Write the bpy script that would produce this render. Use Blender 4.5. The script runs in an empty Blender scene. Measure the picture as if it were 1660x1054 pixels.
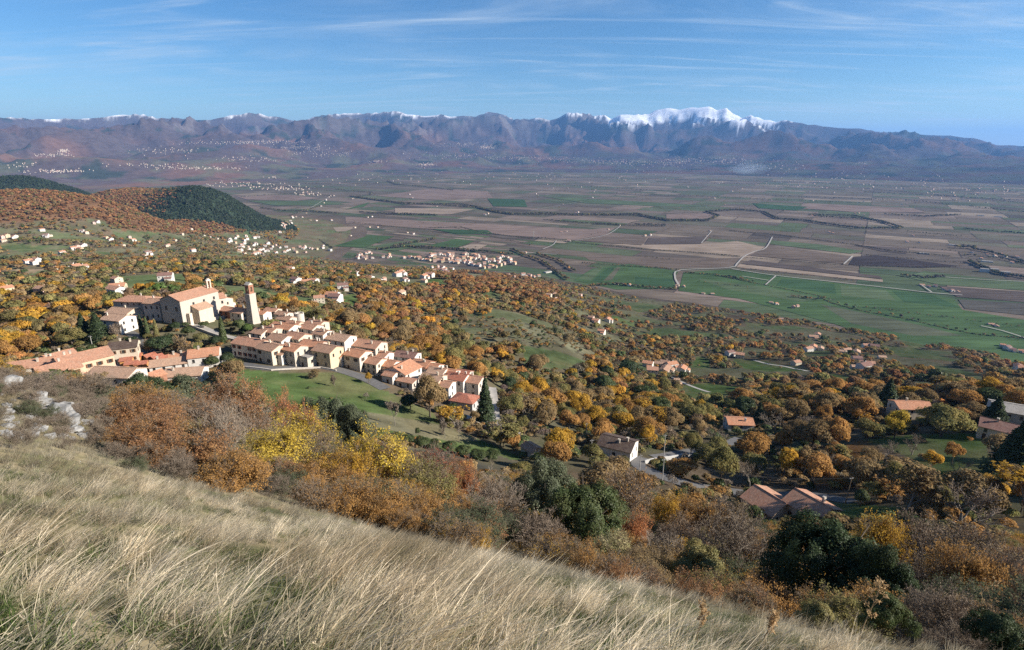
import bpy, bmesh, math, random
import numpy as np
from mathutils import Vector, Matrix, Euler
R = math.radians
scene = bpy.context.scene
COL = scene.collection

# ------------------------------------------------------------------ camera, sky, sun, exposure
PITCH = R(17.46)
FPX = 20.0 / 36.0 * 1660.0
cam_data = bpy.data.cameras.new('camera')
cam_data.lens = 20.0
cam_data.sensor_width = 36.0
cam_data.clip_start = 0.1
cam_data.clip_end = 200000.0
cam = bpy.data.objects.new('camera', cam_data)
COL.objects.link(cam)
cam.location = (0, 0, 0)
cam.rotation_euler = (R(90) - PITCH, 0, 0)
scene.camera = cam

SUN_AZ = R(101)       # clockwise from the view direction: the sun stands to the right
SUN_EL = R(27)
SUN_DIR = Vector((math.sin(SUN_AZ) * math.cos(SUN_EL), math.cos(SUN_AZ) * math.cos(SUN_EL), math.sin(SUN_EL)))
sd = bpy.data.lights.new('sun', 'SUN')
sd.energy = 5.0
sd.angle = R(0.5)
sd.color = (1.0, 0.93, 0.83)
sun = bpy.data.objects.new('sun', sd)
COL.objects.link(sun)
sun.rotation_euler = SUN_DIR.to_track_quat('Z', 'Y').to_euler()

world = bpy.data.worlds.new('World')
scene.world = world
world.use_nodes = True
SKY_STRENGTH = 0.062


def build_world():
    nt = world.node_tree
    nt.nodes.clear()
    N = nt.nodes.new
    L = nt.links.new
    out = N('ShaderNodeOutputWorld')
    bg = N('ShaderNodeBackground')
    sky = N('ShaderNodeTexSky')
    sky.sky_type = 'NISHITA'
    sky.sun_disc = False
    sky.sun_elevation = SUN_EL
    sky.sun_rotation = SUN_AZ
    sky.altitude = 600
    sky.air_density = 1.0
    sky.dust_density = 0.0
    sky.ozone_density = 3.0
    tc = N('ShaderNodeTexCoord')
    # project the view direction on a high flat cloud layer: dir.xy / (dir.z + c)
    sep = N('ShaderNodeSeparateXYZ'); L(tc.outputs['Generated'], sep.inputs[0])
    az = N('ShaderNodeMath'); az.operation = 'MAXIMUM'; az.inputs[1].default_value = 0.0; L(sep.outputs[2], az.inputs[0])
    ad = N('ShaderNodeMath'); ad.operation = 'ADD'; ad.inputs[1].default_value = 0.10; L(az.outputs[0], ad.inputs[0])
    dx = N('ShaderNodeMath'); dx.operation = 'DIVIDE'; L(sep.outputs[0], dx.inputs[0]); L(ad.outputs[0], dx.inputs[1])
    dy = N('ShaderNodeMath'); dy.operation = 'DIVIDE'; L(sep.outputs[1], dy.inputs[0]); L(ad.outputs[0], dy.inputs[1])
    cmb = N('ShaderNodeCombineXYZ'); L(dx.outputs[0], cmb.inputs[0]); L(dy.outputs[0], cmb.inputs[1])

    def layer(scale, loc, rot, nscale, detail, lo, hi, dist):
        mp = N('ShaderNodeMapping'); mp.inputs['Scale'].default_value = scale
        mp.inputs['Location'].default_value = loc; mp.inputs['Rotation'].default_value = (0, 0, rot)
        L(cmb.outputs[0], mp.inputs[0])
        nz = N('ShaderNodeTexNoise'); nz.inputs['Scale'].default_value = nscale; nz.inputs['Detail'].default_value = detail
        nz.inputs['Roughness'].default_value = 0.62; nz.inputs['Distortion'].default_value = dist
        L(mp.outputs[0], nz.inputs['Vector'])
        mr = N('ShaderNodeMapRange'); mr.interpolation_type = 'SMOOTHSTEP'
        mr.inputs[1].default_value = lo; mr.inputs[2].default_value = hi
        L(nz.outputs[0], mr.inputs[0])
        return mr.outputs[0]
    a = layer((0.55, 1.25, 1), (3.1, 0.7, 0), R(-14), 0.9, 10, 0.41, 0.86, 1.3)      # broad veils
    b = layer((0.32, 2.0, 1), (7.7, 2.2, 0), R(16), 1.1, 10, 0.50, 0.88, 1.9)       # long thin streaks
    c = layer((0.5, 0.45, 1), (1.2, 5.0, 0), 0.0, 0.7, 3, 0.35, 0.7, 0.0)         # where the veils are
    m1 = N('ShaderNodeMath'); m1.operation = 'MULTIPLY'; L(a, m1.inputs[0]); L(c, m1.inputs[1])
    m2 = N('ShaderNodeMath'); m2.operation = 'MULTIPLY'; m2.inputs[1].default_value = 0.8; L(b, m2.inputs[0])
    s = N('ShaderNodeMath'); s.operation = 'ADD'; L(m1.outputs[0], s.inputs[0]); L(m2.outputs[0], s.inputs[1])
    k = N('ShaderNodeMath'); k.operation = 'MULTIPLY'; k.inputs[1].default_value = 0.9; k.use_clamp = True; L(s.outputs[0], k.inputs[0])
    mix = N('ShaderNodeMix'); mix.data_type = 'RGBA'
    hsv = N('ShaderNodeHueSaturation'); hsv.inputs['Saturation'].default_value = 1.12
    gm = N('ShaderNodeGamma'); gm.inputs['Gamma'].default_value = 1.05
    L(sky.outputs[0], gm.inputs['Color'])
    tn = N('ShaderNodeMix'); tn.data_type = 'RGBA'; tn.blend_type = 'MULTIPLY'; tn.inputs[0].default_value = 1.0
    tn.inputs[7].default_value = (0.71, 0.83, 0.94, 1)
    L(gm.outputs[0], tn.inputs[6])
    L(tn.outputs[2], hsv.inputs['Color'])
    L(k.outputs[0], mix.inputs[0]); L(hsv.outputs[0], mix.inputs[6])
    mix.inputs[7].default_value = (5.6, 6.6, 7.6, 1)
    L(mix.outputs[2], bg.inputs[0])
    bg.inputs[1].default_value = SKY_STRENGTH
    L(bg.outputs[0], out.inputs[0])


build_world()
vs = scene.view_settings
scene.display_settings.display_device = 'sRGB'
vs.view_transform = 'Standard'
vs.look = 'None'
vs.exposure = 1.0
vs.gamma = 1.0
scene.cycles.max_bounces = 5
scene.cycles.diffuse_bounces = 3
scene.cycles.glossy_bounces = 2
scene.cycles.transmission_bounces = 2
scene.cycles.volume_bounces = 0
scene.cycles.transparent_max_bounces = 4
scene.cycles.use_denoising = False
scene.cycles.caustics_reflective = False
scene.cycles.caustics_refractive = False

# ------------------------------------------------------------------ noise and geometry helpers
def _hash(ix, iy, seed):
    h = (ix.astype(np.int64) * 374761393 + iy.astype(np.int64) * 668265263 + seed * 982451653) & 0xffffffff
    h = ((h ^ (h >> 13)) * 1274126177) & 0xffffffff
    h = (h ^ (h >> 16)) & 0xffffffff
    return h.astype(np.float64) / 4294967295.0


def vnoise(x, y, seed=0):
    ix = np.floor(x); iy = np.floor(y)
    fx = x - ix; fy = y - iy
    ux = fx * fx * fx * (fx * (fx * 6 - 15) + 10); uy = fy * fy * fy * (fy * (fy * 6 - 15) + 10)

    def g(cx, cy):
        a = _hash(cx, cy, seed) * 2 * np.pi
        return np.cos(a) * (x - cx) + np.sin(a) * (y - cy)
    n00 = g(ix, iy); n10 = g(ix + 1, iy); n01 = g(ix, iy + 1); n11 = g(ix + 1, iy + 1)
    return 1.4 * ((n00 * (1 - ux) + n10 * ux) * (1 - uy) + (n01 * (1 - ux) + n11 * ux) * uy)


def fbm(x, y, oct=4, seed=0, gain=0.5, lac=2.03):
    s = 0; a = 1.0
    for o in range(oct):
        s = s + a * vnoise(x, y, seed + o * 17)
        x = x * lac; y = y * lac; a *= gain
    return s


def ridged(x, y, oct=5, seed=0, gain=0.5, lac=2.05):
    s = 0; a = 1.0; w = 1.0; tot = 0
    for o in range(oct):
        n = 1 - np.abs(vnoise(x, y, seed + o * 31)) * 1.25
        n = np.clip(n, 0, 1) ** 2
        s = s + a * n * w
        tot += a
        w = np.clip(n * 1.6, 0, 1)
        x = x * lac; y = y * lac; a *= gain
    return s / tot


def sstep(a, b, x):
    t = np.clip((x - a) / (b - a), 0, 1)
    return t * t * (3 - 2 * t)


def ray(px, py):
    """pixel of the 1660x1054 photograph -> azimuth, tangent of depression"""
    r = (px - 830.0) / FPX
    u = -(py - 527.0) / FPX
    y = math.cos(PITCH) + math.sin(PITCH) * u
    z = -math.sin(PITCH) + math.cos(PITCH) * u
    return math.atan2(r, y), -z / math.hypot(r, y)


def project(x, y, z):
    """world -> photograph pixel (numpy ok)"""
    f = y * math.cos(PITCH) - z * math.sin(PITCH)
    u = y * math.sin(PITCH) + z * math.cos(PITCH)
    f = np.where(np.abs(f) < 1e-6, 1e-6, f)
    return 830 + FPX * x / f, 527 - FPX * u / f, f


# ------------------------------------------------------------------ terrain: one polar sheet round the camera
PLAIN = -420.0
EYE = 1.7
PA, PB = 0.70, 0.150


def plane_k(az):
    return PA * math.cos(az) + PB * math.sin(az)


# pixel, pixel, horizontal range in metres
CP = [
    # rocky spur and slope at the left
    (0, 765, 14), (0, 690, 26), (20, 638, 38), (90, 664, 34), (150, 740, 30), (0, 603, 46),
    # slope below the meadow, hidden behind shrubs
    (300, 772, 26), (450, 815, 24), (620, 858, 24), (830, 900, 24), (1000, 955, 22), (1200, 1025, 20), (1400, 1065, 16),
    # foot of the slope
    (400, 690, 120), (600, 725, 120), (800, 768, 128), (950, 800, 110), (1100, 850, 95), (1350, 900, 80), (1580, 930, 70),
    (420, 650, 175), (620, 690, 160), (760, 745, 148),
    # meadow and village ridge
    (390, 598, 238), (480, 606, 232), (560, 600, 232), (640, 625, 218), (700, 655, 205), (820, 690, 190), (770, 668, 200), (560, 645, 200),
    (440, 540, 275), (500, 520, 292), (410, 522, 300), (620, 575, 255), (760, 610, 235), (540, 560, 255),
    (300, 524, 305), (340, 515, 310), (250, 500, 330), (200, 540, 300), (120, 560, 300), (60, 590, 290), (250, 580, 275), (330, 580, 262),
    (120, 625, 240), (180, 640, 232), (300, 625, 240), (20, 560, 330),
    # valley and woods behind the village
    (560, 535, 400), (650, 540, 420), (740, 575, 330), (480, 480, 520), (600, 480, 640), (700, 470, 800), (790, 456, 900), (880, 475, 950),
    (850, 560, 400), (800, 522, 480), (900, 540, 470), (960, 580, 420), (740, 525, 520),
    (300, 470, 560), (200, 460, 640), (60, 520, 420), (100, 470, 640), (80, 440, 900), (100, 405, 1600), (300, 430, 1050), (450, 430, 1250),
    (600, 440, 1500), (880, 445, 1750), (250, 400, 2000), (30, 380, 1800), (200, 380, 2500),
    # right-hand terrace and far slope
    (860, 660, 250), (900, 735, 165), (1000, 725, 175), (1130, 790, 158), (1245, 825, 150), (1370, 830, 152), (1100, 720, 205),
    (1530, 745, 215), (1440, 700, 250), (1470, 665, 300), (1640, 695, 270), (1300, 690, 260), (1180, 680, 270), (1600, 800, 160), (1640, 640, 340), (1350, 650, 330),
    (950, 650, 330), (1080, 605, 590), (1180, 640, 470), (1000, 620, 460), (1330, 592, 740), (1250, 600, 640), (1450, 610, 640), (1600, 600, 740),
    (1000, 540, 820), (1150, 530, 1000), (1400, 545, 1180), (1550, 565, 1150), (1000, 500, 1250), (1250, 505, 1350), (960, 470, 1650),
]
RPL = [(-70, 3200), (-45, 3000), (-35, 2900), (-25, 2500), (-15, 2150), (-5, 1980), (3, 1850), (12, 1640), (22, 1560), (32, 1480), (45, 1480), (70, 1500)]


def r_plain(azdeg):
    return np.interp(azdeg, [a for a, _ in RPL], [b for _, b in RPL])


def build_ctrl():
    P = []; V = []
    for px, py, r in CP:
        az, k = ray(px, py)
        P.append((az, math.log(r))); V.append(k - EYE / r)
    for a in (-85, -65, -45, -25, -8, 8, 25, 45, 65, 85):
        for r in (0.8, 2.5, 6.0, 10.0):
            if a == -45 and r > 7:
                continue
            P.append((R(a), math.log(r))); V.append(plane_k(R(a)))
    for a in (-85, -70, 70, 85):
        for r, zz in ((40, None), (150, -60 if a > 0 else -20), (400, -130), (900, -220)):
            k = plane_k(R(a)) if zz is None else -(zz + EYE) / r
            P.append((R(a), math.log(r))); V.append(k)
    for a in range(-85, 90, 10):
        rp = float(r_plain(a))
        for f in (1.0, 1.3, 2.0):
            P.append((R(a), math.log(rp * f))); V.append(-(PLAIN + EYE) / (rp * f))
    return np.array(P), np.array(V)


SX, SY = 1.0 / 0.16, 1.0 / 0.30


def tps(P, V, lam=0.004):
    A = P * np.array([SX, SY])
    n = len(A)
    d = np.sqrt(((A[:, None, :] - A[None, :, :]) ** 2).sum(-1))
    K = d          # linear (biharmonic in 3-D) kernel: no overshoot between points
    K = K - lam * 0
    M = np.zeros((n + 3, n + 3))
    M[:n, :n] = K - np.eye(n) * 0.25
    M[:n, n] = 1; M[:n, n + 1:] = A
    M[n, :n] = 1; M[n + 1:, :n] = A.T
    rhs = np.zeros(n + 3); rhs[:n] = V
    w = np.linalg.solve(M, rhs)
    return A, w


def tps_eval(A, w, az, lr):
    q = np.stack([az * SX, lr * SY], -1)
    out = np.empty(len(q))
    for i in range(0, len(q), 20000):
        qq = q[i:i + 20000]
        d = np.sqrt(((qq[:, None, :] - A[None, :, :]) ** 2).sum(-1) + 0.02)
        out[i:i + 20000] = d @ w[:len(A)] + w[len(A)] + qq @ w[len(A) + 1:]
    return out


# skyline of the photograph
SKYL = [(-500, 200), (-200, 190), (0, 189.7), (20, 189.7), (67, 193), (88, 192), (145, 192), (175, 187.6), (216, 184.3), (233, 185), (256, 191), (304, 191), (324, 193.7), (341, 194.4),
        (357, 189.7), (391, 183.6), (411, 182), (425, 185), (452, 189.7), (479, 196), (496, 193), (516, 187), (540, 184), (584, 183), (615, 182), (638, 179), (658, 183.6),
        (688, 188.7), (715, 184), (729, 187.7), (749, 187), (773, 187.7), (790, 181), (806, 181), (820, 187), (833, 192.7), (857, 192), (874, 189.7), (891, 193.7), (904, 191),
        (921, 182), (955, 183.6), (965, 187.7), (979, 186), (990, 192), (1006, 186), (1049, 184.3), (1066, 177.5), (1080, 175), (1100, 176), (1127, 173.5), (1150, 172.5),
        (1164, 177), (1178, 175), (1201, 190.4), (1218, 186), (1238, 193), (1259, 196.4), (1275, 194.4), (1302, 200), (1336, 204), (1377, 208), (1394, 208), (1424, 213.3),
        (1458, 213.3), (1488, 216.7), (1542, 220), (1579, 223.4), (1616, 235), (1660, 236), (1800, 238), (2100, 236)]
FRONTL = [(-500, 215), (0, 205), (60, 204), (130, 214), (200, 205), (260, 194), (330, 196), (420, 204), (480, 200), (520, 190), (560, 190), (600, 196), (650, 200), (700, 197),
          (716, 188), (760, 190), (798, 184), (830, 197), (880, 196), (910, 196), (945, 187), (990, 199), (1040, 204), (1100, 206), (1160, 196), (1200, 194), (1240, 196), (1259, 197), (1275, 195), (1302, 200.5),
          (1336, 204.5), (1377, 209), (1394, 209), (1424, 214), (1458, 214), (1488, 217.5), (1542, 221), (1579, 226), (1616, 240), (1660, 243), (1800, 245), (2100, 244)]


def sky_tan(tab):
    azs = []; ks = []
    for px, py in tab:
        a, k = ray(px, py)
        azs.append(a); ks.append(-k)
    return np.array(azs), np.array(ks)


AZV = R(58)
azs_in = np.linspace(-AZV, AZV, 1000)
azs_out = np.linspace(AZV, 2 * math.pi - AZV, 62)[1:-1]
AZ = np.concatenate([azs_in, azs_out])
lr_a = np.linspace(math.log(0.5), math.log(60), 170, endpoint=False)
lr_b = np.linspace(math.log(60), math.log(3000), 330, endpoint=False)
lr_c = np.linspace(math.log(3000), math.log(48000), 240)
LR = np.concatenate([lr_a, lr_b, lr_c])
RR = np.exp(LR)
NA, NR = len(AZ), len(LR)


def build_terrain():
    P, V = build_ctrl()
    A, w = tps(P, V)
    azw = np.where(AZ > math.pi, AZ - 2 * math.pi, AZ)
    GA, GL = np.meshgrid(azw, LR, indexing='ij')
    GR = np.exp(GL)
    X = np.sin(GA) * GR; Y = np.cos(GA) * GR
    azc = np.clip(GA, -R(85), R(85))
    k = tps_eval(A, w, azc.ravel(), np.minimum(GL, math.log(6000)).ravel()).reshape(GA.shape)
    behind = sstep(R(80), R(115), np.abs(GA))
    kb = PA * np.cos(GA) + PB * np.sin(GA)
    zmid = -EYE - k * GR
    zback = -EYE - kb * np.minimum(GR, 500) - 0.0
    zmid = zmid * (1 - behind) + zback * behind
    # local relief
    amp = 0.02 * np.clip(GR, 0, 8) / 8 + np.clip((GR - 8) / 60, 0, 1) * 0.5 + np.clip((GR - 250) / 600, 0, 1) * 7
    amp = amp * (1 - sstep(0.75, 1.0, GR / r_plain(np.degrees(azc))))
    sc = np.where(GR < 60, 0.35, 0.0)
    zmid = zmid + 0.10 * fbm(X * 0.55, Y * 0.55, 2, 5) * sstep(1.0, 4, GR) * (1 - sstep(30, 80, GR))
    zmid = zmid + amp * fbm(X / 150, Y / 150, 3, 11, 0.42) * sstep(8, 60, GR) * (0.35 + 0.65 * sstep(300, 600, GR))
    rp = r_plain(np.degrees(azc))
    t = sstep(0.86, 1.04, GR / rp)
    plain = np.full(GR.shape, PLAIN)
    z = np.where(behind > 0.5, zmid, zmid * (1 - t) + plain * t)
    z = np.where((behind > 0) & (behind <= 0.5), zmid * (1 - t * (1 - 2 * behind)) + plain * t * (1 - 2 * behind), z)
    # wooded hills at the left, beyond the slope
    def bump(z, px, py, r, wx, wy, rot, p=1.0, dx0=0):
        a, k = ray(px, py)
        top = -k * r
        cx, cy = math.sin(a) * r, math.cos(a) * r
        c, s = math.cos(a + rot), math.sin(a + rot)
        dx = (X - cx) * c - (Y - cy) * s; dy = (X - cx) * s + (Y - cy) * c
        d = (dx / wx) ** 2 + (dy / wy) ** 2
        g = np.exp(-d ** p) * (1 + 0.07 * fbm(X / 230, Y / 230, 3, 8) * sstep(0.05, 0.4, d))
        return z + np.maximum(top - z, 0) * g
    z = bump(z, 20, 287, 4300, 430, 500, 0)
    z = bump(z, 205, 309, 3250, 420, 420, 0.2)
    z = bump(z, 312, 305, 3000, 245, 400, 0.0, 1.0)
    z = bump(z, 30, 314, 2350, 330, 330, -0.1)
    z = bump(z, -120, 318, 2300, 380, 330, -0.1)
    # foothills and mountains
    sa, sk = sky_tan(SKYL); fa, fk = sky_tan(FRONTL)
    tsky = np.interp(azw, sa, sk); tfr = np.interp(azw, fa, fk)
    wx = X + 900 * fbm(X / 5200, Y / 5200, 3, 21); wy = Y + 900 * fbm(X / 5200 + 9, Y / 5200, 3, 22)
    azd = np.degrees(GA)
    base0 = np.interp(azd, [-58, -40, -25, -10, 0, 15, 30, 58], [6800, 7000, 7600, 9000, 9800, 9600, 8800, 8500])
    # rolling foothills
    fh = sstep(0, 1, (GR - base0) / 3500) * (1 - 0.3 * sstep(0, 1, (GR - base0 - 4500) / 3000))
    foot = fh * (60 + 300 * ridged(wx / 2600, wy / 2600, 5, 40) * np.interp(azd, [-58, -25, -5, 5, 20, 58], [1.25, 1.2, 0.9, 0.45, 0.55, 0.75]))
    # front range with spurs
    r1 = base0 + 2800
    e = sstep(0, 1, (GR - r1) / 5600)
    rd = ridged(wx / 4600, wy / 4600, 6, 60, 0.47)
    rdn = np.clip((rd - 0.15) / 0.75, 0, 1.1)
    back = 1 - 0.65 * sstep(0, 1, (GR - r1 - 6000) / 3500)
    hf = (tfr[:, None] * (r1 + 5600) - PLAIN)
    front = e * back * hf * (0.16 + 0.94 * rdn)
    front = front + e * back * (1 - 0.55 * e) * 520 * (ridged(wx / 2100 + 4, wy / 2100, 4, 66, 0.5) - 0.38)
    zf = plain + foot * (1 - 0.6 * e) + front
    spw = fbm(X / 3000, Y / 3000, 2, 67)
    spur = ridged(azw[:, None] * 14000 / 2500 + 0.55 * spw, GR / 7500 + 0.3 * spw, 4, 68, 0.5)
    front = front * (0.78 + 0.40 * spur) + e * back * (1 - 0.5 * e) * 230 * (spur - 0.42)
    zf = plain + foot * (1 - 0.6 * e) + front
    # columns are scaled so that the crest meets the skyline
    sel = (GR > 9000)
    tn = np.where(sel, zf / GR, -9)
    mx = tn.max(axis=1)
    imx = tn.argmax(axis=1)
    need = (tfr - mx) * RR[imx]
    from_base = sstep(0, 1, (GR - r1 - 1500) / 3600)
    ker = np.exp(-0.5 * (np.arange(-12, 13) / 4.0) ** 2); ker /= ker.sum()
    need = np.convolve(np.pad(need[:1000], 12, mode='edge'), ker, mode='valid')
    need = np.concatenate([need, np.full(NA - 1000, need[-1])])
    zf = zf + from_base * need[:, None] * (0.35 + 0.65 * np.clip(rdn, 0, 1)) * back
    # high back range with the snow
    rb = 21500 + 1800 * fbm(np.sin(azw) * 6, np.cos(azw) * 6, 2, 77)
    hb = (tsky * rb)[:, None]
    d = np.abs(GR - rb[:, None])
    rug = ridged(X / 1900 + 3, Y / 1900, 5, 91, 0.55)
    prof = np.clip(1 - d / 5200, 0, 1)
    zb = PLAIN + (hb - PLAIN) * (prof ** 0.72) - (1 - prof) * prof * 900 * (1 - rug)
    zb = zb - 260 * (1 - rug) * sstep(60, 1200, d)
    far = np.maximum(zf, zb)
    tfar = sstep(0, 1, (GR - base0 + 300) / 900) * (1 - behind)
    z = z * (1 - tfar) + np.maximum(far, plain) * tfar
    z = np.where((behind > 0) & (GR > 600), z, z)
    return X, Y, z, dict(crest=hb - PLAIN, rug=rug, rdn=rdn, foot=foot, fh=fh, isback=(zb > zf).astype(float), e=e, azw=azw, GR=GR, azd=azd, base0=base0)


TX, TY, TZ, TI = build_terrain()


def terr_z(x, y):
    """bilinear height of the sheet"""
    x = np.asarray(x, float); y = np.asarray(y, float)
    r = np.maximum(np.hypot(x, y), RR[0] * 1.001)
    a = np.arctan2(x, y)
    a = np.where(a < -AZV, a + 2 * math.pi, a)
    fi = np.interp(a, np.append(AZ, 2 * math.pi - AZV), np.arange(NA + 1))
    fj = np.interp(np.log(r), LR, np.arange(NR))
    i = np.minimum(fi.astype(int), NA - 1); j = np.minimum(fj.astype(int), NR - 2)
    u = fi - i; v = fj - j
    i2 = (i + 1) % NA
    return (TZ[i, j] * (1 - u) * (1 - v) + TZ[i2, j] * u * (1 - v) + TZ[i, j + 1] * (1 - u) * v + TZ[i2, j + 1] * u * v)


def terr_zs(x, y):
    return float(terr_z(x, y))


def hit(px, py, rmin=0.0):
    """where the sight line through a pixel of the photograph meets the ground (first meeting beyond rmin)"""
    a, k = ray(px, py)
    rs = np.exp(np.linspace(math.log(max(rmin, 0.7)), math.log(40000), 6000))
    zz = terr_z(np.sin(a) * rs, np.cos(a) * rs) + k * rs
    idx = np.nonzero(zz >= 0)[0]
    if len(idx) == 0:
        rr = rs[-1]
    else:
        i = idx[0]
        rr = rs[i]
        if i > 0:
            t = zz[i - 1] / (zz[i - 1] - zz[i])
            rr = rs[i - 1] + t * (rs[i] - rs[i - 1])
    x, y = math.sin(a) * rr, math.cos(a) * rr
    return x, y, terr_zs(x, y)


def at_range(px, py, r):
    """ground point below the pixel's direction at horizontal range r"""
    a, _ = ray(px, py)
    x, y = math.sin(a) * r, math.cos(a) * r
    return x, y, terr_zs(x, y)

# ------------------------------------------------------------------ materials
def new_mat(name):
    m = bpy.data.materials.new(name)
    m.use_nodes = True
    nt = m.node_tree
    nt.nodes.clear()
    return m, nt, nt.nodes.new, nt.links.new


def noise_node(N, L, vec, scale, detail=4, rough=0.6, dist=0.0):
    n = N('ShaderNodeTexNoise')
    n.inputs['Scale'].default_value = scale; n.inputs['Detail'].default_value = detail
    n.inputs['Roughness'].default_value = rough; n.inputs['Distortion'].default_value = dist
    if vec is not None:
        L(vec, n.inputs['Vector'])
    return n.outputs[0]


def maprange(N, L, val, a, b, c, d):
    m = N('ShaderNodeMapRange')
    m.inputs[1].default_value = a; m.inputs[2].default_value = b; m.inputs[3].default_value = c; m.inputs[4].default_value = d
    L(val, m.inputs[0])
    return m.outputs[0]


def mathn(N, L, op, a, b):
    m = N('ShaderNodeMath'); m.operation = op
    for i, v in enumerate((a, b)):
        if isinstance(v, (int, float)):
            m.inputs[i].default_value = v
        else:
            L(v, m.inputs[i])
    return m.outputs[0]


def mixc(N, L, fac, a, b, blend='MIX'):
    m = N('ShaderNodeMix'); m.data_type = 'RGBA'; m.blend_type = blend
    for i, v in ((0, fac), (6, a), (7, b)):
        if isinstance(v, (int, float)):
            m.inputs[i].default_value = v
        elif isinstance(v, tuple):
            m.inputs[i].default_value = (*v, 1)
        else:
            L(v, m.inputs[i])
    return m.outputs[2]


def scale_col(N, L, col, fac):
    m = N('ShaderNodeVectorMath'); m.operation = 'SCALE'
    L(col, m.inputs[0])
    if isinstance(fac, (int, float)):
        m.inputs[3].default_value = fac
    else:
        L(fac, m.inputs[3])
    return m.outputs[0]


def ground_material(name, attr, scales, lo=0.72, hi=1.28, bump=0.0, bscale=1.0, bdist=0.3):
    m, nt, N, L = new_mat(name)
    out = N('ShaderNodeOutputMaterial'); d = N('ShaderNodeBsdfDiffuse')
    at = N('ShaderNodeAttribute'); at.attribute_name = attr
    tc = N('ShaderNodeTexCoord')
    f = None
    for s, det in scales:
        n = maprange(N, L, noise_node(N, L, tc.outputs['Object'], s, det), 0.28, 0.72, lo, hi)
        f = n if f is None else mathn(N, L, 'MULTIPLY', f, n)
    L(scale_col(N, L, at.outputs['Color'], f), d.inputs['Color'])
    d.inputs['Roughness'].default_value = 0.6
    if bump:
        b = N('ShaderNodeBump'); b.inputs['Strength'].default_value = bump; b.inputs['Distance'].default_value = bdist
        L(noise_node(N, L, tc.outputs['Object'], bscale, 5), b.inputs['Height'])
        L(b.outputs[0], d.inputs['Normal'])
    L(d.outputs[0], out.inputs[0])
    return m


def simple_mat(name, col, var=0.25, scale=1.0, rough=0.9, detail=4, spec=0.1, metallic=0.0, bump=0.0, col2=None):
    m, nt, N, L = new_mat(name)
    out = N('ShaderNodeOutputMaterial'); p = N('ShaderNodeBsdfPrincipled')
    tc = N('ShaderNodeTexCoord')
    n = noise_node(N, L, tc.outputs['Object'], scale, detail)
    if col2 is None:
        col2 = tuple(c * (1 + var) for c in col); col = tuple(c * (1 - var) for c in col)
    c = mixc(N, L, maprange(N, L, n, 0.3, 0.7, 0, 1), col, col2)
    L(c, p.inputs['Base Color'])
    p.inputs['Roughness'].default_value = rough
    p.inputs['Metallic'].default_value = metallic
    p.inputs['Specular IOR Level'].default_value = spec
    if bump:
        b = N('ShaderNodeBump'); b.inputs['Strength'].default_value = bump; b.inputs['Distance'].default_value = 0.05
        L(n, b.inputs['Height']); L(b.outputs[0], p.inputs['Normal'])
    L(p.outputs[0], out.inputs[0])
    return m


# ------------------------------------------------------------------ object helpers
def link(name, me, mat=None, parent=None, kind=None):
    o = bpy.data.objects.new(name, me)
    COL.objects.link(o)
    if mat is not None:
        for mm in (mat if isinstance(mat, (list, tuple)) else [mat]):
            me.materials.append(mm)
    if parent is not None:
        o.parent = parent
    if kind:
        o['kind'] = kind
    return o


def tag(o, label, cat, group=None, kind=None):
    o['label'] = label; o['category'] = cat
    if group: o['group'] = group
    if kind: o['kind'] = kind
    return o


def thing(name, label, cat, loc=(0, 0, 0), rotz=0.0, group=None):
    o = bpy.data.objects.new(name, None)
    COL.objects.link(o)
    o.location = loc; o.rotation_euler = (0, 0, rotz)
    o.empty_display_size = 0.5
    return tag(o, label, cat, group)


def dup(root, loc, rotz, scale=1.0, label=None, group=None, cat=None):
    r = root.copy(); COL.objects.link(r)
    r.location = loc; r.rotation_euler = (0, 0, rotz)
    r.scale = scale if isinstance(scale, (tuple, list)) else (scale,) * 3
    if label: r['label'] = label
    if group: r['group'] = group
    if cat: r['category'] = cat
    for ch in list(root.children):
        c = ch.copy(); COL.objects.link(c); c.parent = r
        for g in ch.children:
            d = g.copy(); COL.objects.link(d); d.parent = c
    return r


def np_mesh(name, verts, faces_flat, loop_tot, mat_idx=None, attrs=None, smooth=False):
    """mesh from numpy arrays; attrs: {name: (domain, type, array)}"""
    me = bpy.data.meshes.new(name)
    nv = len(verts); nl = len(faces_flat); nf = len(loop_tot)
    me.vertices.add(nv); me.loops.add(nl); me.polygons.add(nf)
    me.vertices.foreach_set('co', np.asarray(verts, np.float32).ravel())
    me.loops.foreach_set('vertex_index', np.asarray(faces_flat, np.int32))
    lt = np.asarray(loop_tot, np.int32)
    ls = np.concatenate([[0], np.cumsum(lt)[:-1]]).astype(np.int32)
    me.polygons.foreach_set('loop_start', ls)
    if mat_idx is not None:
        me.polygons.foreach_set('material_index', np.asarray(mat_idx, np.int32))
    me.polygons.foreach_set('use_smooth', np.full(nf, smooth))
    if attrs:
        for n, (dom, typ, arr) in attrs.items():
            a = me.attributes.new(n, typ, dom)
            key = {'FLOAT_COLOR': 'color', 'FLOAT': 'value', 'INT': 'value', 'FLOAT_VECTOR': 'vector'}[typ]
            a.data.foreach_set(key, np.asarray(arr, np.float32 if typ != 'INT' else np.int32).ravel())
    me.update(calc_edges=True)
    me.validate()
    return me


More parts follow.
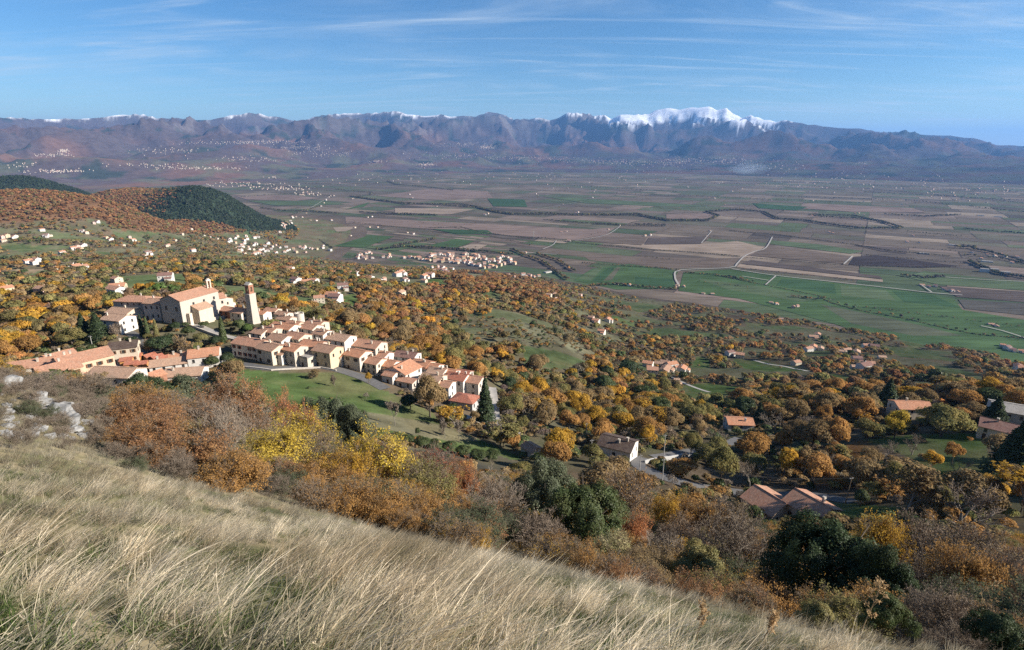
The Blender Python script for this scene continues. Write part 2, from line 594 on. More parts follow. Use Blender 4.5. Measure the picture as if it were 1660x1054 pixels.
class MB:
    """collects boxes, tubes and polygons into one mesh"""
    def __init__(s):
        s.v = []; s.f = []; s.m = []

    def quad(s, pts, m=0):
        i = len(s.v); s.v.extend([tuple(p) for p in pts]); s.f.append(tuple(range(i, i + len(pts)))); s.m.append(m)

    def box(s, c, d, rz=0.0, m=0):
        x, y, z = (q / 2 for q in d); co, si = math.cos(rz), math.sin(rz)
        i = len(s.v)
        for a, b, e in ((-1, -1, -1), (1, -1, -1), (1, 1, -1), (-1, 1, -1), (-1, -1, 1), (1, -1, 1), (1, 1, 1), (-1, 1, 1)):
            px, py = a * x, b * y
            s.v.append((c[0] + px * co - py * si, c[1] + px * si + py * co, c[2] + e * z))
        for q in ((3, 2, 1, 0), (4, 5, 6, 7), (0, 1, 5, 4), (1, 2, 6, 5), (2, 3, 7, 6), (3, 0, 4, 7)):
            s.f.append(tuple(i + t for t in q)); s.m.append(m)

    def tube(s, pts, rad, n=6, m=0, cap=True):
        pts = [Vector(p) for p in pts]
        if not isinstance(rad, (list, tuple)):
            rad = [rad] * len(pts)
        rings = []
        up = Vector((0.13, 0.27, 0.95)).normalized()
        for k, p in enumerate(pts):
            t = (pts[min(k + 1, len(pts) - 1)] - pts[max(k - 1, 0)])
            if t.length < 1e-9: t = Vector((0, 0, 1))
            t.normalize()
            u = t.cross(up)
            if u.length < 0.05: u = t.cross(Vector((1, 0, 0)))
            u.normalize(); w = t.cross(u)
            i = len(s.v)
            for q in range(n):
                a = 2 * math.pi * q / n
                s.v.append(tuple(p + (u * math.cos(a) + w * math.sin(a)) * rad[k]))
            rings.append(i)
        for k in range(len(rings) - 1):
            for q in range(n):
                a, b = rings[k], rings[k + 1]
                s.f.append((a + q, a + (q + 1) % n, b + (q + 1) % n, b + q)); s.m.append(m)
        if cap:
            s.f.append(tuple(rings[-1] + q for q in range(n))); s.m.append(m)
            s.f.append(tuple(rings[0] + q for q in reversed(range(n)))); s.m.append(m)

    def mesh(s, name, smooth=False):
        lt = [len(f) for f in s.f]
        return np_mesh(name, np.array(s.v, float).reshape(-1, 3), [i for f in s.f for i in f], lt, s.m, smooth=smooth)

    def build(s, name, mat, parent=None, kind=None, smooth=False):
        return link(name, s.mesh(name, smooth), mat, parent, kind)


def in_poly(px, py, poly):
    """vectorised even-odd test in the photograph's pixels"""
    inside = np.zeros(np.shape(px), bool)
    n = len(poly); j = n - 1
    for i in range(n):
        xi, yi = poly[i]; xj, yj = poly[j]
        if yi != yj:
            c = ((yi > py) != (yj > py)) & (px < (xj - xi) * (py - yi) / (yj - yi) + xi)
            inside ^= c
        j = i
    return inside


# ------------------------------------------------------------------ land cover on the slope (outlines of meadows and plots found on the ground)
GREEN = (0.066, 0.098, 0.034); GREEN2 = (0.075, 0.098, 0.044); PALE = (0.15, 0.145, 0.09); SOIL = (0.085, 0.065, 0.045)
TAN = (0.20, 0.15, 0.10); OLIVE = (0.128, 0.118, 0.074); LITTER = (0.15, 0.085, 0.04); GRAVEL = (0.30, 0.28, 0.25)
# colour, first range, last range, outline
COVER = [
    (GREEN, 140, 260, [(385, 598), (470, 605), (560, 605), (640, 640), (700, 668), (720, 690), (800, 722), (850, 745), (760, 748), (690, 722), (600, 705), (500, 690), (410, 655), (380, 625)]),
    (OLIVE, 140, 240, [(590, 668), (650, 676), (720, 690), (780, 715), (730, 716), (640, 700), (600, 690)]),
    ((0.075, 0.07, 0.055), 110, 190, [(650, 728), (800, 735), (880, 765), (780, 775), (660, 750)]),
    (OLIVE, 300, 700, [(727, 520), (760, 513), (816, 512), (852, 522), (915, 530), (968, 576), (934, 586), (881, 568), (828, 566), (760, 556), (728, 545)]),
    (PALE, 300, 700, [(815, 519), (850, 524), (890, 540), (870, 546), (835, 530)]), (PALE, 300, 700, [(900, 553), (925, 558), (950, 572), (930, 572)]),
    (GREEN2, 1200, 4000, [(0, 398), (22, 394), (54, 397), (116, 400), (116, 404), (87, 406), (36, 409), (0, 401)]),
    (GREEN2, 1000, 4000, [(150, 406), (192, 406), (197, 412), (163, 412)]), (GREEN2, 1000, 4000, [(195, 370), (253, 379), (250, 382.5), (199, 375)]),
    (TAN, 600, 2500, [(23, 437), (76, 435), (78, 442), (25, 443)]), (OLIVE, 600, 2500, [(31, 451), (108, 446), (101, 458), (32, 458)]),
    (GREEN2, 400, 1500, [(163, 467), (206, 473), (202, 478), (163, 475)]), (GREEN, 500, 2000, [(453, 452), (479, 456), (488, 464), (461, 461)]),
    (GREEN, 400, 1500, [(358, 470), (397, 470), (397, 476), (358, 476)]), (GREEN, 400, 1500, [(546, 483), (571, 476), (585, 480), (576, 499), (552, 486)]),
    (PALE, 900, 2500, [(751, 442), (795, 447), (768, 451)]), (GREEN, 900, 2500, [(682, 456), (707, 451), (726, 456), (715, 461)]),
    (GREEN2, 700, 2000, [(1004, 492), (1064, 489), (1084, 497), (1035, 507)]), (GREEN, 600, 2000, [(985, 511), (1004, 513), (1035, 531), (1011, 526)]),
    (PALE, 500, 1500, [(962, 536), (977, 534), (1006, 552), (990, 556)]), (GREEN, 350, 1200, [(1115, 603), (1130, 577), (1149, 582), (1153, 610), (1130, 612)]),
    (GREEN, 300, 900, [(1091, 627), (1149, 620), (1180, 626), (1214, 628), (1208, 641), (1180, 648), (1141, 652), (1105, 641)]),
    (GREEN, 400, 1100, [(1187, 581), (1244, 587), (1311, 600), (1311, 612), (1235, 603), (1196, 595)]), (GREEN, 400, 1100, [(1330, 603), (1425, 618), (1419, 629), (1350, 615)]),
    (GREEN2, 600, 1500, [(1208, 523), (1237, 525), (1234, 541), (1212, 537)]), (GREEN2, 700, 1600, [(1425, 560), (1491, 565), (1561, 587), (1461, 579)]),
    (GREEN2, 700, 1600, [(1449, 546), (1521, 558), (1479, 566)]), (GREEN, 600, 1600, [(1620, 573), (1665, 576), (1665, 594), (1620, 582)]), (SOIL, 600, 1700, [(1172, 508), (1226, 515), (1222, 523), (1172, 519)]),
    (GREEN2, 350, 900, [(1310, 560), (1350, 566), (1340, 580), (1300, 574)]), (GREEN2, 600, 1300, [(1500, 590), (1560, 600), (1620, 618), (1540, 612)]),
    (GREEN, 150, 300, [(1400, 712), (1491, 704), (1597, 702), (1604, 751), (1620, 765), (1585, 788), (1483, 778), (1478, 744), (1441, 728), (1363, 726)]),
    (GREEN, 110, 220, [(1342, 814), (1395, 817), (1475, 825), (1464, 838), (1405, 842), (1355, 838)]), (LITTER, 110, 250, [(1300, 770), (1363, 770), (1370, 788), (1296, 785)]),
    (LITTER, 150, 300, [(1363, 724), (1400, 712), (1430, 728), (1400, 745), (1370, 740)]),
    (GRAVEL, 200, 330, [(150, 570), (250, 565), (262, 580), (255, 600), (170, 600)]), (GRAVEL, 120, 260, [(350, 575), (385, 580), (385, 590), (345, 592)]),
    (GREEN2, 120, 200, [(1010, 790), (1090, 800), (1060, 822), (1000, 808)]),
    (OLIVE, 140, 260, [(820, 650), (900, 660), (950, 700), (880, 700)]),
    (GREEN2, 250, 700, [(850, 560), (905, 570), (960, 590), (900, 600), (850, 590)]),
]


def clearing(x, y):
    """open ground between the woods"""
    return fbm(x / 150, y / 115, 3, 777, 0.45)


def hill_line(px):
    return np.interp(px, [-200, 0, 100, 156, 200, 330, 470], [362, 362, 358, 354, 374, 380, 374])


def terrain_colors():
    X, Y, Z, I = TX, TY, TZ, TI
    GR = I['GR']
    sh = X.shape
    C = np.zeros(sh + (3,))
    px, py, fz = project(X, Y, Z)
    n1 = fbm(X / 60, Y / 60, 4, 301)[..., None]; n2 = fbm(X / 14, Y / 14, 3, 302)[..., None]; n3 = fbm(X / 400, Y / 400, 3, 303)[..., None]
    wood = np.array((0.120, 0.090, 0.060)); und = np.array((0.096, 0.096, 0.055))
    t = np.clip(0.5 + n1 * 0.8 + n2 * 0.4, 0, 1)
    C[:] = wood * t + und * (1 - t)
    # foreground: dry grass over soil and moss
    near = (1 - sstep(26, 60, GR))[..., None]
    dry = np.array((0.19, 0.155, 0.095)); moss = np.array((0.055, 0.07, 0.028))
    tn = np.clip(0.72 + 0.7 * fbm(X / 2.2, Y / 2.2, 4, 310)[..., None], 0, 1)
    C = C * (1 - near) + (dry * tn + moss * (1 - tn)) * near
    vis = fz > 1
    for col, r0, r1, poly in COVER:
        m = vis & (GR > r0) & (GR < r1)
        ii = np.nonzero(m.any(axis=1))[0]
        if len(ii) == 0: continue
        m &= in_poly(px, py, poly)
        if m.any():
            mot = 1 + 0.35 * n2[m] + 0.25 * n1[m]
            bz = np.clip(0.9 * n1[m] + 0.5 * n2[m], 0, 0.6)
            C[m] = (np.array(col) * (1 - bz) + np.array((0.10, 0.085, 0.045)) * bz) * np.clip(mot, 0.5, 1.5)
    # meadows between the woods
    cl = clearing(X, Y)
    r0 = sstep(380, 520, GR)
    cm = (sstep(0.14, 0.20, cl) * r0)[..., None]
    kind = np.clip(0.5 + 1.2 * fbm(X / 260, Y / 200, 2, 778), 0, 1)[..., None]
    C = C * (1 - cm) + (np.array(GREEN2) * (1 - kind) + np.array((0.115, 0.108, 0.066)) * kind) * (1 + 0.2 * n2) * cm
    # plain base
    pl = ((Z < PLAIN + 1.0) & (GR > 1000))
    C[pl] = np.array((0.095, 0.075, 0.06))
    # hills at the left
    hp = (GR > 1900) & (GR < 5200) & (Z > PLAIN + 25) & (I['azd'] < -14) & (py < hill_line(px))
    rust = np.array((0.13, 0.075, 0.042)); dkg = np.array((0.042, 0.060, 0.038))
    C[hp] = (rust * (1 + 0.3 * n1))[hp]
    hq = hp & (((GR > 2650) & (px + 30 * n1[..., 0] > 175) & ((px + 40 * n1[..., 0] + 0.9 * (py - 318) > 262))) | (GR > 3700))
    C[hq] = (dkg * (1 + 0.3 * n1))[hq]
    # mountains
    far = GR > I['base0'] - 400
    hz = Z - PLAIN
    w1 = fbm(X / 1500, Y / 1500, 4, 320); w2 = fbm(X / 420, Y / 420, 4, 321); w3 = fbm(X / 700 + 5, Y / 700, 4, 322)
    mw = np.array((0.084, 0.065, 0.062)); rd = np.array((0.135, 0.080, 0.060)); con = np.array((0.032, 0.045, 0.034)); fld = np.array((0.105, 0.105, 0.065))
    hi = np.array((0.12, 0.105, 0.095))
    tr = np.clip(sstep(-0.1, 0.5, w1) * (1 - sstep(500, 1000, hz)), 0, 1)[..., None]
    M = mw * (1 - tr) + rd * tr
    th = sstep(900, 1450, hz + 200 * w2)[..., None]
    M = M * (1 - th) + hi * th
    tc_ = sstep(0.30, 0.50, w3)[..., None] * 0.85
    M = M * (1 - tc_) + con * tc_
    tf = (sstep(0.0, 0.35, fbm(X / 600 + 9, Y / 600, 3, 323) + 0.25 * w2) * (1 - sstep(170, 420, hz)))[..., None]
    M = M * (1 - 0.7 * tf) + fld * 0.7 * tf
    gy = np.gradient(Z, axis=1) / np.gradient(RR)[None, :]
    gx = np.gradient(Z, axis=0) / (np.gradient(AZ)[:, None] * RR[None, :])
    slope = np.hypot(gx, gy)
    rock = (sstep(0.75, 1.2, slope + 0.25 * w2) * sstep(450, 800, hz) * 0.25)[..., None]
    M = M * (1 - rock) + np.array((0.22, 0.20, 0.185)) * rock
    # snow: lies above a snowline that is lower on the high massif
    a = np.degrees(I['azw'])[:, None]
    off = np.interp(a, [-58, -40.7, -36, -32.4, -30, -28, -26, -24.4, -22, -20.4, -18, -15, -11.1, -8, -5.9, -4, -1.8, 0.3, 2.9, 4.5, 6.5, 8.8, 10, 13, 20, 23, 24.5, 26, 40],
                    [60, 80, 40, 170, 30, -100, 30, 200, 160, 20, 70, 140, 260, 170, 110, 70, -40, 70, 50, 140, 190, 260, 400, 520, 520, 300, 50, -200, -500])
    line = I['crest'] - off * np.where((a > 9) & (a < 24.5), 1.0, 0.36)
    gul = vnoise(I['azw'][:, None] * 260 + 0.8 * w2, GR / 1500, 340) * 0.6 + vnoise(I['azw'][:, None] * 620 + 0 * GR, GR / 900, 341) * 0.4
    sn = sstep(0, 110, hz - line + np.where((a > 9) & (a < 24.5), 220, 120) * w2 + 100 * (I['rug'] - 0.35) + np.where((a > 5) & (a < 25), 300, 60) * gul - 120 * np.clip(slope - 0.5, 0, 2))[..., None] * 0.96
    M = M * (1 - sn) + np.array((0.90, 0.90, 0.92)) * sn
    # the fields of the plain's far edge run up the lowest slopes
    C[far] = M[far]
    return C


def build_terrain_mesh():
    C = terrain_colors()
    V = np.stack([TX, TY, TZ], -1).reshape(-1, 3)
    idx = np.arange(NA * NR).reshape(NA, NR)
    nxt = np.roll(idx, -1, axis=0)
    q = np.stack([idx[:, :-1], idx[:, 1:], nxt[:, 1:], nxt[:, :-1]], -1).reshape(-1, 4)
    # close the small hole below the camera
    c = len(V)
    V = np.vstack([V, [[0, 0, -EYE]]])
    tri = np.stack([idx[:, 0], nxt[:, 0], np.full(NA, c)], -1)
    flat = np.concatenate([q.ravel(), tri.ravel()])
    lt = np.concatenate([np.full(len(q), 4), np.full(len(tri), 3)])
    cc = np.ones((len(V), 4)); cc[:-1, :3] = C.reshape(-1, 3); cc[-1, :3] = (0.1, 0.08, 0.05)
    me = np_mesh('terrain', V, flat, lt, attrs={'col': ('POINT', 'FLOAT_COLOR', cc)}, smooth=True)
    m = ground_material('terrain_ground', 'col', [(0.012, 5), (0.16, 4), (1.7, 3)], 0.74, 1.26, 0.5, 1.2, 0.25)
    o = link('terrain', me, m, kind='structure')
    return o


terrain = build_terrain_mesh()

# ------------------------------------------------------------------ fields of the plain
GU = np.array((0.85, -0.527)); GV = np.array((0.527, 0.85))   # the grain of the fields
BROWN = (0.130, 0.100, 0.078); BROWN2 = (0.092, 0.073, 0.063); DARK = (0.048, 0.038, 0.036); TANF = (0.265, 0.205, 0.155); PINK = (0.190, 0.140, 0.115)
GRF = (0.062, 0.100, 0.042); GRF2 = (0.085, 0.112, 0.058); GRF3 = (0.045, 0.082, 0.038); OLV = (0.105, 0.100, 0.068)


def ground_at(px, py, h=-PLAIN):
    a, k = ray(px, py)
    r = h / k
    return math.sin(a) * r, math.cos(a) * r


def build_fields():
    rng = random.Random(11)
    polys = []; cols = []
    pal = [(BROWN, 24), (BROWN2, 16), (PINK, 16), (TANF, 9), (GRF, 11), (GRF2, 7), (GRF3, 8), (OLV, 14), (DARK, 3)]
    bag = [c for c, n in pal for _ in range(n)]

    def split(u0, u1, v0, v1, lim_u, lim_v, lastc):
        du, dv = u1 - u0, v1 - v0
        if du <= lim_u * rng.uniform(0.8, 1.7) and dv <= lim_v * rng.uniform(0.8, 1.7):
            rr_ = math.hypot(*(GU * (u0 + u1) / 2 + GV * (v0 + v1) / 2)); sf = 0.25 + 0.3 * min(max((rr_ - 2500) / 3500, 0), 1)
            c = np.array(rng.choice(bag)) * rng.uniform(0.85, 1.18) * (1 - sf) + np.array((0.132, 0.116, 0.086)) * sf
            g = 1.6
            j = [rng.uniform(-4, 4) for _ in range(8)]
            P = [(u0 + g + j[0], v0 + g + j[1]), (u1 - g + j[2], v0 + g + j[3]), (u1 - g + j[4], v1 - g + j[5]), (u0 + g + j[6], v1 - g + j[7])]
            W = [GU * a + GV * b for a, b in P]
            polys.append(W); cols.append(c)
            return
        if du / lim_u > dv / lim_v:
            s = u0 + du * rng.uniform(0.32, 0.68)
            split(u0, s, v0, v1, lim_u, lim_v, lastc); split(s, u1, v0, v1, lim_u, lim_v, lastc)
        else:
            s = v0 + dv * rng.uniform(0.32, 0.68)
            split(u0, u1, v0, s, lim_u, lim_v, lastc); split(u0, u1, s, v1, lim_u, lim_v, lastc)
    # blocks of different field size
    B = 1150
    for iu in range(-14, 12):
        for iv in range(-4, 12):
            u0, v0 = iu * B, iv * B
            cen = GU * (u0 + B / 2) + GV * (v0 + B / 2)
            r = math.hypot(*cen)
            if r > 11500 or r < 900 or cen[1] < 500:
                continue
            if abs(math.degrees(math.atan2(cen[0], cen[1]))) > 60:
                continue
            if r < 2600 and cen[0] < 350: lu, lv = 190, 42
            elif r < 3600: lu, lv = 420, 170
            else: lu, lv = 380, 220
            split(u0, u0 + B, v0, v0 + B, lu, lv, None)
    hand = [
        (TANF, [(990, 396), (1139, 396), (1195, 391), (1243, 402), (1225, 409), (1206, 415), (1134, 409), (1058, 404)]),
        (BROWN, [(944, 414), (1106, 418), (1200, 419), (1182, 434), (1084, 436), (955, 422)]),
        (GRF, [(930, 455), (960, 436), (1020, 428), (1100, 440), (1092, 452), (1096, 468), (1000, 470)]),
        (GRF2, [(938, 452), (965, 436), (978, 434), (958, 455)]), (GRF3, [(960, 456), (985, 434), (1000, 432), (975, 458)]), (OLV, [(978, 456), (1000, 434), (1006, 434), (992, 454)]),
        (GRF3, [(1030, 449), (1090, 452), (1092, 466), (1030, 462)]),
        (GRF, [(1108, 442), (1185, 437), (1440, 469), (1510, 477), (1545, 484), (1560, 503), (1665, 520), (1665, 606), (1500, 575), (1350, 525), (1200, 485), (1100, 472)]),
        (GRF2, [(1130, 452), (1240, 466), (1330, 484), (1300, 490), (1180, 470)]), ((0.088, 0.095, 0.060), [(1330, 494), (1420, 512), (1500, 530), (1560, 545), (1480, 545), (1380, 525)]),
        (GRF2, [(1362, 463), (1436, 471), (1452, 488), (1364, 480)]), (GRF3, [(1446, 472), (1512, 479), (1558, 500), (1466, 490)]), (GRF3, [(1268, 452), (1352, 461), (1356, 478), (1258, 464)]),
        (BROWN2, [(1521, 464), (1665, 474), (1665, 491), (1551, 482)]), ((0.085, 0.078, 0.066), [(1553, 486), (1665, 493), (1665, 512), (1564, 501)]),
        (GRF2, [(1498, 440), (1600, 452), (1665, 457), (1665, 472), (1520, 462), (1470, 450)]),
        (TANF, [(1199, 429), (1431, 454), (1431, 458), (1193, 434)]), (BROWN2, [(1217, 422), (1425, 448), (1431, 453), (1202, 428)]),
        (BROWN, [(1245, 398), (1380, 416), (1367, 428), (1217, 415)]), (DARK, [(1384, 417), (1420, 414), (1553, 432), (1498, 435), (1376, 430)]),
        (GRF2, [(1248, 390), (1330, 397), (1400, 408), (1380, 412), (1246, 396)]), (BROWN2, [(1385, 398), (1470, 403), (1470, 412), (1430, 408)]),
        (PINK, [(560, 352), (830, 366), (960, 372), (1000, 369), (980, 381), (930, 390), (850, 384), (700, 372), (560, 362)]),
        (BROWN, [(940, 391), (985, 384), (1050, 384), (1040, 398)]), (BROWN2, [(1052, 386), (1150, 384), (1136, 396), (1045, 397)]),
        (TANF, [(640, 338), (700, 338), (770, 340), (730, 348), (640, 346)]), (PINK, [(1080, 348), (1150, 346), (1160, 351), (1140, 356), (1080, 355)]),
        (GRF3, [(790, 322), (850, 324), (855, 336), (800, 335)]), (GRF2, [(880, 319), (960, 323), (1050, 328), (1150, 334), (1100, 336), (950, 330)]), (PINK, [(700, 306), (790, 310), (800, 322), (690, 324), (610, 318)]),
        (PINK, [(380, 318), (470, 316), (520, 322), (480, 326), (400, 324)]), (GRF2, [(400, 326), (520, 326), (560, 332), (450, 334)]), (GRF, [(560, 340), (600, 328), (590, 336)]),
        (TANF, [(470, 372), (580, 368), (560, 376), (480, 378)]), (GRF, [(540, 400), (600, 382), (640, 384), (590, 402)]), (GRF2, [(590, 402), (650, 392), (700, 396), (640, 408)]),
        (TANF, [(735, 405), (765, 396), (790, 398), (770, 408)]), (GRF, [(690, 400), (740, 388), (770, 392), (735, 404)]), (GRF3, [(700, 372), (790, 374), (800, 380), (740, 380)]),
        (PINK, [(1310, 330), (1480, 338), (1500, 345), (1380, 344), (1290, 338)]), (GRF3, [(1220, 330), (1310, 336), (1290, 342), (1230, 338)]),
    ]
    v = []; f = []; lt = []; cc = []
    def add(W, c, z):
        i = len(v)
        for w in W: v.append((w[0], w[1], z))
        for q in range(len(W)): f.append(i + q)
        lt.append(len(W)); cc.extend([(*c, 1)] * len(W))
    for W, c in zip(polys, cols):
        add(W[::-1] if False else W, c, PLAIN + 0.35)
    zz = PLAIN + 0.7
    for c, pl in hand:
        W = [ground_at(*p) for p in pl]
        area = sum(W[i - 1][0] * W[i][1] - W[i][0] * W[i - 1][1] for i in range(len(W)))
        if area < 0: W = W[::-1]
        add(W, c, zz); zz += 0.05
    me = np_mesh('fields', np.array(v), f, lt, attrs={'col': ('CORNER', 'FLOAT_COLOR', np.array(cc))})
    m, nt, N, L = new_mat('field_ground')
    out = N('ShaderNodeOutputMaterial'); d = N('ShaderNodeBsdfDiffuse')
    at = N('ShaderNodeAttribute'); at.attribute_name = 'col'
    tc = N('ShaderNodeTexCoord')
    mp = N('ShaderNodeMapping'); mp.inputs['Rotation'].default_value = (0, 0, R(32)); mp.inputs['Scale'].default_value = (0.12, 1, 1)
    L(tc.outputs['Object'], mp.inputs[0])
    a = maprange(N, L, noise_node(N, L, mp.outputs[0], 0.06, 5), 0.3, 0.7, 0.66, 1.3)
    b = maprange(N, L, noise_node(N, L, tc.outputs['Object'], 0.006, 5), 0.3, 0.7, 0.8, 1.2)
    L(scale_col(N, L, at.outputs['Color'], mathn(N, L, 'MULTIPLY', a, b)), d.inputs[0])
    L(d.outputs[0], out.inputs[0])
    link('fields', me, m, kind='structure')
    return polys


field_polys = build_fields()


# ------------------------------------------------------------------ roads
def drape(pts2, width, lift, step):
    """a ribbon over the ground along 2-D points"""
    P = [np.array(p, float) for p in pts2]
    seg = []
    # Catmull-Rom
    for i in range(len(P) - 1):
        p0 = P[max(i - 1, 0)]; p1 = P[i]; p2 = P[i + 1]; p3 = P[min(i + 2, len(P) - 1)]
        n = max(2, int(np.linalg.norm(p2 - p1) / step))
        for k in range(n):
            t = k / n
            seg.append(0.5 * ((2 * p1) + (-p0 + p2) * t + (2 * p0 - 5 * p1 + 4 * p2 - p3) * t * t + (-p0 + 3 * p1 - 3 * p2 + p3) * t ** 3))
    seg.append(P[-1])
    S = np.array(seg)
    T = np.gradient(S, axis=0); T /= np.maximum(np.linalg.norm(T, axis=1), 1e-9)[:, None]
    Nn = np.stack([-T[:, 1], T[:, 0]], -1)
    offs = np.linspace(-0.5, 0.5, 5) * width
    V = []
    zc = terr_z(S[:, 0], S[:, 1])
    for o in offs:
        q = S + Nn * o
        z = np.maximum(terr_z(q[:, 0], q[:, 1]), zc - 0.25) + lift
        V.append(np.stack([q[:, 0], q[:, 1], z], -1))
    V = np.array(V)           # 5, n, 3
    n = V.shape[1]
    # level across
    zmax = V[..., 2].max(0)
    V[..., 2] = 0.5 * V[..., 2] + 0.5 * zmax
    idx = np.arange(5 * n).reshape(5, n)
    q = np.stack([idx[:-1, :-1], idx[:-1, 1:], idx[1:, 1:], idx[1:, :-1]], -1).reshape(-1, 4)[:, ::-1]
    return V.reshape(-1, 3), q, S


M_ASPH = simple_mat('asphalt', (0.13, 0.125, 0.12), 0.18, 0.8)
M_TRACK = simple_mat('pale_gravel', (0.36, 0.33, 0.29), 0.15, 0.3)
ROAD_LINES = []


def road(name, pxs, width, mat, lift=0.12, rmin=60, step=2.0, plain=False):
    pts = []
    for p in pxs:
        if plain:
            pts.append(ground_at(*p))
        else:
            x, y, z = hit(p[0], p[1], p[2] if len(p) > 2 else rmin)
            pts.append((x, y))
    V, q, S = drape(pts, width, lift, step)
    if plain: V[:, 2] = PLAIN + 3.2
    ROAD_LINES.append((S, width))
    me = np_mesh(name, V, q.ravel(), np.full(len(q), 4), smooth=True)
    return link(name, me, mat, kind='structure')


road('village_road', [(352, 583, 120), (395, 592, 120), (440, 598, 120), (500, 594, 120), (540, 598, 120), (590, 614, 120), (625, 632, 120)], 5.0, M_ASPH)
road('village_lane', [(715, 662, 120), (740, 672, 120), (775, 682, 120), (805, 694, 120)], 3.2, M_TRACK)
road('steep_road', [(797, 630, 150), (800, 655, 150), (806, 690, 120), (840, 706, 120)], 4.2, M_TRACK)
road('church_ramp', [(395, 552, 150), (365, 546, 150), (340, 537, 150), (315, 526, 150), (292, 518, 150)], 4.2, M_TRACK)
road('left_lane', [(150, 585, 150), (190, 576, 150), (220, 566, 150), (222, 548, 150), (205, 538, 150)], 4.5, M_ASPH)
road('lower_road', [(1040, 742, 100), (1035, 756, 100), (1060, 770, 100), (1110, 787, 100), (1165, 797, 100), (1215, 804, 100), (1290, 806, 100), (1340, 808, 100), (1385, 814, 100)], 4.5, M_ASPH)
road('terrace_road', [(1060, 742, 120), (1110, 734, 120), (1160, 726, 120), (1200, 712, 120)], 4.5, M_ASPH)
road('hamlet_track', [(1150, 636, 250), (1128, 629, 250), (1106, 620, 250), (1090, 612, 250)], 3.5, M_TRACK)
road('far_track', [(1222, 584, 350), (1250, 591, 350), (1280, 596, 350), (1310, 602, 350)], 4.0, M_TRACK)
PLAIN_ROADS = [
    [(1252, 385), (1241, 403), (1223, 409), (1206, 417), (1195, 428), (1183, 435), (1104, 439), (1094, 449), (1100, 463)],
    [(1382, 416), (1368, 429)], [(1186, 437), (1258, 448), (1359, 459), (1440, 468), (1510, 476), (1560, 480)], [(1258, 448), (1241, 463)], [(1203, 449), (1246, 456)],
    [(1510, 449), (1600, 455), (1665, 458)], [(861, 342), (912, 333), (944, 327)], [(932, 391), (982, 382), (1006, 367)], [(1137, 395), (1154, 375)], [(880, 405), (896, 398), (902, 391)],
    [(850, 411), (880, 412), (902, 414)], [(500, 340), (530, 322), (536, 317)], [(1493, 463), (1510, 475)], [(1590, 530), (1625, 538), (1665, 551)]]
for i, pl in enumerate(PLAIN_ROADS):
    road('plain_road', pl, 5.6 if i < 3 else 4.4, M_TRACK, step=30, plain=True)

# ------------------------------------------------------------------ building materials
def stucco(name, col, dirt=(0.25, 0.22, 0.18), amt=0.35, stone=False):
    m, nt, N, L = new_mat(name)
    out = N('ShaderNodeOutputMaterial'); p = N('ShaderNodeBsdfPrincipled'); tc = N('ShaderNodeTexCoord')
    mp = N('ShaderNodeMapping'); mp.inputs['Scale'].default_value = (1, 1, 0.35); L(tc.outputs['Object'], mp.inputs[0])
    a = maprange(N, L, noise_node(N, L, mp.outputs[0], 0.9, 6, 0.65), 0.42, 0.75, 0, amt)
    c = mixc(N, L, a, col, dirt)
    b = maprange(N, L, noise_node(N, L, tc.outputs['Object'], 3.5, 4), 0.3, 0.7, 0.86, 1.12)
    c = scale_col(N, L, c, b)
    if stone:
        v = N('ShaderNodeTexVoronoi'); v.inputs['Scale'].default_value = 2.6; v.feature = 'F1'
        ms = N('ShaderNodeMapping'); ms.inputs['Scale'].default_value = (1, 1, 1.7); L(tc.outputs['Object'], ms.inputs[0]); L(ms.outputs[0], v.inputs['Vector'])
        sp = N('ShaderNodeSeparateColor'); L(v.outputs['Color'], sp.inputs[0])
        c = scale_col(N, L, c, maprange(N, L, sp.outputs[0], 0, 1, 0.86, 1.13))
        bm_ = N('ShaderNodeBump'); bm_.inputs['Strength'].default_value = 0.15; bm_.inputs['Distance'].default_value = 0.06
        L(v.outputs['Distance'], bm_.inputs['Height']); bm_.invert = True; L(bm_.outputs[0], p.inputs['Normal'])
    L(c, p.inputs['Base Color']); p.inputs['Roughness'].default_value = 0.92; p.inputs['Specular IOR Level'].default_value = 0.15
    L(p.outputs[0], out.inputs[0])
    return m


def tiles(name, col, col2):
    m, nt, N, L = new_mat(name)
    out = N('ShaderNodeOutputMaterial'); p = N('ShaderNodeBsdfPrincipled'); tc = N('ShaderNodeTexCoord')
    v = N('ShaderNodeTexVoronoi'); v.inputs['Scale'].default_value = 1.0
    mp = N('ShaderNodeMapping'); mp.inputs['Scale'].default_value = (4.2, 2.3, 2.3); L(tc.outputs['Object'], mp.inputs[0]); L(mp.outputs[0], v.inputs['Vector'])
    sp = N('ShaderNodeSeparateColor'); L(v.outputs['Color'], sp.inputs[0])
    c = mixc(N, L, sp.outputs[0], col, col2)
    st = maprange(N, L, noise_node(N, L, tc.outputs['Object'], 0.55, 6, 0.7), 0.45, 0.72, 0, 0.42)
    c = mixc(N, L, st, c, (0.24, 0.195, 0.15))       # lichen and weathering
    c = scale_col(N, L, c, maprange(N, L, sp.outputs[1], 0, 1, 0.82, 1.16))
    w = N('ShaderNodeTexWave'); w.inputs['Scale'].default_value = 1.3; w.wave_type = 'BANDS'; w.bands_direction = 'X'; L(tc.outputs['Object'], w.inputs['Vector'])
    b = N('ShaderNodeBump'); b.inputs['Strength'].default_value = 0.6; b.inputs['Distance'].default_value = 0.07
    L(w.outputs['Fac'], b.inputs['Height']); L(b.outputs[0], p.inputs['Normal'])
    L(c, p.inputs['Base Color']); p.inputs['Roughness'].default_value = 0.9; p.inputs['Specular IOR Level'].default_value = 0.12
    L(p.outputs[0], out.inputs[0])
    return m


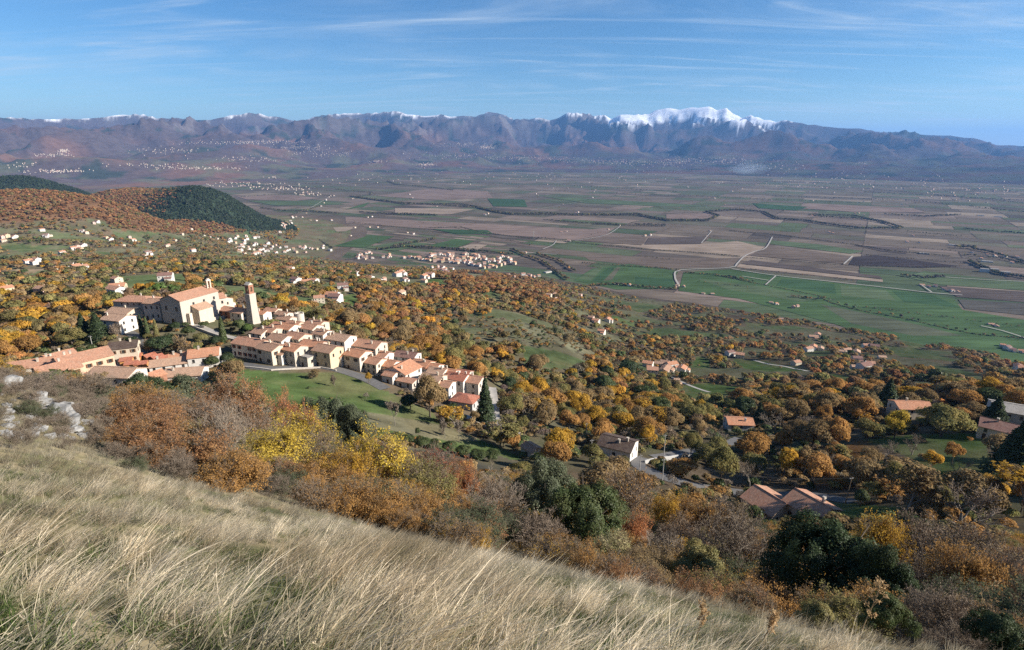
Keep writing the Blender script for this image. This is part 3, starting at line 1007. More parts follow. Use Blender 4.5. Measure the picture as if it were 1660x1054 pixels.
WM = {
    'stone': stucco('grey_stone_wall', (0.56, 0.50, 0.425), (0.40, 0.355, 0.30), 0.4, True),
    'warm': stucco('warm_stone_wall', (0.62, 0.53, 0.42), (0.45, 0.38, 0.30), 0.4, True),
    'pale': stucco('pale_stone_wall', (0.52, 0.46, 0.38), (0.36, 0.31, 0.25), 0.45, True),
    'plaster': stucco('worn_plaster', (0.47, 0.42, 0.355), (0.33, 0.29, 0.24), 0.5),
    'cream': stucco('cream_stucco', (0.57, 0.49, 0.38), (0.40, 0.33, 0.25), 0.45),
    'white': stucco('white_stucco', (0.62, 0.585, 0.53), (0.42, 0.38, 0.33), 0.4),
    'peach': stucco('peach_stucco', (0.60, 0.43, 0.30), (0.42, 0.31, 0.22), 0.35),
    'yellow': stucco('yellow_stucco', (0.56, 0.46, 0.31), (0.42, 0.33, 0.22), 0.3),
    'pink': stucco('pink_stucco', (0.60, 0.42, 0.35), (0.40, 0.29, 0.24), 0.35),
    'ochre': stucco('orange_stucco', (0.56, 0.27, 0.10), (0.4, 0.22, 0.1), 0.3),
    'grey': stucco('grey_render', (0.42, 0.41, 0.39), (0.28, 0.27, 0.25), 0.3),
    'brick': stucco('red_brick_wall', (0.33, 0.16, 0.10), (0.22, 0.13, 0.10), 0.5, True),
    'wood': stucco('brown_wood', (0.17, 0.095, 0.055), (0.10, 0.06, 0.04), 0.5),
}
RM = {
    'old': tiles('old_brown_tiles', (0.36, 0.20, 0.13), (0.42, 0.26, 0.175)),
    'pink': tiles('faded_pink_tiles', (0.41, 0.20, 0.125), (0.47, 0.27, 0.18)),
    'orange': tiles('orange_tiles', (0.47, 0.205, 0.115), (0.52, 0.275, 0.165)),
    'red': tiles('red_tiles', (0.35, 0.125, 0.08), (0.41, 0.165, 0.105)),
    'tan': tiles('tan_tiles', (0.41, 0.25, 0.165), (0.47, 0.31, 0.215)),
    'dark': tiles('dark_brown_tiles', (0.075, 0.05, 0.042), (0.10, 0.07, 0.055)),
    'maroon': tiles('maroon_tiles', (0.20, 0.105, 0.085), (0.26, 0.15, 0.12)),
    'grey': tiles('grey_slabs', (0.30, 0.28, 0.25), (0.36, 0.33, 0.30)),
}
M_GLASS = simple_mat('window_glass', (0.035, 0.04, 0.045), 0.2, 0.5, 0.12, spec=0.6)
M_SHUT = {'brown': simple_mat('brown_shutter', (0.13, 0.07, 0.04), 0.2, 3), 'green': simple_mat('green_shutter', (0.05, 0.085, 0.05), 0.2, 3),
          'red': simple_mat('red_shutter', (0.24, 0.07, 0.04), 0.2, 3)}
M_DOOR = simple_mat('door_wood', (0.10, 0.06, 0.035), 0.25, 4)
M_FRAME = simple_mat('window_frame', (0.10, 0.075, 0.055), 0.15, 3)
M_METAL = simple_mat('grey_metal', (0.32, 0.32, 0.31), 0.15, 2, 0.5)
FOOT = []      # ground taken by buildings: x, y, half diagonal


def hit_up(px, py, lift, rmin=60):
    """ground point whose top, lifted by so many metres, lies on the sight line through the pixel"""
    a, k = ray(px, py)
    rs = np.exp(np.linspace(math.log(rmin), math.log(30000), 9000))
    zz = terr_z(np.sin(a) * rs, np.cos(a) * rs) + lift + k * rs
    i = int(np.nonzero(zz >= 0)[0][0])
    rr = rs[i]
    x, y = math.sin(a) * rr, math.cos(a) * rr
    return x, y, terr_zs(x, y)


def panel(mb, p0, u, w, z0, z1, holes, n, depth=0.22, m=0):
    """wall panel with recessed openings; p0 lower left corner (x, y), u direction, n outward normal"""
    us = sorted({0.0, w, *[h[0] for h in holes], *[h[1] for h in holes]})
    zs = sorted({z0, z1, *[h[2] for h in holes], *[h[3] for h in holes]})
    P = lambda a, z, d=0.0: (p0[0] + u[0] * a - n[0] * d, p0[1] + u[1] * a - n[1] * d, z)
    for i in range(len(us) - 1):
        for j in range(len(zs) - 1):
            cu, cz = (us[i] + us[i + 1]) / 2, (zs[j] + zs[j + 1]) / 2
            if any(h[0] < cu < h[1] and h[2] < cz < h[3] for h in holes):
                continue
            mb.quad([P(us[i], zs[j]), P(us[i + 1], zs[j]), P(us[i + 1], zs[j + 1]), P(us[i], zs[j + 1])], m)
    for a, b, c, d in [h[:4] for h in holes]:
        mb.quad([P(a, c), P(b, c), P(b, c, depth), P(a, c, depth)], m)
        mb.quad([P(a, d, depth), P(b, d, depth), P(b, d), P(a, d)], m)
        mb.quad([P(a, c, depth), P(a, d, depth), P(a, d), P(a, c)], m)
        mb.quad([P(b, c), P(b, d), P(b, d, depth), P(b, c, depth)], m)


def add_opening(root, p0, u, n, h, shut, depth=0.2):
    a, b, c, d = h[:4]
    kind = h[4] if len(h) > 4 else 'window'
    P = lambda q, z, dd: Vector((p0[0] + u[0] * q - n[0] * dd, p0[1] + u[1] * q - n[1] * dd, z))
    rz = math.atan2(u[1], u[0])
    if kind == 'door':
        mb = MB(); mb.box(P((a + b) / 2, (c + d) / 2, depth - 0.03), (b - a - 0.02, 0.05, d - c - 0.02), rz)
        mb.box(P((a + b) / 2, (c + d) / 2, depth - 0.07), (0.05, 0.03, d - c - 0.1), rz)
        mb.build('door', M_DOOR, root)
        return
    mb = MB()
    f = 0.07
    for q0, q1, z0, z1 in ((a, a + f, c, d), (b - f, b, c, d), (a + f, b - f, c, c + f), (a + f, b - f, d - f, d), ((a + b) / 2 - 0.03, (a + b) / 2 + 0.03, c + f, d - f)):
        mb.box(P((q0 + q1) / 2, (z0 + z1) / 2, depth - 0.05), (q1 - q0, 0.06, z1 - z0), rz)
    mb.box(P((a + b) / 2, c - 0.05, -0.05), (b - a + 0.2, 0.16, 0.08), rz)
    w = mb.build('window', M_FRAME, root)
    g = MB(); g.quad([P(a + f, c + f, depth - 0.04), P(b - f, c + f, depth - 0.04), P(b - f, d - f, depth - 0.04), P(a + f, d - f, depth - 0.04)])
    g.build('pane', M_GLASS, w)
    if shut:
        sw = (b - a) / 2
        for e in (a - sw / 2 - 0.02, b + sw / 2 + 0.02):
            s = MB()
            s.box(P(e, (c + d) / 2, -0.04), (sw - 0.04, 0.05, d - c), rz)
            s.build('shutter', M_SHUT[shut], w)


def roof_gable(L, W, h, pitch, oh=0.4, og=0.3, t=0.16):
    mb = MB()
    rise = pitch * W / 2
    x0, x1 = -L / 2 - og, L / 2 + og
    y0 = W / 2 + oh
    zl = h - pitch * oh
    for s in (-1, 1):
        a, b, c, d = (x0, s * y0, zl), (x1, s * y0, zl), (x1, 0, h + rise), (x0, 0, h + rise)
        up = [(p[0], p[1], p[2] + t) for p in (a, b, c, d)]
        lo = [a, b, c, d]
        if s > 0:
            up.reverse(); lo.reverse()
        mb.quad(up); mb.quad(lo[::-1])
        for i in range(4):
            j = (i + 1) % 4
            if up[i][1] == 0 and up[j][1] == 0: continue
            mb.quad([lo[i], lo[j], up[j], up[i]])
    mb.tube([(x0 - 0.02, 0, h + rise + t), (x1 + 0.02, 0, h + rise + t)], 0.13, 6)
    return mb, rise


def roof_hip(L, W, h, pitch, oh=0.45, t=0.16):
    mb = MB()
    rise = pitch * W / 2
    X, Y = L / 2 + oh, W / 2 + oh
    z0 = h - pitch * oh
    rx = max(L / 2 - W / 2, 0.3)
    c = [(-X, -Y), (X, -Y), (X, Y), (-X, Y)]
    for dz, flip in ((t, False), (0, True)):
        B = [(p[0], p[1], z0 + dz) for p in c]
        r0, r1 = (-rx, 0, h + rise + dz), (rx, 0, h + rise + dz)
        for q in ([B[0], B[1], r1, r0], [B[1], B[2], r1], [B[2], B[3], r0, r1], [B[3], B[0], r0]):
            mb.quad(q[::-1] if flip else q)
    for i in range(4):
        a, b = c[i], c[(i + 1) % 4]
        mb.quad([(*a, z0), (*b, z0), (*b, z0 + t), (*a, z0 + t)])
    return mb, rise


def make_house(label, px, py, L, W, h, yaw, wall, roof, kind='gable', pitch=0.36, floors=2, shut=None, door=True, chim=1, name='village_house', cat='house',
               rmin=60, group=None, gable_win=True, seed=0, front_n=None, win=(1.0, 1.35), deep=3.0, pos=None, openings=True):
    rng = random.Random(seed * 7 + int(px * 3 + py))
    if pos is None:
        x, y, z = hit_up(px, py, h + pitch * W / 4, rmin)
        _r = math.hypot(x, y); _q = 1 + W * 0.22 / _r
        x, y = x * _q, y * _q; z = terr_zs(x, y)
    else:
        x, y, z = pos
    yw = R(yaw)
    co, si = math.cos(yw), math.sin(yw)
    zs = [terr_zs(x + a * co - b * si, y + a * si + b * co) for a, b in ((-L / 2, -W / 2), (L / 2, -W / 2), (L / 2, W / 2), (-L / 2, W / 2), (0, 0))]
    lo = min(zs) - z - 0.6
    FOOT.append((x, y, max(L, W) / 2 + 2.0, h + pitch * W / 2))
    root = thing(name, label, cat, (x, y, z), yw, group)
    wm = WM[wall]
    mb = MB()
    rise = pitch * W / 2
    fh = h / floors

    def holes(width, n, doorat=None):
        H = []
        for fl in range(floors):
            for i in range(n):
                c = width * (i + 0.5) / n + rng.uniform(-0.15, 0.15)
                if fl == 0 and doorat is not None and i == doorat:
                    H.append((c - 0.55, c + 0.55, 0.05, 2.15, 'door'))
                    continue
                if rng.random() < 0.12: continue
                ww, hh = win
                zc = fl * fh + fh * 0.56
                H.append((c - ww / 2, c + ww / 2, zc - hh / 2, min(zc + hh / 2, h - 0.25)))
        return H
    nf = front_n if front_n is not None else max(1, int(L / 3.2))
    ng = max(1, int(W / 3.6))
    sides = [((-L / 2, -W / 2), (1, 0), L, (0, -1), nf, 0 if door else None), ((L / 2, -W / 2), (0, 1), W, (1, 0), ng if gable_win else 0, None),
             ((L / 2, W / 2), (-1, 0), L, (0, 1), 0, None), ((-L / 2, W / 2), (0, -1), W, (-1, 0), ng if gable_win else 0, None)]
    ops = []
    for p0, u, w, n, k, dr in sides:
        H = holes(w, k, dr) if (k and openings) else []
        panel(mb, p0, u, w, lo, h, H, n)
        for hh in H: ops.append((p0, u, n, hh))
    if kind == 'gable':
        for s in (-1, 1):
            tri = [(s * L / 2, -W / 2, h), (s * L / 2, W / 2, h), (s * L / 2, 0, h + rise)]
            mb.quad(tri if s > 0 else tri[::-1])
    mb.build('wall', wm, root)
    if kind == 'gable': rb, _ = roof_gable(L, W, h, pitch)
    elif kind == 'hip': rb, _ = roof_hip(L, W, h, pitch)
    elif kind == 'shed':
        rb = MB(); t = 0.16; o = 0.35
        za, zb_ = h - pitch * o * 0.5, h + pitch * W * 0.6
        a = [(-L / 2 - o, -W / 2 - o, za), (L / 2 + o, -W / 2 - o, za), (L / 2 + o, W / 2 + 0.1, zb_), (-L / 2 - o, W / 2 + 0.1, zb_)]
        up = [(p[0], p[1], p[2] + t) for p in a]
        rb.quad(up); rb.quad(a[::-1])
        for i in range(4): rb.quad([a[i], a[(i + 1) % 4], up[(i + 1) % 4], up[i]])
        wb = MB()
        for s in (-1, 1):
            tri = [(s * L / 2, -W / 2, h), (s * L / 2, W / 2, h), (s * L / 2, W / 2, h + pitch * W * 0.58)]
            wb.quad(tri if s > 0 else tri[::-1])
        wb.quad([(L / 2, W / 2, h), (-L / 2, W / 2, h), (-L / 2, W / 2, h + pitch * W * 0.58), (L / 2, W / 2, h + pitch * W * 0.58)])
        wb.build('upper_wall', wm, root)
    else:   # flat
        rb = MB(); rb.box((0, 0, h + 0.1), (L + 0.3, W + 0.3, 0.2))
        for q, d in (((0, -W / 2, h + 0.45), (L + 0.2, 0.2, 0.5)), ((0, W / 2, h + 0.45), (L + 0.2, 0.2, 0.5))): rb.box(q, d)
    ro = rb.build('roof', RM[roof], root)
    for c in range(chim):
        cx = rng.uniform(-0.38, 0.38) * L; cy = rng.uniform(-0.25, 0.25) * W
        zc = h + rise - abs(cy) * pitch if kind != 'flat' else h
        cb = MB(); cb.box((cx, cy, zc + 0.25), (0.6, 0.5, 1.7)); cb.box((cx, cy, zc + 1.16), (0.8, 0.7, 0.1))
        cb.box((cx, cy, zc + 1.34), (0.5, 0.4, 0.24)); cb.box((cx, cy, zc + 1.5), (0.8, 0.7, 0.08))
        cb.build('chimney', wm if wall not in ('white', 'peach') else WM['pale'], ro)
    for p0, u, n, hh in ops:
        add_opening(root, p0, u, n, hh, shut)
    return root


# label, roof pixel, length, width, wall height, yaw, wall, roof, extras
VG = 'houses of the hill village'
VILLAGE = [
    ('long stone house with faded roof and red shutters, first beside the bend of the road', 408, 554, 15, 9, 6.5, -25, 'warm', 'pink', dict(shut='red', front_n=5, chim=2)),
    ('cream stone house with brown roof, second along the village road', 440, 562, 10, 8.5, 7, -25, 'cream', 'old', dict(shut='brown')),
    ('narrow white annex with sloping roof against the cream stone house', 455, 572, 5, 5, 5, -25, 'white', 'tan', dict(kind='shed', chim=0)),
    ('tall stone house with orange brown roof above the road, third in the front row', 476, 563, 9, 8, 7.5, -25, 'pale', 'orange', dict()),
    ('low stone house with flat terrace between two taller front row houses', 497, 577, 6, 5, 4.2, -25, 'pale', 'grey', dict(kind='flat', chim=0, floors=1)),
    ('tall yellowish house with grey brown roof and bright gable beside the road', 531, 565, 10, 9, 8, -25, 'yellow', 'old', dict()),
    ('small house with vivid orange roof squeezed between two taller front row houses', 548, 574, 7.5, 6, 4.6, -25, 'stone', 'orange', dict(shut='brown')),
    ('tall stone house with pink orange roof and blind lit gable, mid front row', 580, 572, 9, 8.5, 7.5, -25, 'stone', 'orange', dict(shut='brown')),
    ('low wide stone house with faded brown roof where the road bends down', 602, 583, 12, 8, 5.5, -25, 'warm', 'pink', dict(front_n=4)),
    ('house with plain bright orange roof and white gable at the end of the front row', 629, 588, 9, 8, 5.5, -25, 'white', 'orange', dict(gable_win=False)),
    ('small grey stone house with brown roof below the bell tower, upper edge of the village', 424, 537, 7, 7, 5.5, -25, 'stone', 'old', dict()),
    ('stone house with pinkish roof second from the bell tower in the upper row', 439, 534, 8, 7, 6, -25, 'cream', 'pink', dict()),
    ('broad house with orange tan roof uphill behind the upper row', 462, 528, 13, 8, 6, -25, 'white', 'orange', dict()),
    ('house with brown roof and sunlit blank gable directly behind the cream stone house', 455, 547, 9.5, 8, 6, -25, 'white', 'old', dict()),
    ('house with orange brown roof in the middle row, left of the saturated orange one', 483, 544, 9.5, 8, 6.5, -25, 'cream', 'pink', dict()),
    ('house with saturated orange roof in the middle of the village', 509, 557, 11, 8, 6, -25, 'stone', 'orange', dict(chim=2)),
    ('small brown roofed house with bright white gable below the round tower', 523, 538, 7, 7, 7, -25, 'white', 'old', dict()),
    ('dark fronted house with pink roof just right of the round tower', 505, 529, 8, 8, 6.5, -25, 'stone', 'pink', dict()),
    ('small house with pale pink roof behind the round tower', 514, 522, 10, 7, 5, -25, 'cream', 'pink', dict(chim=2)),
    ('long tan roofed house with bright white gable at the back of the village', 549, 546, 14, 9, 6.5, -25, 'white', 'tan', dict(chim=3)),
    ('longest pink brown roofed house with stone gable on the back row', 594, 556, 17, 10, 6.5, -25, 'pale', 'pink', dict(chim=2)),
    ('low house with whitish pink roof behind the vivid orange end house', 620, 573, 8, 7, 4.5, -25, 'white', 'pink', dict()),
    ('isolated house with dark pink brown roof and pale bluish gable behind the front row', 660, 574, 11, 8, 6.5, -22, 'white', 'maroon', dict(chim=2)),
    ('tiny house with orange roof and white gable immediately right of the bell tower', 426, 506, 6, 6, 4.5, -25, 'white', 'orange', dict()),
    ('small house with faded pink roof behind the bell tower', 442, 501, 8, 6, 4, -20, 'cream', 'pink', dict()),
    ('small house with brown roof left of the round tower, furthest uphill', 460, 507, 8, 6, 4.5, -25, 'stone', 'old', dict()),
    ('stone house with brown roof between the bell tower and the round tower', 464, 515, 8, 6.5, 5, -25, 'pale', 'old', dict()),
    ('house with ridge in the middle of the rooftops beside the round tower', 478, 524, 8, 7, 6, -25, 'cream', 'pink', dict()),
    ('large white gabled house facing the meadow with one roof slope in shade', 652, 596, 11, 13, 5.8, 63, 'white', 'orange', dict(chim=1, win=(1.0, 1.3))),
    ('little white house with pinkish roof at the foot of the large gabled house', 633, 606, 5.5, 5, 3.6, -25, 'white', 'pink', dict(chim=0, floors=1)),
    ('open porch house with tiled lean-to roof below the large gabled house', 659, 617, 8, 3.5, 3.0, -25, 'stone', 'pink', dict(kind='shed', chim=0, floors=1)),
    ('house with bright red orange roof topmost in the lower cluster', 685, 588, 9, 8, 6, -22, 'cream', 'orange', dict()),
    ('house with pale orange roof, second from the top of the lower cluster', 699, 593, 9, 8, 6, -22, 'white', 'orange', dict()),
    ('house with tan pink roof in the middle of the lower cluster', 710, 601, 8, 8, 6.5, -22, 'white', 'tan', dict()),
    ('house with plain orange roof and tall chimney in the middle of the lower cluster', 727, 603, 8, 8, 6.5, -22, 'white', 'orange', dict(chim=2)),
    ('tall house with weathered tan roof partly behind the large brown leafed tree', 702, 611, 9.5, 8, 7, -22, 'cream', 'tan', dict()),
    ('house with deep red roof second from the lower end of the cluster', 743, 610, 9, 8, 7, -22, 'white', 'red', dict()),
    ('narrow house with pink roof and sunlit white gable at the front of the lower cluster', 722, 622, 6.5, 7, 6, -22, 'white', 'pink', dict()),
    ('small house with red roof at the very back of the lower cluster', 752, 604, 6.5, 7, 6, -22, 'pale', 'red', dict(chim=0)),
    ('grey brown house with pinkish roof and dark windows at the lower end of the village', 765, 614, 10, 8, 7.5, -20, 'stone', 'pink', dict(chim=2)),
    ('low building with maroon hipped roof in shade beside the dark spruce', 754, 645, 10, 8, 3.6, -20, 'grey', 'red', dict(kind='hip', floors=1, chim=0)),
]
LEFTG = 'houses round the square'
LEFT = [
    ('large peach coloured house with rows of windows along its sunlit wall', 134, 577, 16, 11, 9, 50, 'peach', 'pink', dict(front_n=5, chim=2, shut='brown')),
    ('peach wing with tiled roof lowest on the rocky slope', 92, 594, 12, 10, 6, 52, 'peach', 'pink', dict(front_n=3, shut='brown')),
    ('house with pinkish brown roof behind the large peach house', 94, 577, 10, 10, 6.5, 58, 'pale', 'pink', dict(chim=2)),
    ('house with long pink roof furthest left, half hidden by the rocky slope', 50, 588, 14, 9, 5, 30, 'pale', 'pink', dict(chim=2)),
    ('big grey stone barn house with wide tan roof below the square', 188, 600, 15, 9, 7.4, -6, 'stone', 'tan', dict(front_n=5, chim=0)),
    ('small red brick house in shade between the barn house and the tan roofs', 248, 606, 6, 6, 5, 60, 'brick', 'orange', dict(chim=0)),
    ('cream house with dark chocolate roof behind the square', 201, 559, 10, 9, 6.5, 24, 'cream', 'dark', dict(chim=2, shut='brown')),
    ('white house with orange brown roof, left of the joined pair by the square', 298, 577, 10, 9, 5.5, 22, 'white', 'orange', dict(chim=2)),
    ('white house with orange brown roof and balcony, right of the joined pair by the square', 331, 571, 11, 10, 6.5, 22, 'white', 'orange', dict(chim=1)),
    ('house with weathered tan roof in front of the joined white pair', 275, 586, 13, 8, 5, 24, 'white', 'tan', dict(chim=1)),
    ('low house with pale tan roof nearest the bushes below the square', 301, 601, 13, 9, 4, 10, 'white', 'tan', dict(chim=1, floors=1)),
    ('white house with tan roof and single window below the long monastery', 191, 514, 11, 9, 6.5, -15, 'white', 'tan', dict(front_n=2, chim=1)),
    ('house with tan brown roof touching the white house below the long monastery', 200, 503, 13, 9, 5, -15, 'cream', 'tan', dict(chim=1)),
]
RIGHTG = 'houses among the trees on the right'
RIGHT = [
    ('pink house with mottled brown tile roof, left of the near pair by the lower road', 1247, 808, 8.4, 8.8, 4.0, -62, 'peach', 'pink', dict(floors=1, chim=0, pitch=0.42)),
    ('pink house with mottled brown tile roof, right of the near pair by the lower road', 1317, 815, 8.8, 8.2, 3.8, -62, 'peach', 'pink', dict(floors=1, chim=1, pitch=0.42)),
    ('white house with dark brown roof among bare bushes beside the wires', 1002, 716, 11, 9, 4.5, -28, 'white', 'dark', dict(floors=1, chim=2)),
    ('grey house with long coral red roof standing behind bare trees', 1198, 681, 11, 8, 4.2, -5, 'grey', 'orange', dict(chim=1)),
    ('house with wide orange brown roof behind the golden trees', 1477, 655, 14, 9, 6, -4, 'cream', 'orange', dict(chim=1)),
    ('large grey house with shallow grey roof at the edge of the wood', 1652, 662, 17, 11, 7, -30, 'grey', 'grey', dict(chim=0, pitch=0.28)),
    ('house with brown roof and white gable edge just below the large grey house', 1623, 689, 12, 10, 4.5, -40, 'white', 'maroon', dict(chim=1)),
    ('little stone shed with brown roof at the corner of the garden plots', 861, 724, 5, 4, 3, -50, 'stone', 'old', dict(floors=1, chim=0)),
]


def build_houses():
    for i, (lab, px, py, L, W, h, yaw, wall, roof, ex) in enumerate(VILLAGE):
        make_house(lab, px, py, L * 0.95, W * 0.95, h * (0.88 if h > 4.3 else 1), yaw + random.Random(i).uniform(-4, 4), wall, roof, group=VG, seed=i, rmin=150, **ex)
    for i, (lab, px, py, L, W, h, yaw, wall, roof, ex) in enumerate(LEFT):
        make_house(lab, px, py, L, W, h, yaw, wall, roof, group=LEFTG, seed=100 + i, rmin=150, **ex)
    for i, (lab, px, py, L, W, h, yaw, wall, roof, ex) in enumerate(RIGHT):
        make_house(lab, px, py, L, W, h, yaw, wall, roof, group=RIGHTG, name='country_house', seed=200 + i, rmin=110, **ex)
    for i, (px, py, wall, lab) in enumerate([
            (213, 588, 'ochre', 'orange market hut with red roof, left of the two nearest the barn house'), (229, 588, 'ochre', 'orange market hut with red roof, right of the two nearest the barn house'),
            (205, 582, 'ochre', 'orange market hut with red roof behind the two nearest the barn house'), (220, 576, 'ochre', 'orange market hut with red roof furthest back by the chocolate roofed house'),
            (242, 576, 'wood', 'brown wooden market hut with red roof, left of the row of three'), (254, 578, 'wood', 'brown wooden market hut with red roof, middle of the row of three'),
            (265, 580, 'wood', 'brown wooden market hut with red roof, right of the row of three')]):
        make_house(lab, px, py, 4.2, 3.6, 2.4, 22 if wall == 'ochre' else 60, wall, 'red', floors=1, chim=0, name='market_hut', cat='hut', group='market huts on the square', seed=300 + i, rmin=150,
                   openings=True, front_n=1, gable_win=False)
    # low red roofed sheds against the peach house
    make_house('low shed with rusty red roof at the corner of the peach house', 121, 611, 9, 4, 2.6, 58, 'wood', 'red', kind='shed', floors=1, chim=0, name='shed', cat='shed', rmin=150)
    make_house('low shed with red roof between the peach house and the barn house', 142, 604, 7, 3.5, 2.6, 58, 'wood', 'red', kind='shed', floors=1, chim=0, name='shed', cat='shed', rmin=150)


def build_church():
    # nave
    x, y, z = hit_up(306, 470, 15, 150)
    yw = 69
    root = make_house('big stone church with tall plain facade and long faded tile roof', 0, 0, 22, 13, 12.5, yw, 'plaster', 'pink', name='church', cat='church', pos=(x, y, z), floors=2,
                      openings=False, chim=0, pitch=0.36)
    L, W, h = 22, 13, 12.5
    lo = -4.0
    # facade details: portal, two windows, cornice band, pilasters (proud of the wall)
    b = MB()
    for yy in (-W / 2 + 0.35, W / 2 - 0.35): b.box((-L / 2 - 0.06, yy, 4.0), (0.12, 0.7, h * 2 - 8.2))
    b.box((-L / 2 - 0.08, 0, 6.4), (0.16, W - 0.1, 0.45)); b.box((-L / 2 - 0.10, 0, h - 0.1), (0.2, W + 0.1, 0.4))
    b.build('facade_trim', WM['pale'], root)
    d = MB(); d.box((-L / 2 - 0.05, 0, 1.6), (0.10, 1.7, 3.2)); d.build('door', M_DOOR, root)
    f = MB()
    for yy in (-1.05, 1.05): f.box((-L / 2 - 0.1, yy, 1.7), (0.2, 0.35, 3.4))
    f.box((-L / 2 - 0.12, 0, 3.6), (0.24, 2.7, 0.4)); f.build('portal_frame', WM['pale'], root)
    for yy in (-3.4, 3.4):
        wfr = MB(); wfr.box((-L / 2 - 0.04, yy, 8.3), (0.08, 1.3, 2.0)); w = wfr.build('window', M_FRAME, root)
        g = MB(); g.box((-L / 2 - 0.09, yy, 8.3), (0.03, 1.05, 1.75)); g.build('pane', M_GLASS, w)
    for xx in (-4, 2, 8):
        wfr = MB(); wfr.box((xx, -W / 2 - 0.04, 9.6), (1.1, 0.08, 1.5)); w = wfr.build('window', M_FRAME, root)
        g = MB(); g.box((xx, -W / 2 - 0.09, 9.6), (0.9, 0.03, 1.3)); g.build('pane', M_GLASS, w)
    # side chapel, buttress and belfry as parts of the church
    c = MB(); cl, cw, ch = 8.0, 4.5, 7.0
    y0 = -W / 2 - cw
    c.box((-1.5, -W / 2 - cw / 2 - 0.01, ch / 2 + lo / 2), (cl, cw, ch - lo)); c.build('side_chapel', WM['cream'], root)
    r = MB()
    a = [(-5.9, y0 - 0.4, ch), (2.9, y0 - 0.4, ch), (2.9, -W / 2 - 0.02, ch + 2.0), (-5.9, -W / 2 - 0.02, ch + 2.0)]
    up = [(p[0], p[1], p[2] + 0.2) for p in a]
    r.quad(up); r.quad(a[::-1])
    for i in range(4): r.quad([a[i], a[(i + 1) % 4], up[(i + 1) % 4], up[i]])
    r.build('chapel_roof', RM['tan'], root)
    wt = MB()
    for s in (-5.5, 2.5):
        wt.quad([(s, y0, ch), (s, -W / 2, ch), (s, -W / 2, ch + 1.9)] if s > 0 else [(s, -W / 2, ch), (s, y0, ch), (s, -W / 2, ch + 1.9)])
    wt.build('chapel_gable', WM['cream'], root)
    bt = MB()
    bt.box((-8.0, -W / 2 - 1.0, 1.0), (1.6, 2.0, 10.0)); bt.build('buttress', WM['warm'], root)
    bf = MB()
    for xx in (8.6, 10.4): bf.box((xx, -2.5, 15.6), (0.6, 0.8, 4.0))
    bf.box((9.5, -2.5, 17.9), (2.6, 0.9, 0.5)); bf.quad([(8.2, -2.95, 18.15), (10.8, -2.95, 18.15), (9.5, -2.95, 19.1)]); bf.quad([(10.8, -2.05, 18.15), (8.2, -2.05, 18.15), (9.5, -2.05, 19.1)])
    bf.quad([(8.2, -2.05, 18.15), (8.2, -2.95, 18.15), (9.5, -2.95, 19.1), (9.5, -2.05, 19.1)]); bf.quad([(10.8, -2.95, 18.15), (10.8, -2.05, 18.15), (9.5, -2.05, 19.1), (9.5, -2.95, 19.1)])
    bf.build('belfry', WM['warm'], root)
    # buildings round the church
    G = 'buildings round the church'
    def near(lab, px, py, L, W, h, yaw, wall, roof, **ex):
        return make_house(lab, px, py, L, W, h, yaw, wall, roof, group=G, rmin=200, **ex)
    near('long cream monastery with pink roof and small square windows left of the church', 222, 483, 19, 10, 8.0, -6, 'pale', 'pink', kind='hip', front_n=6, chim=1, win=(0.8, 0.9), floors=3, door=False)
    near('shaded stone house with brown roof between the monastery and the church', 254, 488, 9, 8, 8.5, -10, 'stone', 'old', front_n=3, chim=1)
    near('dark fronted stone house with pink roof against the right flank of the church', 343, 481, 11, 9, 9.5, 40, 'stone', 'pink', front_n=3, chim=1)
    near('cream house with pink roof and balconies right of the tall cypress', 357, 483, 10, 7, 8.5, -25, 'cream', 'pink', front_n=3, chim=2)
    near('white house with small tiled roof stepping down towards the bell tower', 365, 490, 8, 6, 6, -25, 'white', 'pink', front_n=2, chim=1)
    near('red fronted low house with pinkish roof left of the bell tower', 375, 501, 10, 7, 4.5, -25, 'brick', 'pink', front_n=3, chim=1)
    near('grey stone house in the shade of the bell tower', 392, 503, 8, 8, 5.5, -25, 'stone', 'old', front_n=2, chim=1)


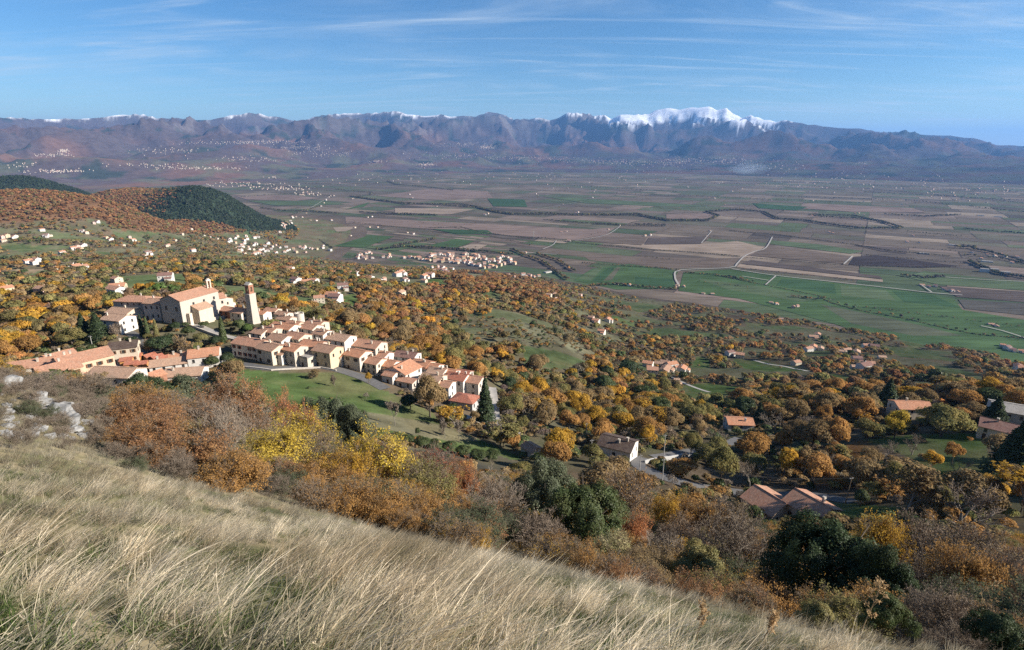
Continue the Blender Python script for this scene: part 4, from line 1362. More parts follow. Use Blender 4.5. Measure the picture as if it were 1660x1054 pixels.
def build_tower():
    x, y, z = hit(412, 524, 200)
    FOOT.append((x, y, 6, 20))
    root = thing('bell_tower', 'tall tapering stone bell tower with brick belfry standing alone', 'tower', (x, y, z), R(-28))
    H1 = 15.2; b0, b1 = 2.15, 1.8
    mb = MB()
    zs = [-3.0, 0, 1.0, 5, 10, H1]
    ws = [b0 + 0.3, b0 + 0.1, b0, b0 - 0.2, b0 - 0.4, b1]
    for i in range(len(zs) - 1):
        for (ax, ay), (bx, by) in (((-1, -1), (1, -1)), ((1, -1), (1, 1)), ((1, 1), (-1, 1)), ((-1, 1), (-1, -1))):
            a, b = ws[i], ws[i + 1]
            mb.quad([(ax * a, ay * a, zs[i]), (bx * a, by * a, zs[i]), (bx * b, by * b, zs[i + 1]), (ax * b, ay * b, zs[i + 1])])
    mb.build('shaft', WM['plaster'], root)
    c = MB(); c.box((0, 0, H1 + 0.12), (b1 * 2 + 0.3, b1 * 2 + 0.3, 0.28)); c.build('cornice', WM['pale'], root)
    # belfry with one arched opening per side
    bw, H2 = 1.38, 4.4
    z0 = H1 + 0.26
    bf = MB()
    for k in range(4):
        ang = k * math.pi / 2
        u = (math.cos(ang), math.sin(ang)); n = (u[1], -u[0])
        p0 = (-u[0] * bw + n[0] * bw, -u[1] * bw + n[1] * bw)
        panel(bf, p0, u, 2 * bw, z0, z0 + H2, [(bw - 0.55, bw + 0.55, z0 + 1.0, z0 + 3.0), (bw - 0.38, bw + 0.38, z0 + 3.0, z0 + 3.35)], n, 0.5)
    bf.build('belfry', WM['brick'], root)
    g = MB()
    za = z0 + H2
    pk = za + 1.3
    for s in (-1, 1):
        q = [(-bw - 0.2, s * (bw + 0.2), za), (bw + 0.2, s * (bw + 0.2), za), (bw + 0.2, 0, pk), (-bw - 0.2, 0, pk)]
        g.quad(q if s < 0 else q[::-1])
        t = [(s * bw, -bw, za), (s * bw, bw, za), (s * bw, 0, pk - 0.1)]
        g.quad(t if s > 0 else t[::-1])
    g.quad([(-bw - 0.2, bw + 0.2, za), (bw + 0.2, bw + 0.2, za), (bw + 0.2, -bw - 0.2, za), (-bw - 0.2, -bw - 0.2, za)])
    g.build('roof', WM['pale'], root)
    bell = MB()
    prof = [(0.06, 2.55), (0.2, 2.5), (0.3, 2.2), (0.36, 1.8), (0.5, 1.5)]
    for (r0, h0), (r1, h1) in zip(prof, prof[1:]):
        for q in range(12):
            a0, a1 = 2 * math.pi * q / 12, 2 * math.pi * (q + 1) / 12
            bell.quad([(r1 * math.cos(a0), r1 * math.sin(a0), z0 + h1), (r1 * math.cos(a1), r1 * math.sin(a1), z0 + h1), (r0 * math.cos(a1), r0 * math.sin(a1), z0 + h0), (r0 * math.cos(a0), r0 * math.sin(a0), z0 + h0)])
    bell.box((0, 0, z0 + 2.7), (0.12, 2 * bw - 0.9, 0.14))
    bell.build('bell', simple_mat('bronze', (0.10, 0.08, 0.05), 0.2, 3, 0.4, metallic=0.8), root)
    # round tower stub
    x, y, z = hit(487, 527, 200)
    FOOT.append((x, y, 4, 7))
    rt = thing('round_tower', 'round roofless stone tower stump rising among the rooftops', 'tower', (x, y, z), 0)
    t = MB(); n = 20
    pr = [(2.45, -3), (2.35, 0), (2.25, 6.2), (1.75, 6.2), (1.75, 4.8), (0.0, 4.8)]
    for (r0, h0), (r1, h1) in zip(pr, pr[1:]):
        for q in range(n):
            a0, a1 = 2 * math.pi * q / n, 2 * math.pi * (q + 1) / n
            P = [(r0 * math.cos(a0), r0 * math.sin(a0), h0), (r0 * math.cos(a1), r0 * math.sin(a1), h0), (r1 * math.cos(a1), r1 * math.sin(a1), h1), (r1 * math.cos(a0), r1 * math.sin(a0), h1)]
            t.quad(P[:2] + P[2:3] if r1 == 0 else P)
    t.build('wall', WM['stone'], rt)
    cp = MB(); 
    for q in range(n):
        a0, a1 = 2 * math.pi * q / n, 2 * math.pi * (q + 1) / n
        if q % 5 == 3: continue
        for r0, r1, hz0, hz1 in ((1.72, 2.3, 6.22, 6.5),):
            P = lambda r, a, h_: (r * math.cos(a), r * math.sin(a), h_)
            cp.quad([P(r0, a0, hz1), P(r1, a0, hz1), P(r1, a1, hz1), P(r0, a1, hz1)])
            cp.quad([P(r1, a0, hz0), P(r1, a1, hz0), P(r1, a1, hz1), P(r1, a0, hz1)]); cp.quad([P(r0, a1, hz0), P(r0, a0, hz0), P(r0, a0, hz1), P(r0, a1, hz1)])
    cp.build('parapet', WM['pale'], rt)


def wall_along(label, pxs, height, thick, mat, name='stone_wall', rmin=150, down=1.5):
    pts = [hit(*p, rmin) for p in pxs]
    S = [np.array(p[:2]) for p in pts]
    o = S[0].copy()
    mb = MB()
    P = []
    for i in range(len(S) - 1):
        n = max(2, int(np.linalg.norm(S[i + 1] - S[i]) / 2.0))
        for k in range(n): P.append(S[i] + (S[i + 1] - S[i]) * k / n)
    P.append(S[-1]); P = np.array(P)
    T = np.gradient(P, axis=0); T /= np.linalg.norm(T, axis=1)[:, None]
    Nn = np.stack([-T[:, 1], T[:, 0]], -1) * thick / 2
    zz = terr_z(P[:, 0], P[:, 1])
    zz = np.convolve(np.pad(zz, 2, mode='edge'), np.ones(5) / 5, mode='valid')
    z0 = terr_zs(*o)
    for i in range(len(P) - 1):
        q = [P[i] - Nn[i] - o, P[i + 1] - Nn[i + 1] - o, P[i + 1] + Nn[i + 1] - o, P[i] + Nn[i] - o]
        za = [zz[i], zz[i + 1], zz[i + 1], zz[i]]
        b = [(q[j][0], q[j][1], za[j] - z0 - down) for j in range(4)]; t = [(q[j][0], q[j][1], za[j] - z0 + height) for j in range(4)]
        mb.quad(t); mb.quad([b[0], b[1], t[1], t[0]]); mb.quad([b[2], b[3], t[3], t[2]])
        if i == 0: mb.quad([b[3], b[0], t[0], t[3]])
        if i == len(P) - 2: mb.quad([b[1], b[2], t[2], t[1]])
    ob = mb.build(name, mat)
    ob.location = (*o, z0)
    return tag(ob, label, 'wall')


build_houses()
build_church()
build_tower()
def fence(label, pxs, rmin):
    P = [np.array(hit(*p, rmin)[:2]) for p in pxs]
    Q = []
    for a, b in zip(P, P[1:]):
        n = max(1, int(np.linalg.norm(b - a) / 2.5))
        Q += [a + (b - a) * k / n for k in range(n)]
    Q.append(P[-1])
    o = Q[0]; z0 = terr_zs(*o)
    root = thing('fence', label, 'fence', (o[0], o[1], z0), 0)
    W = [Vector((q[0] - o[0], q[1] - o[1], terr_zs(*q) - z0)) for q in Q]
    for w in W:
        b = MB(); b.tube([w - Vector((0, 0, 0.3)), w + Vector((0, 0, 1.2))], 0.05, 5); b.build('post', M_METAL, root)
    for h in (0.55, 1.1):
        b = MB(); b.tube([w + Vector((0, 0, h)) for w in W], 0.03, 4); b.build('rail', M_METAL, root)


fence('dark railing along the lower road above the thickets', [(1062, 774), (1110, 791), (1165, 801), (1210, 807)], 100)
wall_along('pale parapet wall along the ramp climbing to the church', [(392, 556), (362, 549), (338, 541), (312, 531), (284, 521), (262, 516)], 1.1, 0.45, WM['pale'])
wall_along('grey retaining wall under the church terrace', [(272, 520), (255, 519), (235, 516), (215, 517)], 1.6, 0.6, WM['stone'], down=3)
wall_along('grey stone retaining wall of the gardens right of the church', [(320, 523), (345, 519), (368, 516), (388, 521)], 1.4, 0.5, WM['stone'], down=3)
wall_along('low stone wall between the village road and the meadow', [(392, 596), (440, 601), (480, 599), (520, 597), (545, 602)], 0.7, 0.4, WM['stone'], rmin=120)
wall_along('low pale garden wall below the dark spruce', [(720, 665), (745, 677), (775, 688), (795, 697)], 0.8, 0.35, WM['pale'], rmin=120)
wall_along('pale concrete wall beside the terrace road', [(1045, 752), (1070, 748), (1110, 742), (1130, 740)], 1.6, 0.3, WM['grey'], rmin=100)

# ------------------------------------------------------------------ far houses: countable ones are things of their own
def far_house_mesh(L, W, h, pitch, wall, roof, two=False):
    mb = MB()
    rise = pitch * W / 2
    def blk(cx, cy, L, W, h, rise):
        for p in ([(-1, -1), (1, -1)], [(1, -1), (1, 1)], [(1, 1), (-1, 1)], [(-1, 1), (-1, -1)]):
            (a, b), (c, d) = p
            mb.quad([(cx + a * L / 2, cy + b * W / 2, -4), (cx + c * L / 2, cy + d * W / 2, -4), (cx + c * L / 2, cy + d * W / 2, h), (cx + a * L / 2, cy + b * W / 2, h)], 0)
        for s in (-1, 1):
            t = [(cx + s * L / 2, cy - W / 2, h), (cx + s * L / 2, cy + W / 2, h), (cx + s * L / 2, cy, h + rise)]
            mb.quad(t if s > 0 else t[::-1], 0)
            q = [(cx - L / 2 - .4, cy + s * (W / 2 + .4), h - .15), (cx + L / 2 + .4, cy + s * (W / 2 + .4), h - .15), (cx + L / 2 + .4, cy, h + rise + .12), (cx - L / 2 - .4, cy, h + rise + .12)]
            mb.quad(q if s < 0 else q[::-1], 1)
    blk(0, 0, L, W, h, rise)
    if two: blk(L * 0.25, -W * 0.62, L * 0.45, W * 0.5, h * 0.65, rise * 0.5)
    for i in range(max(2, int(L / 3))):
        for z in ([h * 0.35] if h < 5 else [h * 0.27, h * 0.75]):
            x = -L / 2 + L * (i + 0.5) / max(2, int(L / 3))
            mb.box((x, -W / 2, z), (0.9, 0.08, 1.2), 0, 2)
    for z in ([h * 0.35] if h < 5 else [h * 0.27, h * 0.75]):
        mb.box((L / 2, 0.5, z), (0.08, 0.9, 1.2), 0, 2)
    mb.box((L * 0.2, W * 0.15, h + rise), (0.7, 0.6, 1.6), 0, 0)
    me = mb.mesh('far_house')
    for m in (WM[wall], RM[roof], M_GLASS): me.materials.append(m)
    return me


FAR_KINDS = []
for L_, W_, h_, wl, rf, tw, desc in [
        (11, 9, 6, 'white', 'orange', True, 'white house with orange roof'), (10, 9, 5.5, 'cream', 'pink', False, 'cream house with faded pink roof'),
        (13, 9, 6.5, 'white', 'pink', False, 'long white house with pink roof'), (9, 8, 6, 'pink', 'old', False, 'pink house with brown roof'),
        (12, 10, 6.5, 'white', 'maroon', True, 'white house with maroon roof'), (10, 8, 4, 'cream', 'tan', False, 'low cream house with tan roof'),
        (10, 9, 7, 'yellow', 'orange', False, 'tall yellow house with orange roof'), (15, 9, 4, 'pale', 'old', True, 'long stone farmhouse with brown roof')]:
    FAR_KINDS.append((far_house_mesh(L_, W_, h_, 0.38, wl, rf, tw), desc))
SHED_MESH = far_house_mesh(34, 16, 5, 0.12, 'white', 'grey')
BLOCK_MESH = far_house_mesh(24, 14, 12, 0.10, 'white', 'grey')

FAR_SPOTS = []      # x, y, z, kind, place, yaw, scale


def spots():
    rng = random.Random(77)
    def put(px, py, place, kinds=(0, 1, 2, 3, 4, 5, 6), plain=False, scale=1.0, rmin=350, yaw=None):
        if plain:
            x, y = ground_at(px, py); z = PLAIN
        else:
            x, y, z = hit(px, py, rmin)
        FAR_SPOTS.append((x, y, z, rng.choice(kinds), place, rng.choice((-25, -30, 60, 65, 20, -10)) if yaw is None else yaw, scale * rng.uniform(0.82, 1.1)))
    def town(poly, n, place, kinds=(0, 1, 2, 3, 4, 6), mind=13, rmin=800, scale=1.0):
        x0 = min(p[0] for p in poly); x1 = max(p[0] for p in poly); y0 = min(p[1] for p in poly); y1 = max(p[1] for p in poly)
        got = []
        tries = 0
        while len(got) < n and tries < n * 60:
            tries += 1
            px, py = rng.uniform(x0, x1), rng.uniform(y0, y1)
            if not bool(in_poly(np.array([px]), np.array([py]), poly)[0]): continue
            x, y, z = hit(px, py, rmin)
            if any((x - a) ** 2 + (y - b) ** 2 < mind ** 2 for a, b in got): continue
            got.append((x, y))
            FAR_SPOTS.append((x, y, z, rng.choice(kinds), place, rng.choice((-25, -35, 60, 65, 15)), scale * rng.uniform(0.8, 1.15) * (1.3 if place == T1 else 1.0)))
    T1 = 'in the dense town'
    town([(650, 414), (690, 412), (740, 411), (778, 415), (800, 424), (806, 436), (780, 437), (752, 428), (720, 427), (690, 424), (655, 420)], 66, T1, mind=14)
    town([(708, 432), (736, 434), (730, 447), (712, 440)], 8, T1, mind=14)
    town([(776, 418), (815, 416), (838, 424), (838, 436), (812, 434)], 14, T1, mind=22)
    T2 = 'left of the dense town'
    town([(576, 411), (606, 410), (606, 422), (580, 422)], 14, T2, mind=14); town([(614, 413), (632, 412), (632, 419), (616, 419)], 5, T2)
    T3 = 'in the village under the dark hill'
    town([(372, 383), (400, 382), (430, 386), (436, 396), (470, 398), (500, 400), (528, 396), (536, 404), (500, 410), (452, 412), (400, 418), (388, 410), (362, 394)], 58, T3, mind=20)
    town([(447, 372), (462, 358), (478, 346), (486, 350), (470, 366), (458, 384)], 15, 'at the dark hill foot', mind=20)
    town([(600, 448), (640, 445), (680, 438), (700, 430), (716, 444), (690, 458), (650, 462), (610, 462)], 14, 'below the dense town', mind=30)
    town([(815, 447), (850, 444), (880, 449), (860, 452), (820, 450)], 9, 'beyond the rust coloured wood', mind=16)
    sl = 'on the left slope'
    for p in [(3, 387), (12, 385), (25, 386), (6, 392), (68, 375), (75, 384), (82, 383), (133, 376), (140, 379), (158, 361), (152, 363), (119, 405), (126, 402), (131, 407), (101, 412), (136, 400), (46, 428), (60, 425), (56, 429),
              (90, 437), (118, 434), (124, 438), (133, 440), (210, 386), (216, 391), (200, 399), (243, 394), (270, 400), (273, 399), (284, 391), (240, 413), (236, 418), (310, 373), (295, 381), (12, 478), (70, 477), (190, 480), (194, 477),
              (172, 388), (180, 390), (190, 458), (270, 456), (313, 408), (330, 384), (340, 386), (352, 388)]:
        put(*p, sl)
    for p in [(415, 411), (390, 407), (470, 440), (480, 459), (497, 462), (510, 459), (518, 490), (540, 486), (544, 489), (503, 500), (548, 446), (556, 470), (575, 447), (600, 455), (640, 436), (650, 478), (623, 438)]:
        put(*p, 'in the woods behind the village', (0, 1, 2, 4, 5))
    hm = 'in the right hand hamlet'
    for p in [(1050, 595), (1068, 593), (1077, 594), (1088, 597), (1105, 604), (1057, 606), (1078, 603)]:
        put(*p, 'in the tiled hamlet', (0, 1, 5, 7, 3), rmin=350)
    for p in [(1097, 618), (1100, 626)]: put(*p, 'in the tiled hamlet yard', (5,), scale=0.6, rmin=350)
    for p in [(1183, 576), (1199, 580), (1290, 592)]: put(*p, 'above the long green meadow', (0, 1, 5, 4))
    for p in [(1318, 548), (1325, 546), (1310, 570), (1318, 567), (1330, 568), (1346, 566), (1362, 572), (1372, 570), (1388, 574), (1388, 586), (1409, 594), (1386, 598), (1417, 566), (1405, 565), (1429, 582), (1400, 600)]:
        put(*p, hm, (0, 1, 2, 4, 5, 7))
    for p in [(1258, 494), (1250, 492), (1286, 500), (1266, 519), (1292, 498)]: put(*p, 'by the green fields', (0, 3, 4, 5))
    for p in [(1012, 463), (1020, 464), (1098, 464), (1108, 466), (890, 480), (898, 482), (940, 481), (958, 519), (966, 524), (985, 522), (975, 541), (930, 478), (1000, 462), (1140, 477), (1155, 478), (1095, 467)]:
        put(*p, 'beyond the bare hillock', (0, 1, 3, 5))
    for p in [(1632, 566), (1640, 570), (1625, 562), (1655, 572), (1650, 600), (1658, 604)]: put(*p, 'beyond the last oaks', (0, 3, 4))
    pf = 'on the open plain'
    for p in [(1494, 463), (1505, 466), (1516, 465), (1530, 470), (1542, 473), (1552, 474)]: put(*p, 'in the red farmyard', (4, 3, 7), True)
    for p in [(1606, 527), (1615, 530)]: put(*p, 'in the lone farm', (5, 7), True)
    for p in [(1350, 379), (1344, 377), (1480, 383), (1490, 394), (1470, 393), (1386, 347), (1392, 346), (1400, 349), (1316, 350)]: put(*p, pf, (0, 1, 4, 7), True)
    for p in [(1590, 420), (1600, 414), (1612, 416), (1622, 413), (1630, 417), (1648, 418), (1656, 424), (1575, 410), (1640, 427), (1580, 430)]: put(*p, 'at the right edge', (0, 1, 2), True)
    for p in [(934, 346), (944, 348), (953, 349), (937, 345), (1004, 366), (986, 373), (910, 377), (918, 376), (1046, 383), (1054, 382), (1150, 375), (1145, 384), (922, 392), (852, 411), (791, 347), (786, 349), (708, 335), (664, 316), (668, 322), (571, 323), (620, 326), (573, 322),
              (913, 332), (869, 315), (872, 317), (985, 299), (990, 300), (960, 321), (1142, 320), (1150, 321), (1158, 322), (1175, 333), (1060, 300), (1115, 304), (1190, 303), (1250, 325), (1318, 326), (1400, 327), (1414, 303), (1462, 332), (1470, 331), (1500, 320),
              (599, 369), (612, 369), (497, 346), (500, 343), (520, 335), (528, 325), (533, 320), (536, 318), (541, 318), (525, 330), (490, 353), (503, 358), (513, 359), (537, 358), (596, 353), (603, 352), (575, 370), (660, 378), (670, 380), (568, 383)]:
        put(*p, pf, (0, 1, 2, 5), True, scale=1.1)
    for p in [(1498, 412), (1545, 398), (1600, 425), (1618, 352), (1590, 350)]:
        x, y = ground_at(*p); FAR_SPOTS.append((x, y, PLAIN, 'shed', pf, -30, 1.0))
    for p in [(1595, 441), (1611, 441), (1629, 446)]:
        x, y = ground_at(*p); FAR_SPOTS.append((x, y, PLAIN, 'block', 'at the right edge of the plain', -30, 1.0))
    x, y, z = hit(535, 407, 900); FAR_SPOTS.append((x, y, z, 'block', 'in the straggling village', -30, 0.7))
    x, y, z = hit(888, 442, 900); FAR_SPOTS.append((x, y, z, 'shed', 'between the dense town and the strip fields', 40, 0.8))


spots()
for s_ in FAR_SPOTS: FOOT.append((s_[0], s_[1], 9 if not isinstance(s_[3], str) else 18, 8))
ORD = ['', 'second', 'third', 'fourth', 'fifth', 'sixth', 'seventh', 'eighth', 'ninth', 'tenth', 'eleventh', 'twelfth', 'thirteenth', 'fourteenth', 'fifteenth', 'sixteenth', 'seventeenth', 'eighteenth', 'nineteenth', 'twentieth',
       'twenty-first', 'twenty-second', 'twenty-third', 'twenty-fourth', 'twenty-fifth']


def ordinal_labels(entries, fmt):
    """entries: list of (key, px, payload); yields payload -> label with its place from the left among its look-alikes"""
    by = {}
    for k, px, pl in entries: by.setdefault(k, []).append((px, pl))
    out = {}
    for k, l in by.items():
        l.sort(key=lambda t: t[0])
        n = len(l)
        for i, (px, pl) in enumerate(l):
            if n == 1: w = ''
            elif i == 0: w = 'leftmost '
            elif i == n - 1: w = 'rightmost '
            elif i < len(ORD): w = ORD[i] + ' from left, '
            else: w = 'number %d from left, ' % (i + 1)
            out[pl] = fmt(w, k)
    return out


def build_far_houses():
    global FAR_SPOTS
    ent = []
    hs = sorted([s for s in FAR_SPOTS if not isinstance(s[3], str)], key=lambda s: math.hypot(s[0], s[1]))
    rest = hs[296:]
    FAR_SPOTS = hs[:296] + [s for s in FAR_SPOTS if isinstance(s[3], str)]
    mb = MB()
    for (x, y, z, k, place_, yaw, sc) in rest:
        me = FAR_KINDS[k][0]; co, si = math.cos(R(yaw)) * sc, math.sin(R(yaw)) * sc
        i = len(mb.v)
        for v in me.vertices: mb.v.append((x + v.co.x * co - v.co.y * si, y + v.co.x * si + v.co.y * co, z + v.co.z * sc))
        for p in me.polygons:
            if p.material_index == 2: continue
            mb.f.append(tuple(i + t for t in p.vertices)); mb.m.append({'white': 0, 'cream': 1, 'pink': 2}.get(('white', 'cream', 'white', 'pink', 'white', 'cream', 'cream', 'cream')[k], 0) if p.material_index == 0 else 3)
    tag(mb.build('plain_farms', [WM['white'], WM['cream'], WM['pink'], RM['pink']]), 'specks of far farmhouses dotted over the plain', 'house', kind='stuff')
    for i, (x, y, z, k, place, yaw, sc) in enumerate(FAR_SPOTS):
        px, py, f = project(x, y, z)
        desc = {'shed': 'long white industrial shed', 'block': 'white flat topped block'}.get(k) or FAR_KINDS[k][1]
        ent.append(((desc, place), float(px), i))
    lab = ordinal_labels(ent, lambda w, k: (w + k[0] + ' ' + k[1]))
    for i, (x, y, z, k, place, yaw, sc) in enumerate(FAR_SPOTS):
        me = SHED_MESH if k == 'shed' else BLOCK_MESH if k == 'block' else FAR_KINDS[k][0]
        nm = {'shed': 'industrial_shed', 'block': 'apartment_block'}.get(k) or 'distant_house'
        o = bpy.data.objects.new(nm, me); COL.objects.link(o)
        o.location = (x, y, z); o.rotation_euler = (0, 0, R(yaw)); o.scale = (sc, sc, sc)
        tag(o, lab[i], 'house' if k not in ('shed', 'block') else 'building', 'distant houses ' + place if k not in ('shed', 'block') else None)


build_far_houses()


def build_far_towns():
    """the towns on the foothills, too many and too small to count: one object"""
    rng = random.Random(5)
    mb = MB()
    CL = [  # pixel x, y, spread x, spread y, n
        (103, 245, 8, 3, 60), (85, 252, 30, 2, 40), (95, 278, 40, 2.2, 90), (30, 268, 30, 4, 20), (270, 245, 60, 6, 60), (360, 232, 60, 2.0, 70), (430, 230, 70, 2.5, 110), (490, 240, 40, 4, 90), (240, 268, 60, 3, 40), (330, 273, 60, 2.4, 80),
        (400, 258, 60, 5, 50), (520, 250, 40, 5, 50), (790, 239, 12, 3, 160), (760, 234, 25, 3, 60), (720, 236, 15, 3, 20), (690, 267, 14, 2.2, 90), (612, 262, 10, 1.6, 30), (560, 250, 12, 3, 14), (740, 252, 60, 5, 70), (830, 256, 50, 3, 70),
        (890, 258, 60, 3.5, 60), (980, 262, 60, 3.5, 90), (1050, 265, 60, 4, 110), (1094, 252, 6, 6, 40), (1110, 262, 40, 6, 110), (1180, 260, 60, 5, 110), (1250, 270, 50, 7, 60), (1400, 265, 10, 2, 10), (1520, 285, 3, 1, 4), (1300, 290, 120, 14, 60),
        (1450, 300, 160, 14, 80), (1580, 310, 70, 14, 70), (400, 300, 60, 5, 60), (460, 306, 50, 3, 40), (440, 288, 10, 1.5, 12), (500, 315, 20, 3, 24), (820, 282, 150, 12, 40), (1000, 290, 140, 16, 50), (600, 290, 120, 8, 30), (1190, 262, 40, 4, 40)]
    for px, py, sx, sy, n in CL:
        for _ in range(n):
            qx, qy = rng.gauss(px, sx * 0.6), rng.gauss(py, sy * 0.6)
            if not (-40 < qx < 1700): continue
            x, y, z = hit(qx, qy, 5200)
            if z > 400: continue
            L, W, h = rng.uniform(8, 16), rng.uniform(8, 11), rng.uniform(5, 9)
            yaw = rng.uniform(-0.9, 0.4); co, si = math.cos(yaw), math.sin(yaw)
            m = rng.choice((0, 0, 0, 1, 1, 2))
            i = len(mb.v)
            for a, b, c in ((-1, -1, -12), (1, -1, -12), (1, 1, -12), (-1, 1, -12), (-1, -1, h), (1, -1, h), (1, 1, h), (-1, 1, h), (-1, 0, h * 1.3), (1, 0, h * 1.3)):
                mb.v.append((x + a * L / 2 * co - b * W / 2 * si, y + a * L / 2 * si + b * W / 2 * co, z + c))
            for q, mm in (((0, 1, 5, 4), m), ((1, 2, 6, 9, 5), m), ((2, 3, 7, 6), m), ((3, 0, 4, 8, 7), m), ((4, 5, 9, 8), 3), ((6, 7, 8, 9), 3)):
                mb.f.append(tuple(i + t for t in q)); mb.m.append(mm)
    o = mb.build('hill_towns', [WM['pale'], WM['cream'], WM['pink'], RM['pink']])
    tag(o, 'pale specks of far towns strewn along the foothills', 'town', kind='stuff')


build_far_towns()


# ------------------------------------------------------------------ poles, pylons, cars
M_CONC = simple_mat('pole_concrete', (0.38, 0.36, 0.33), 0.15, 2)
M_WOODP = simple_mat('pole_wood', (0.22, 0.17, 0.12), 0.2, 2)
M_WIRE = simple_mat('wire', (0.10, 0.10, 0.10), 0.1, 1)


def pole(label, px, py, h, mat, rmin, lean=0.0):
    x, y, z = hit(px, py, rmin)
    root = thing('utility_pole', label, 'pole', (x, y, z), 0, 'utility poles')
    b = MB(); b.tube([(0, 0, -0.5), (lean * h, 0, h)], [0.16, 0.10], 8); b.build('shaft', mat, root)
    c = MB(); c.box((lean * h, 0, h - 0.4), (1.3, 0.09, 0.1), 0.3)
    for s in (-0.55, 0.55): c.tube([(lean * h + s * math.cos(0.3), s * math.sin(0.3), h - 0.38), (lean * h + s * math.cos(0.3), s * math.sin(0.3), h - 0.15)], 0.045, 6)
    c.build('crossarm', M_METAL, root)
    return Vector((x + lean * h, y, z + h - 0.2))


def wire(label, a, b, sag=0.8):
    mb = MB()
    for off in (-0.5, 0.5):
        mb.tube([(a.lerp(b, t) + Vector((off * 0.95, off * 0.3, -sag * 4 * t * (1 - t)))) - a for t in [i / 10 for i in range(11)]], 0.018, 4)
    o = mb.build('power_line', M_WIRE)
    o.location = a
    return tag(o, label, 'cable', 'overhead wires')


p1 = pole('grey utility pole right of the two by the spruces on the left', 122, 556, 7.5, M_CONC, 150)
p2 = pole('grey utility pole left of the two by the spruces on the left', 106, 564, 7.5, M_CONC, 150)
p3 = pole('grey utility pole beside the lane behind the peach house', 151, 566, 6, M_CONC, 150)
q1 = pole('wooden utility pole with leaning top standing by the end of the lower road', 1370, 816, 8, M_WOODP, 110, 0.05)
q2 = pole('pale utility pole nearest the lower road, above the hillside thickets', 1073, 784, 8, M_CONC, 100)
q3 = pole('pale utility pole close to the white house with dark roof', 1036, 772, 7, M_CONC, 100)
q4 = pole('grey utility pole behind the white house with dark roof', 1076, 738, 8, M_CONC, 120)
q5 = pole('grey utility pole left of the white house with dark roof', 958, 745, 7, M_CONC, 120)
q6 = pole('grey utility pole above the golden oak near the garden shed', 950, 714, 7, M_CONC, 120)
wire('pair of wires between the two spruce poles', p1, p2); wire('wires from spruce poles towards the lane', p1, p3)
wire('wires crossing bare bushes to the pole by the lower road', q3, q2); wire('wires running along the terrace road behind the white house', q5, q4); wire('wires reaching up to the pole above the golden oak', q5, q6)
wire('long wires slung from the lower road pole towards the end of the road', q2, q1, 2.5)


def pylon(label, px, py, h, plain=True):
    x, y = ground_at(px, py)
    root = thing('power_pylon', label, 'pylon', (x, y, PLAIN), 0.3, 'power pylons')
    b = MB()
    for sx in (-1, 1):
        for sy in (-1, 1):
            b.tube([(sx * 3, sy * 3, 0), (sx * 0.9, sy * 0.9, h * 0.65), (sx * 0.3, sy * 0.3, h)], [0.22, 0.18, 0.14], 4)
    z = 0; k = 0
    while z < h * 0.9:
        z2 = min(z + h * 0.13, h * 0.95)
        w = lambda q: 3 - 2.1 * q / (h * 0.65) if q < h * 0.65 else max(0.3, 0.9 - 0.6 * (q - h * 0.65) / (h * 0.35))
        for s in (-1, 1):
            b.tube([(-w(z), s * w(z), z), (w(z2), s * w(z2), z2)], 0.1, 3); b.tube([(s * w(z), -w(z), z), (s * w(z2), w(z2), z2)], 0.1, 3)
        z = z2
    b.build('tower_frame', M_METAL, root)
    for f in (0.7, 0.82, 0.94):
        c = MB(); c.tube([(-4.5, 0, h * f), (4.5, 0, h * f)], 0.16, 4); c.build('crossarm', M_METAL, root)


pylon('thin grey power pylon on brown fields beyond the dense town', 865, 385, 34)
pylon('thin grey power pylon near the tree belt on the right of the plain', 1318, 368, 34)


def car(label, px, py, yaw, col, rmin=150):
    x, y, z = hit(px, py, rmin)
    root = thing('parked_car', label, 'car', (x, y, z + 0.05), R(yaw), 'parked cars')
    paint = simple_mat('car_paint', col, 0.04, 1, 0.25, spec=0.5)
    b = MB()
    prof = [(-2.1, 0.35), (-2.1, 0.85), (-1.9, 0.95), (1.0, 0.95), (2.0, 0.78), (2.1, 0.45), (2.1, 0.35)]
    cab = [(-1.85, 0.94), (-1.45, 1.42), (0.25, 1.45), (1.05, 0.94)]
    for pr, w in ((prof, 0.85), (cab, 0.74)):
        n = len(pr)
        b.quad([(p[0], -w, p[1]) for p in reversed(pr)][::-1]); b.quad([(p[0], w, p[1]) for p in reversed(pr)])
        for i in range(n):
            a, c = pr[i], pr[(i + 1) % n]
            b.quad([(a[0], -w, a[1]), (a[0], w, a[1]), (c[0], w, c[1]), (c[0], -w, c[1])])
    b.build('body', paint, root)
    g = MB()
    for s in (-1, 1):
        q = [(-1.5, s * 0.755, 1.0), (-1.3, s * 0.755, 1.36), (0.2, s * 0.755, 1.38), (0.75, s * 0.755, 1.0)]
        g.quad(q if s < 0 else q[::-1])
    g.quad([(1.08, -0.66, 0.98), (1.08, 0.66, 0.98), (0.31, 0.66, 1.43), (0.31, -0.66, 1.43)]); g.quad([(-1.88, 0.66, 0.98), (-1.88, -0.66, 0.98), (-1.5, -0.66, 1.4), (-1.5, 0.66, 1.4)])
    g.build('windows', M_GLASS, root)
    rub = M_WIRE
    for sx in (-1.3, 1.3):
        for s in (-1, 1):
            w = MB(); w.tube([(sx, s * 0.72, 0.31), (sx, s * 0.88, 0.31)], 0.31, 14); w.build('wheel', rub, root)


car('dark grey car parked beside the bend above the white pair of houses', 354, 573, 10, (0.06, 0.065, 0.075))
car('silver car parked behind the large peach house', 168, 582, 60, (0.42, 0.43, 0.45))
car('white car parked on the square near the orange huts', 196, 588, 20, (0.7, 0.7, 0.7))

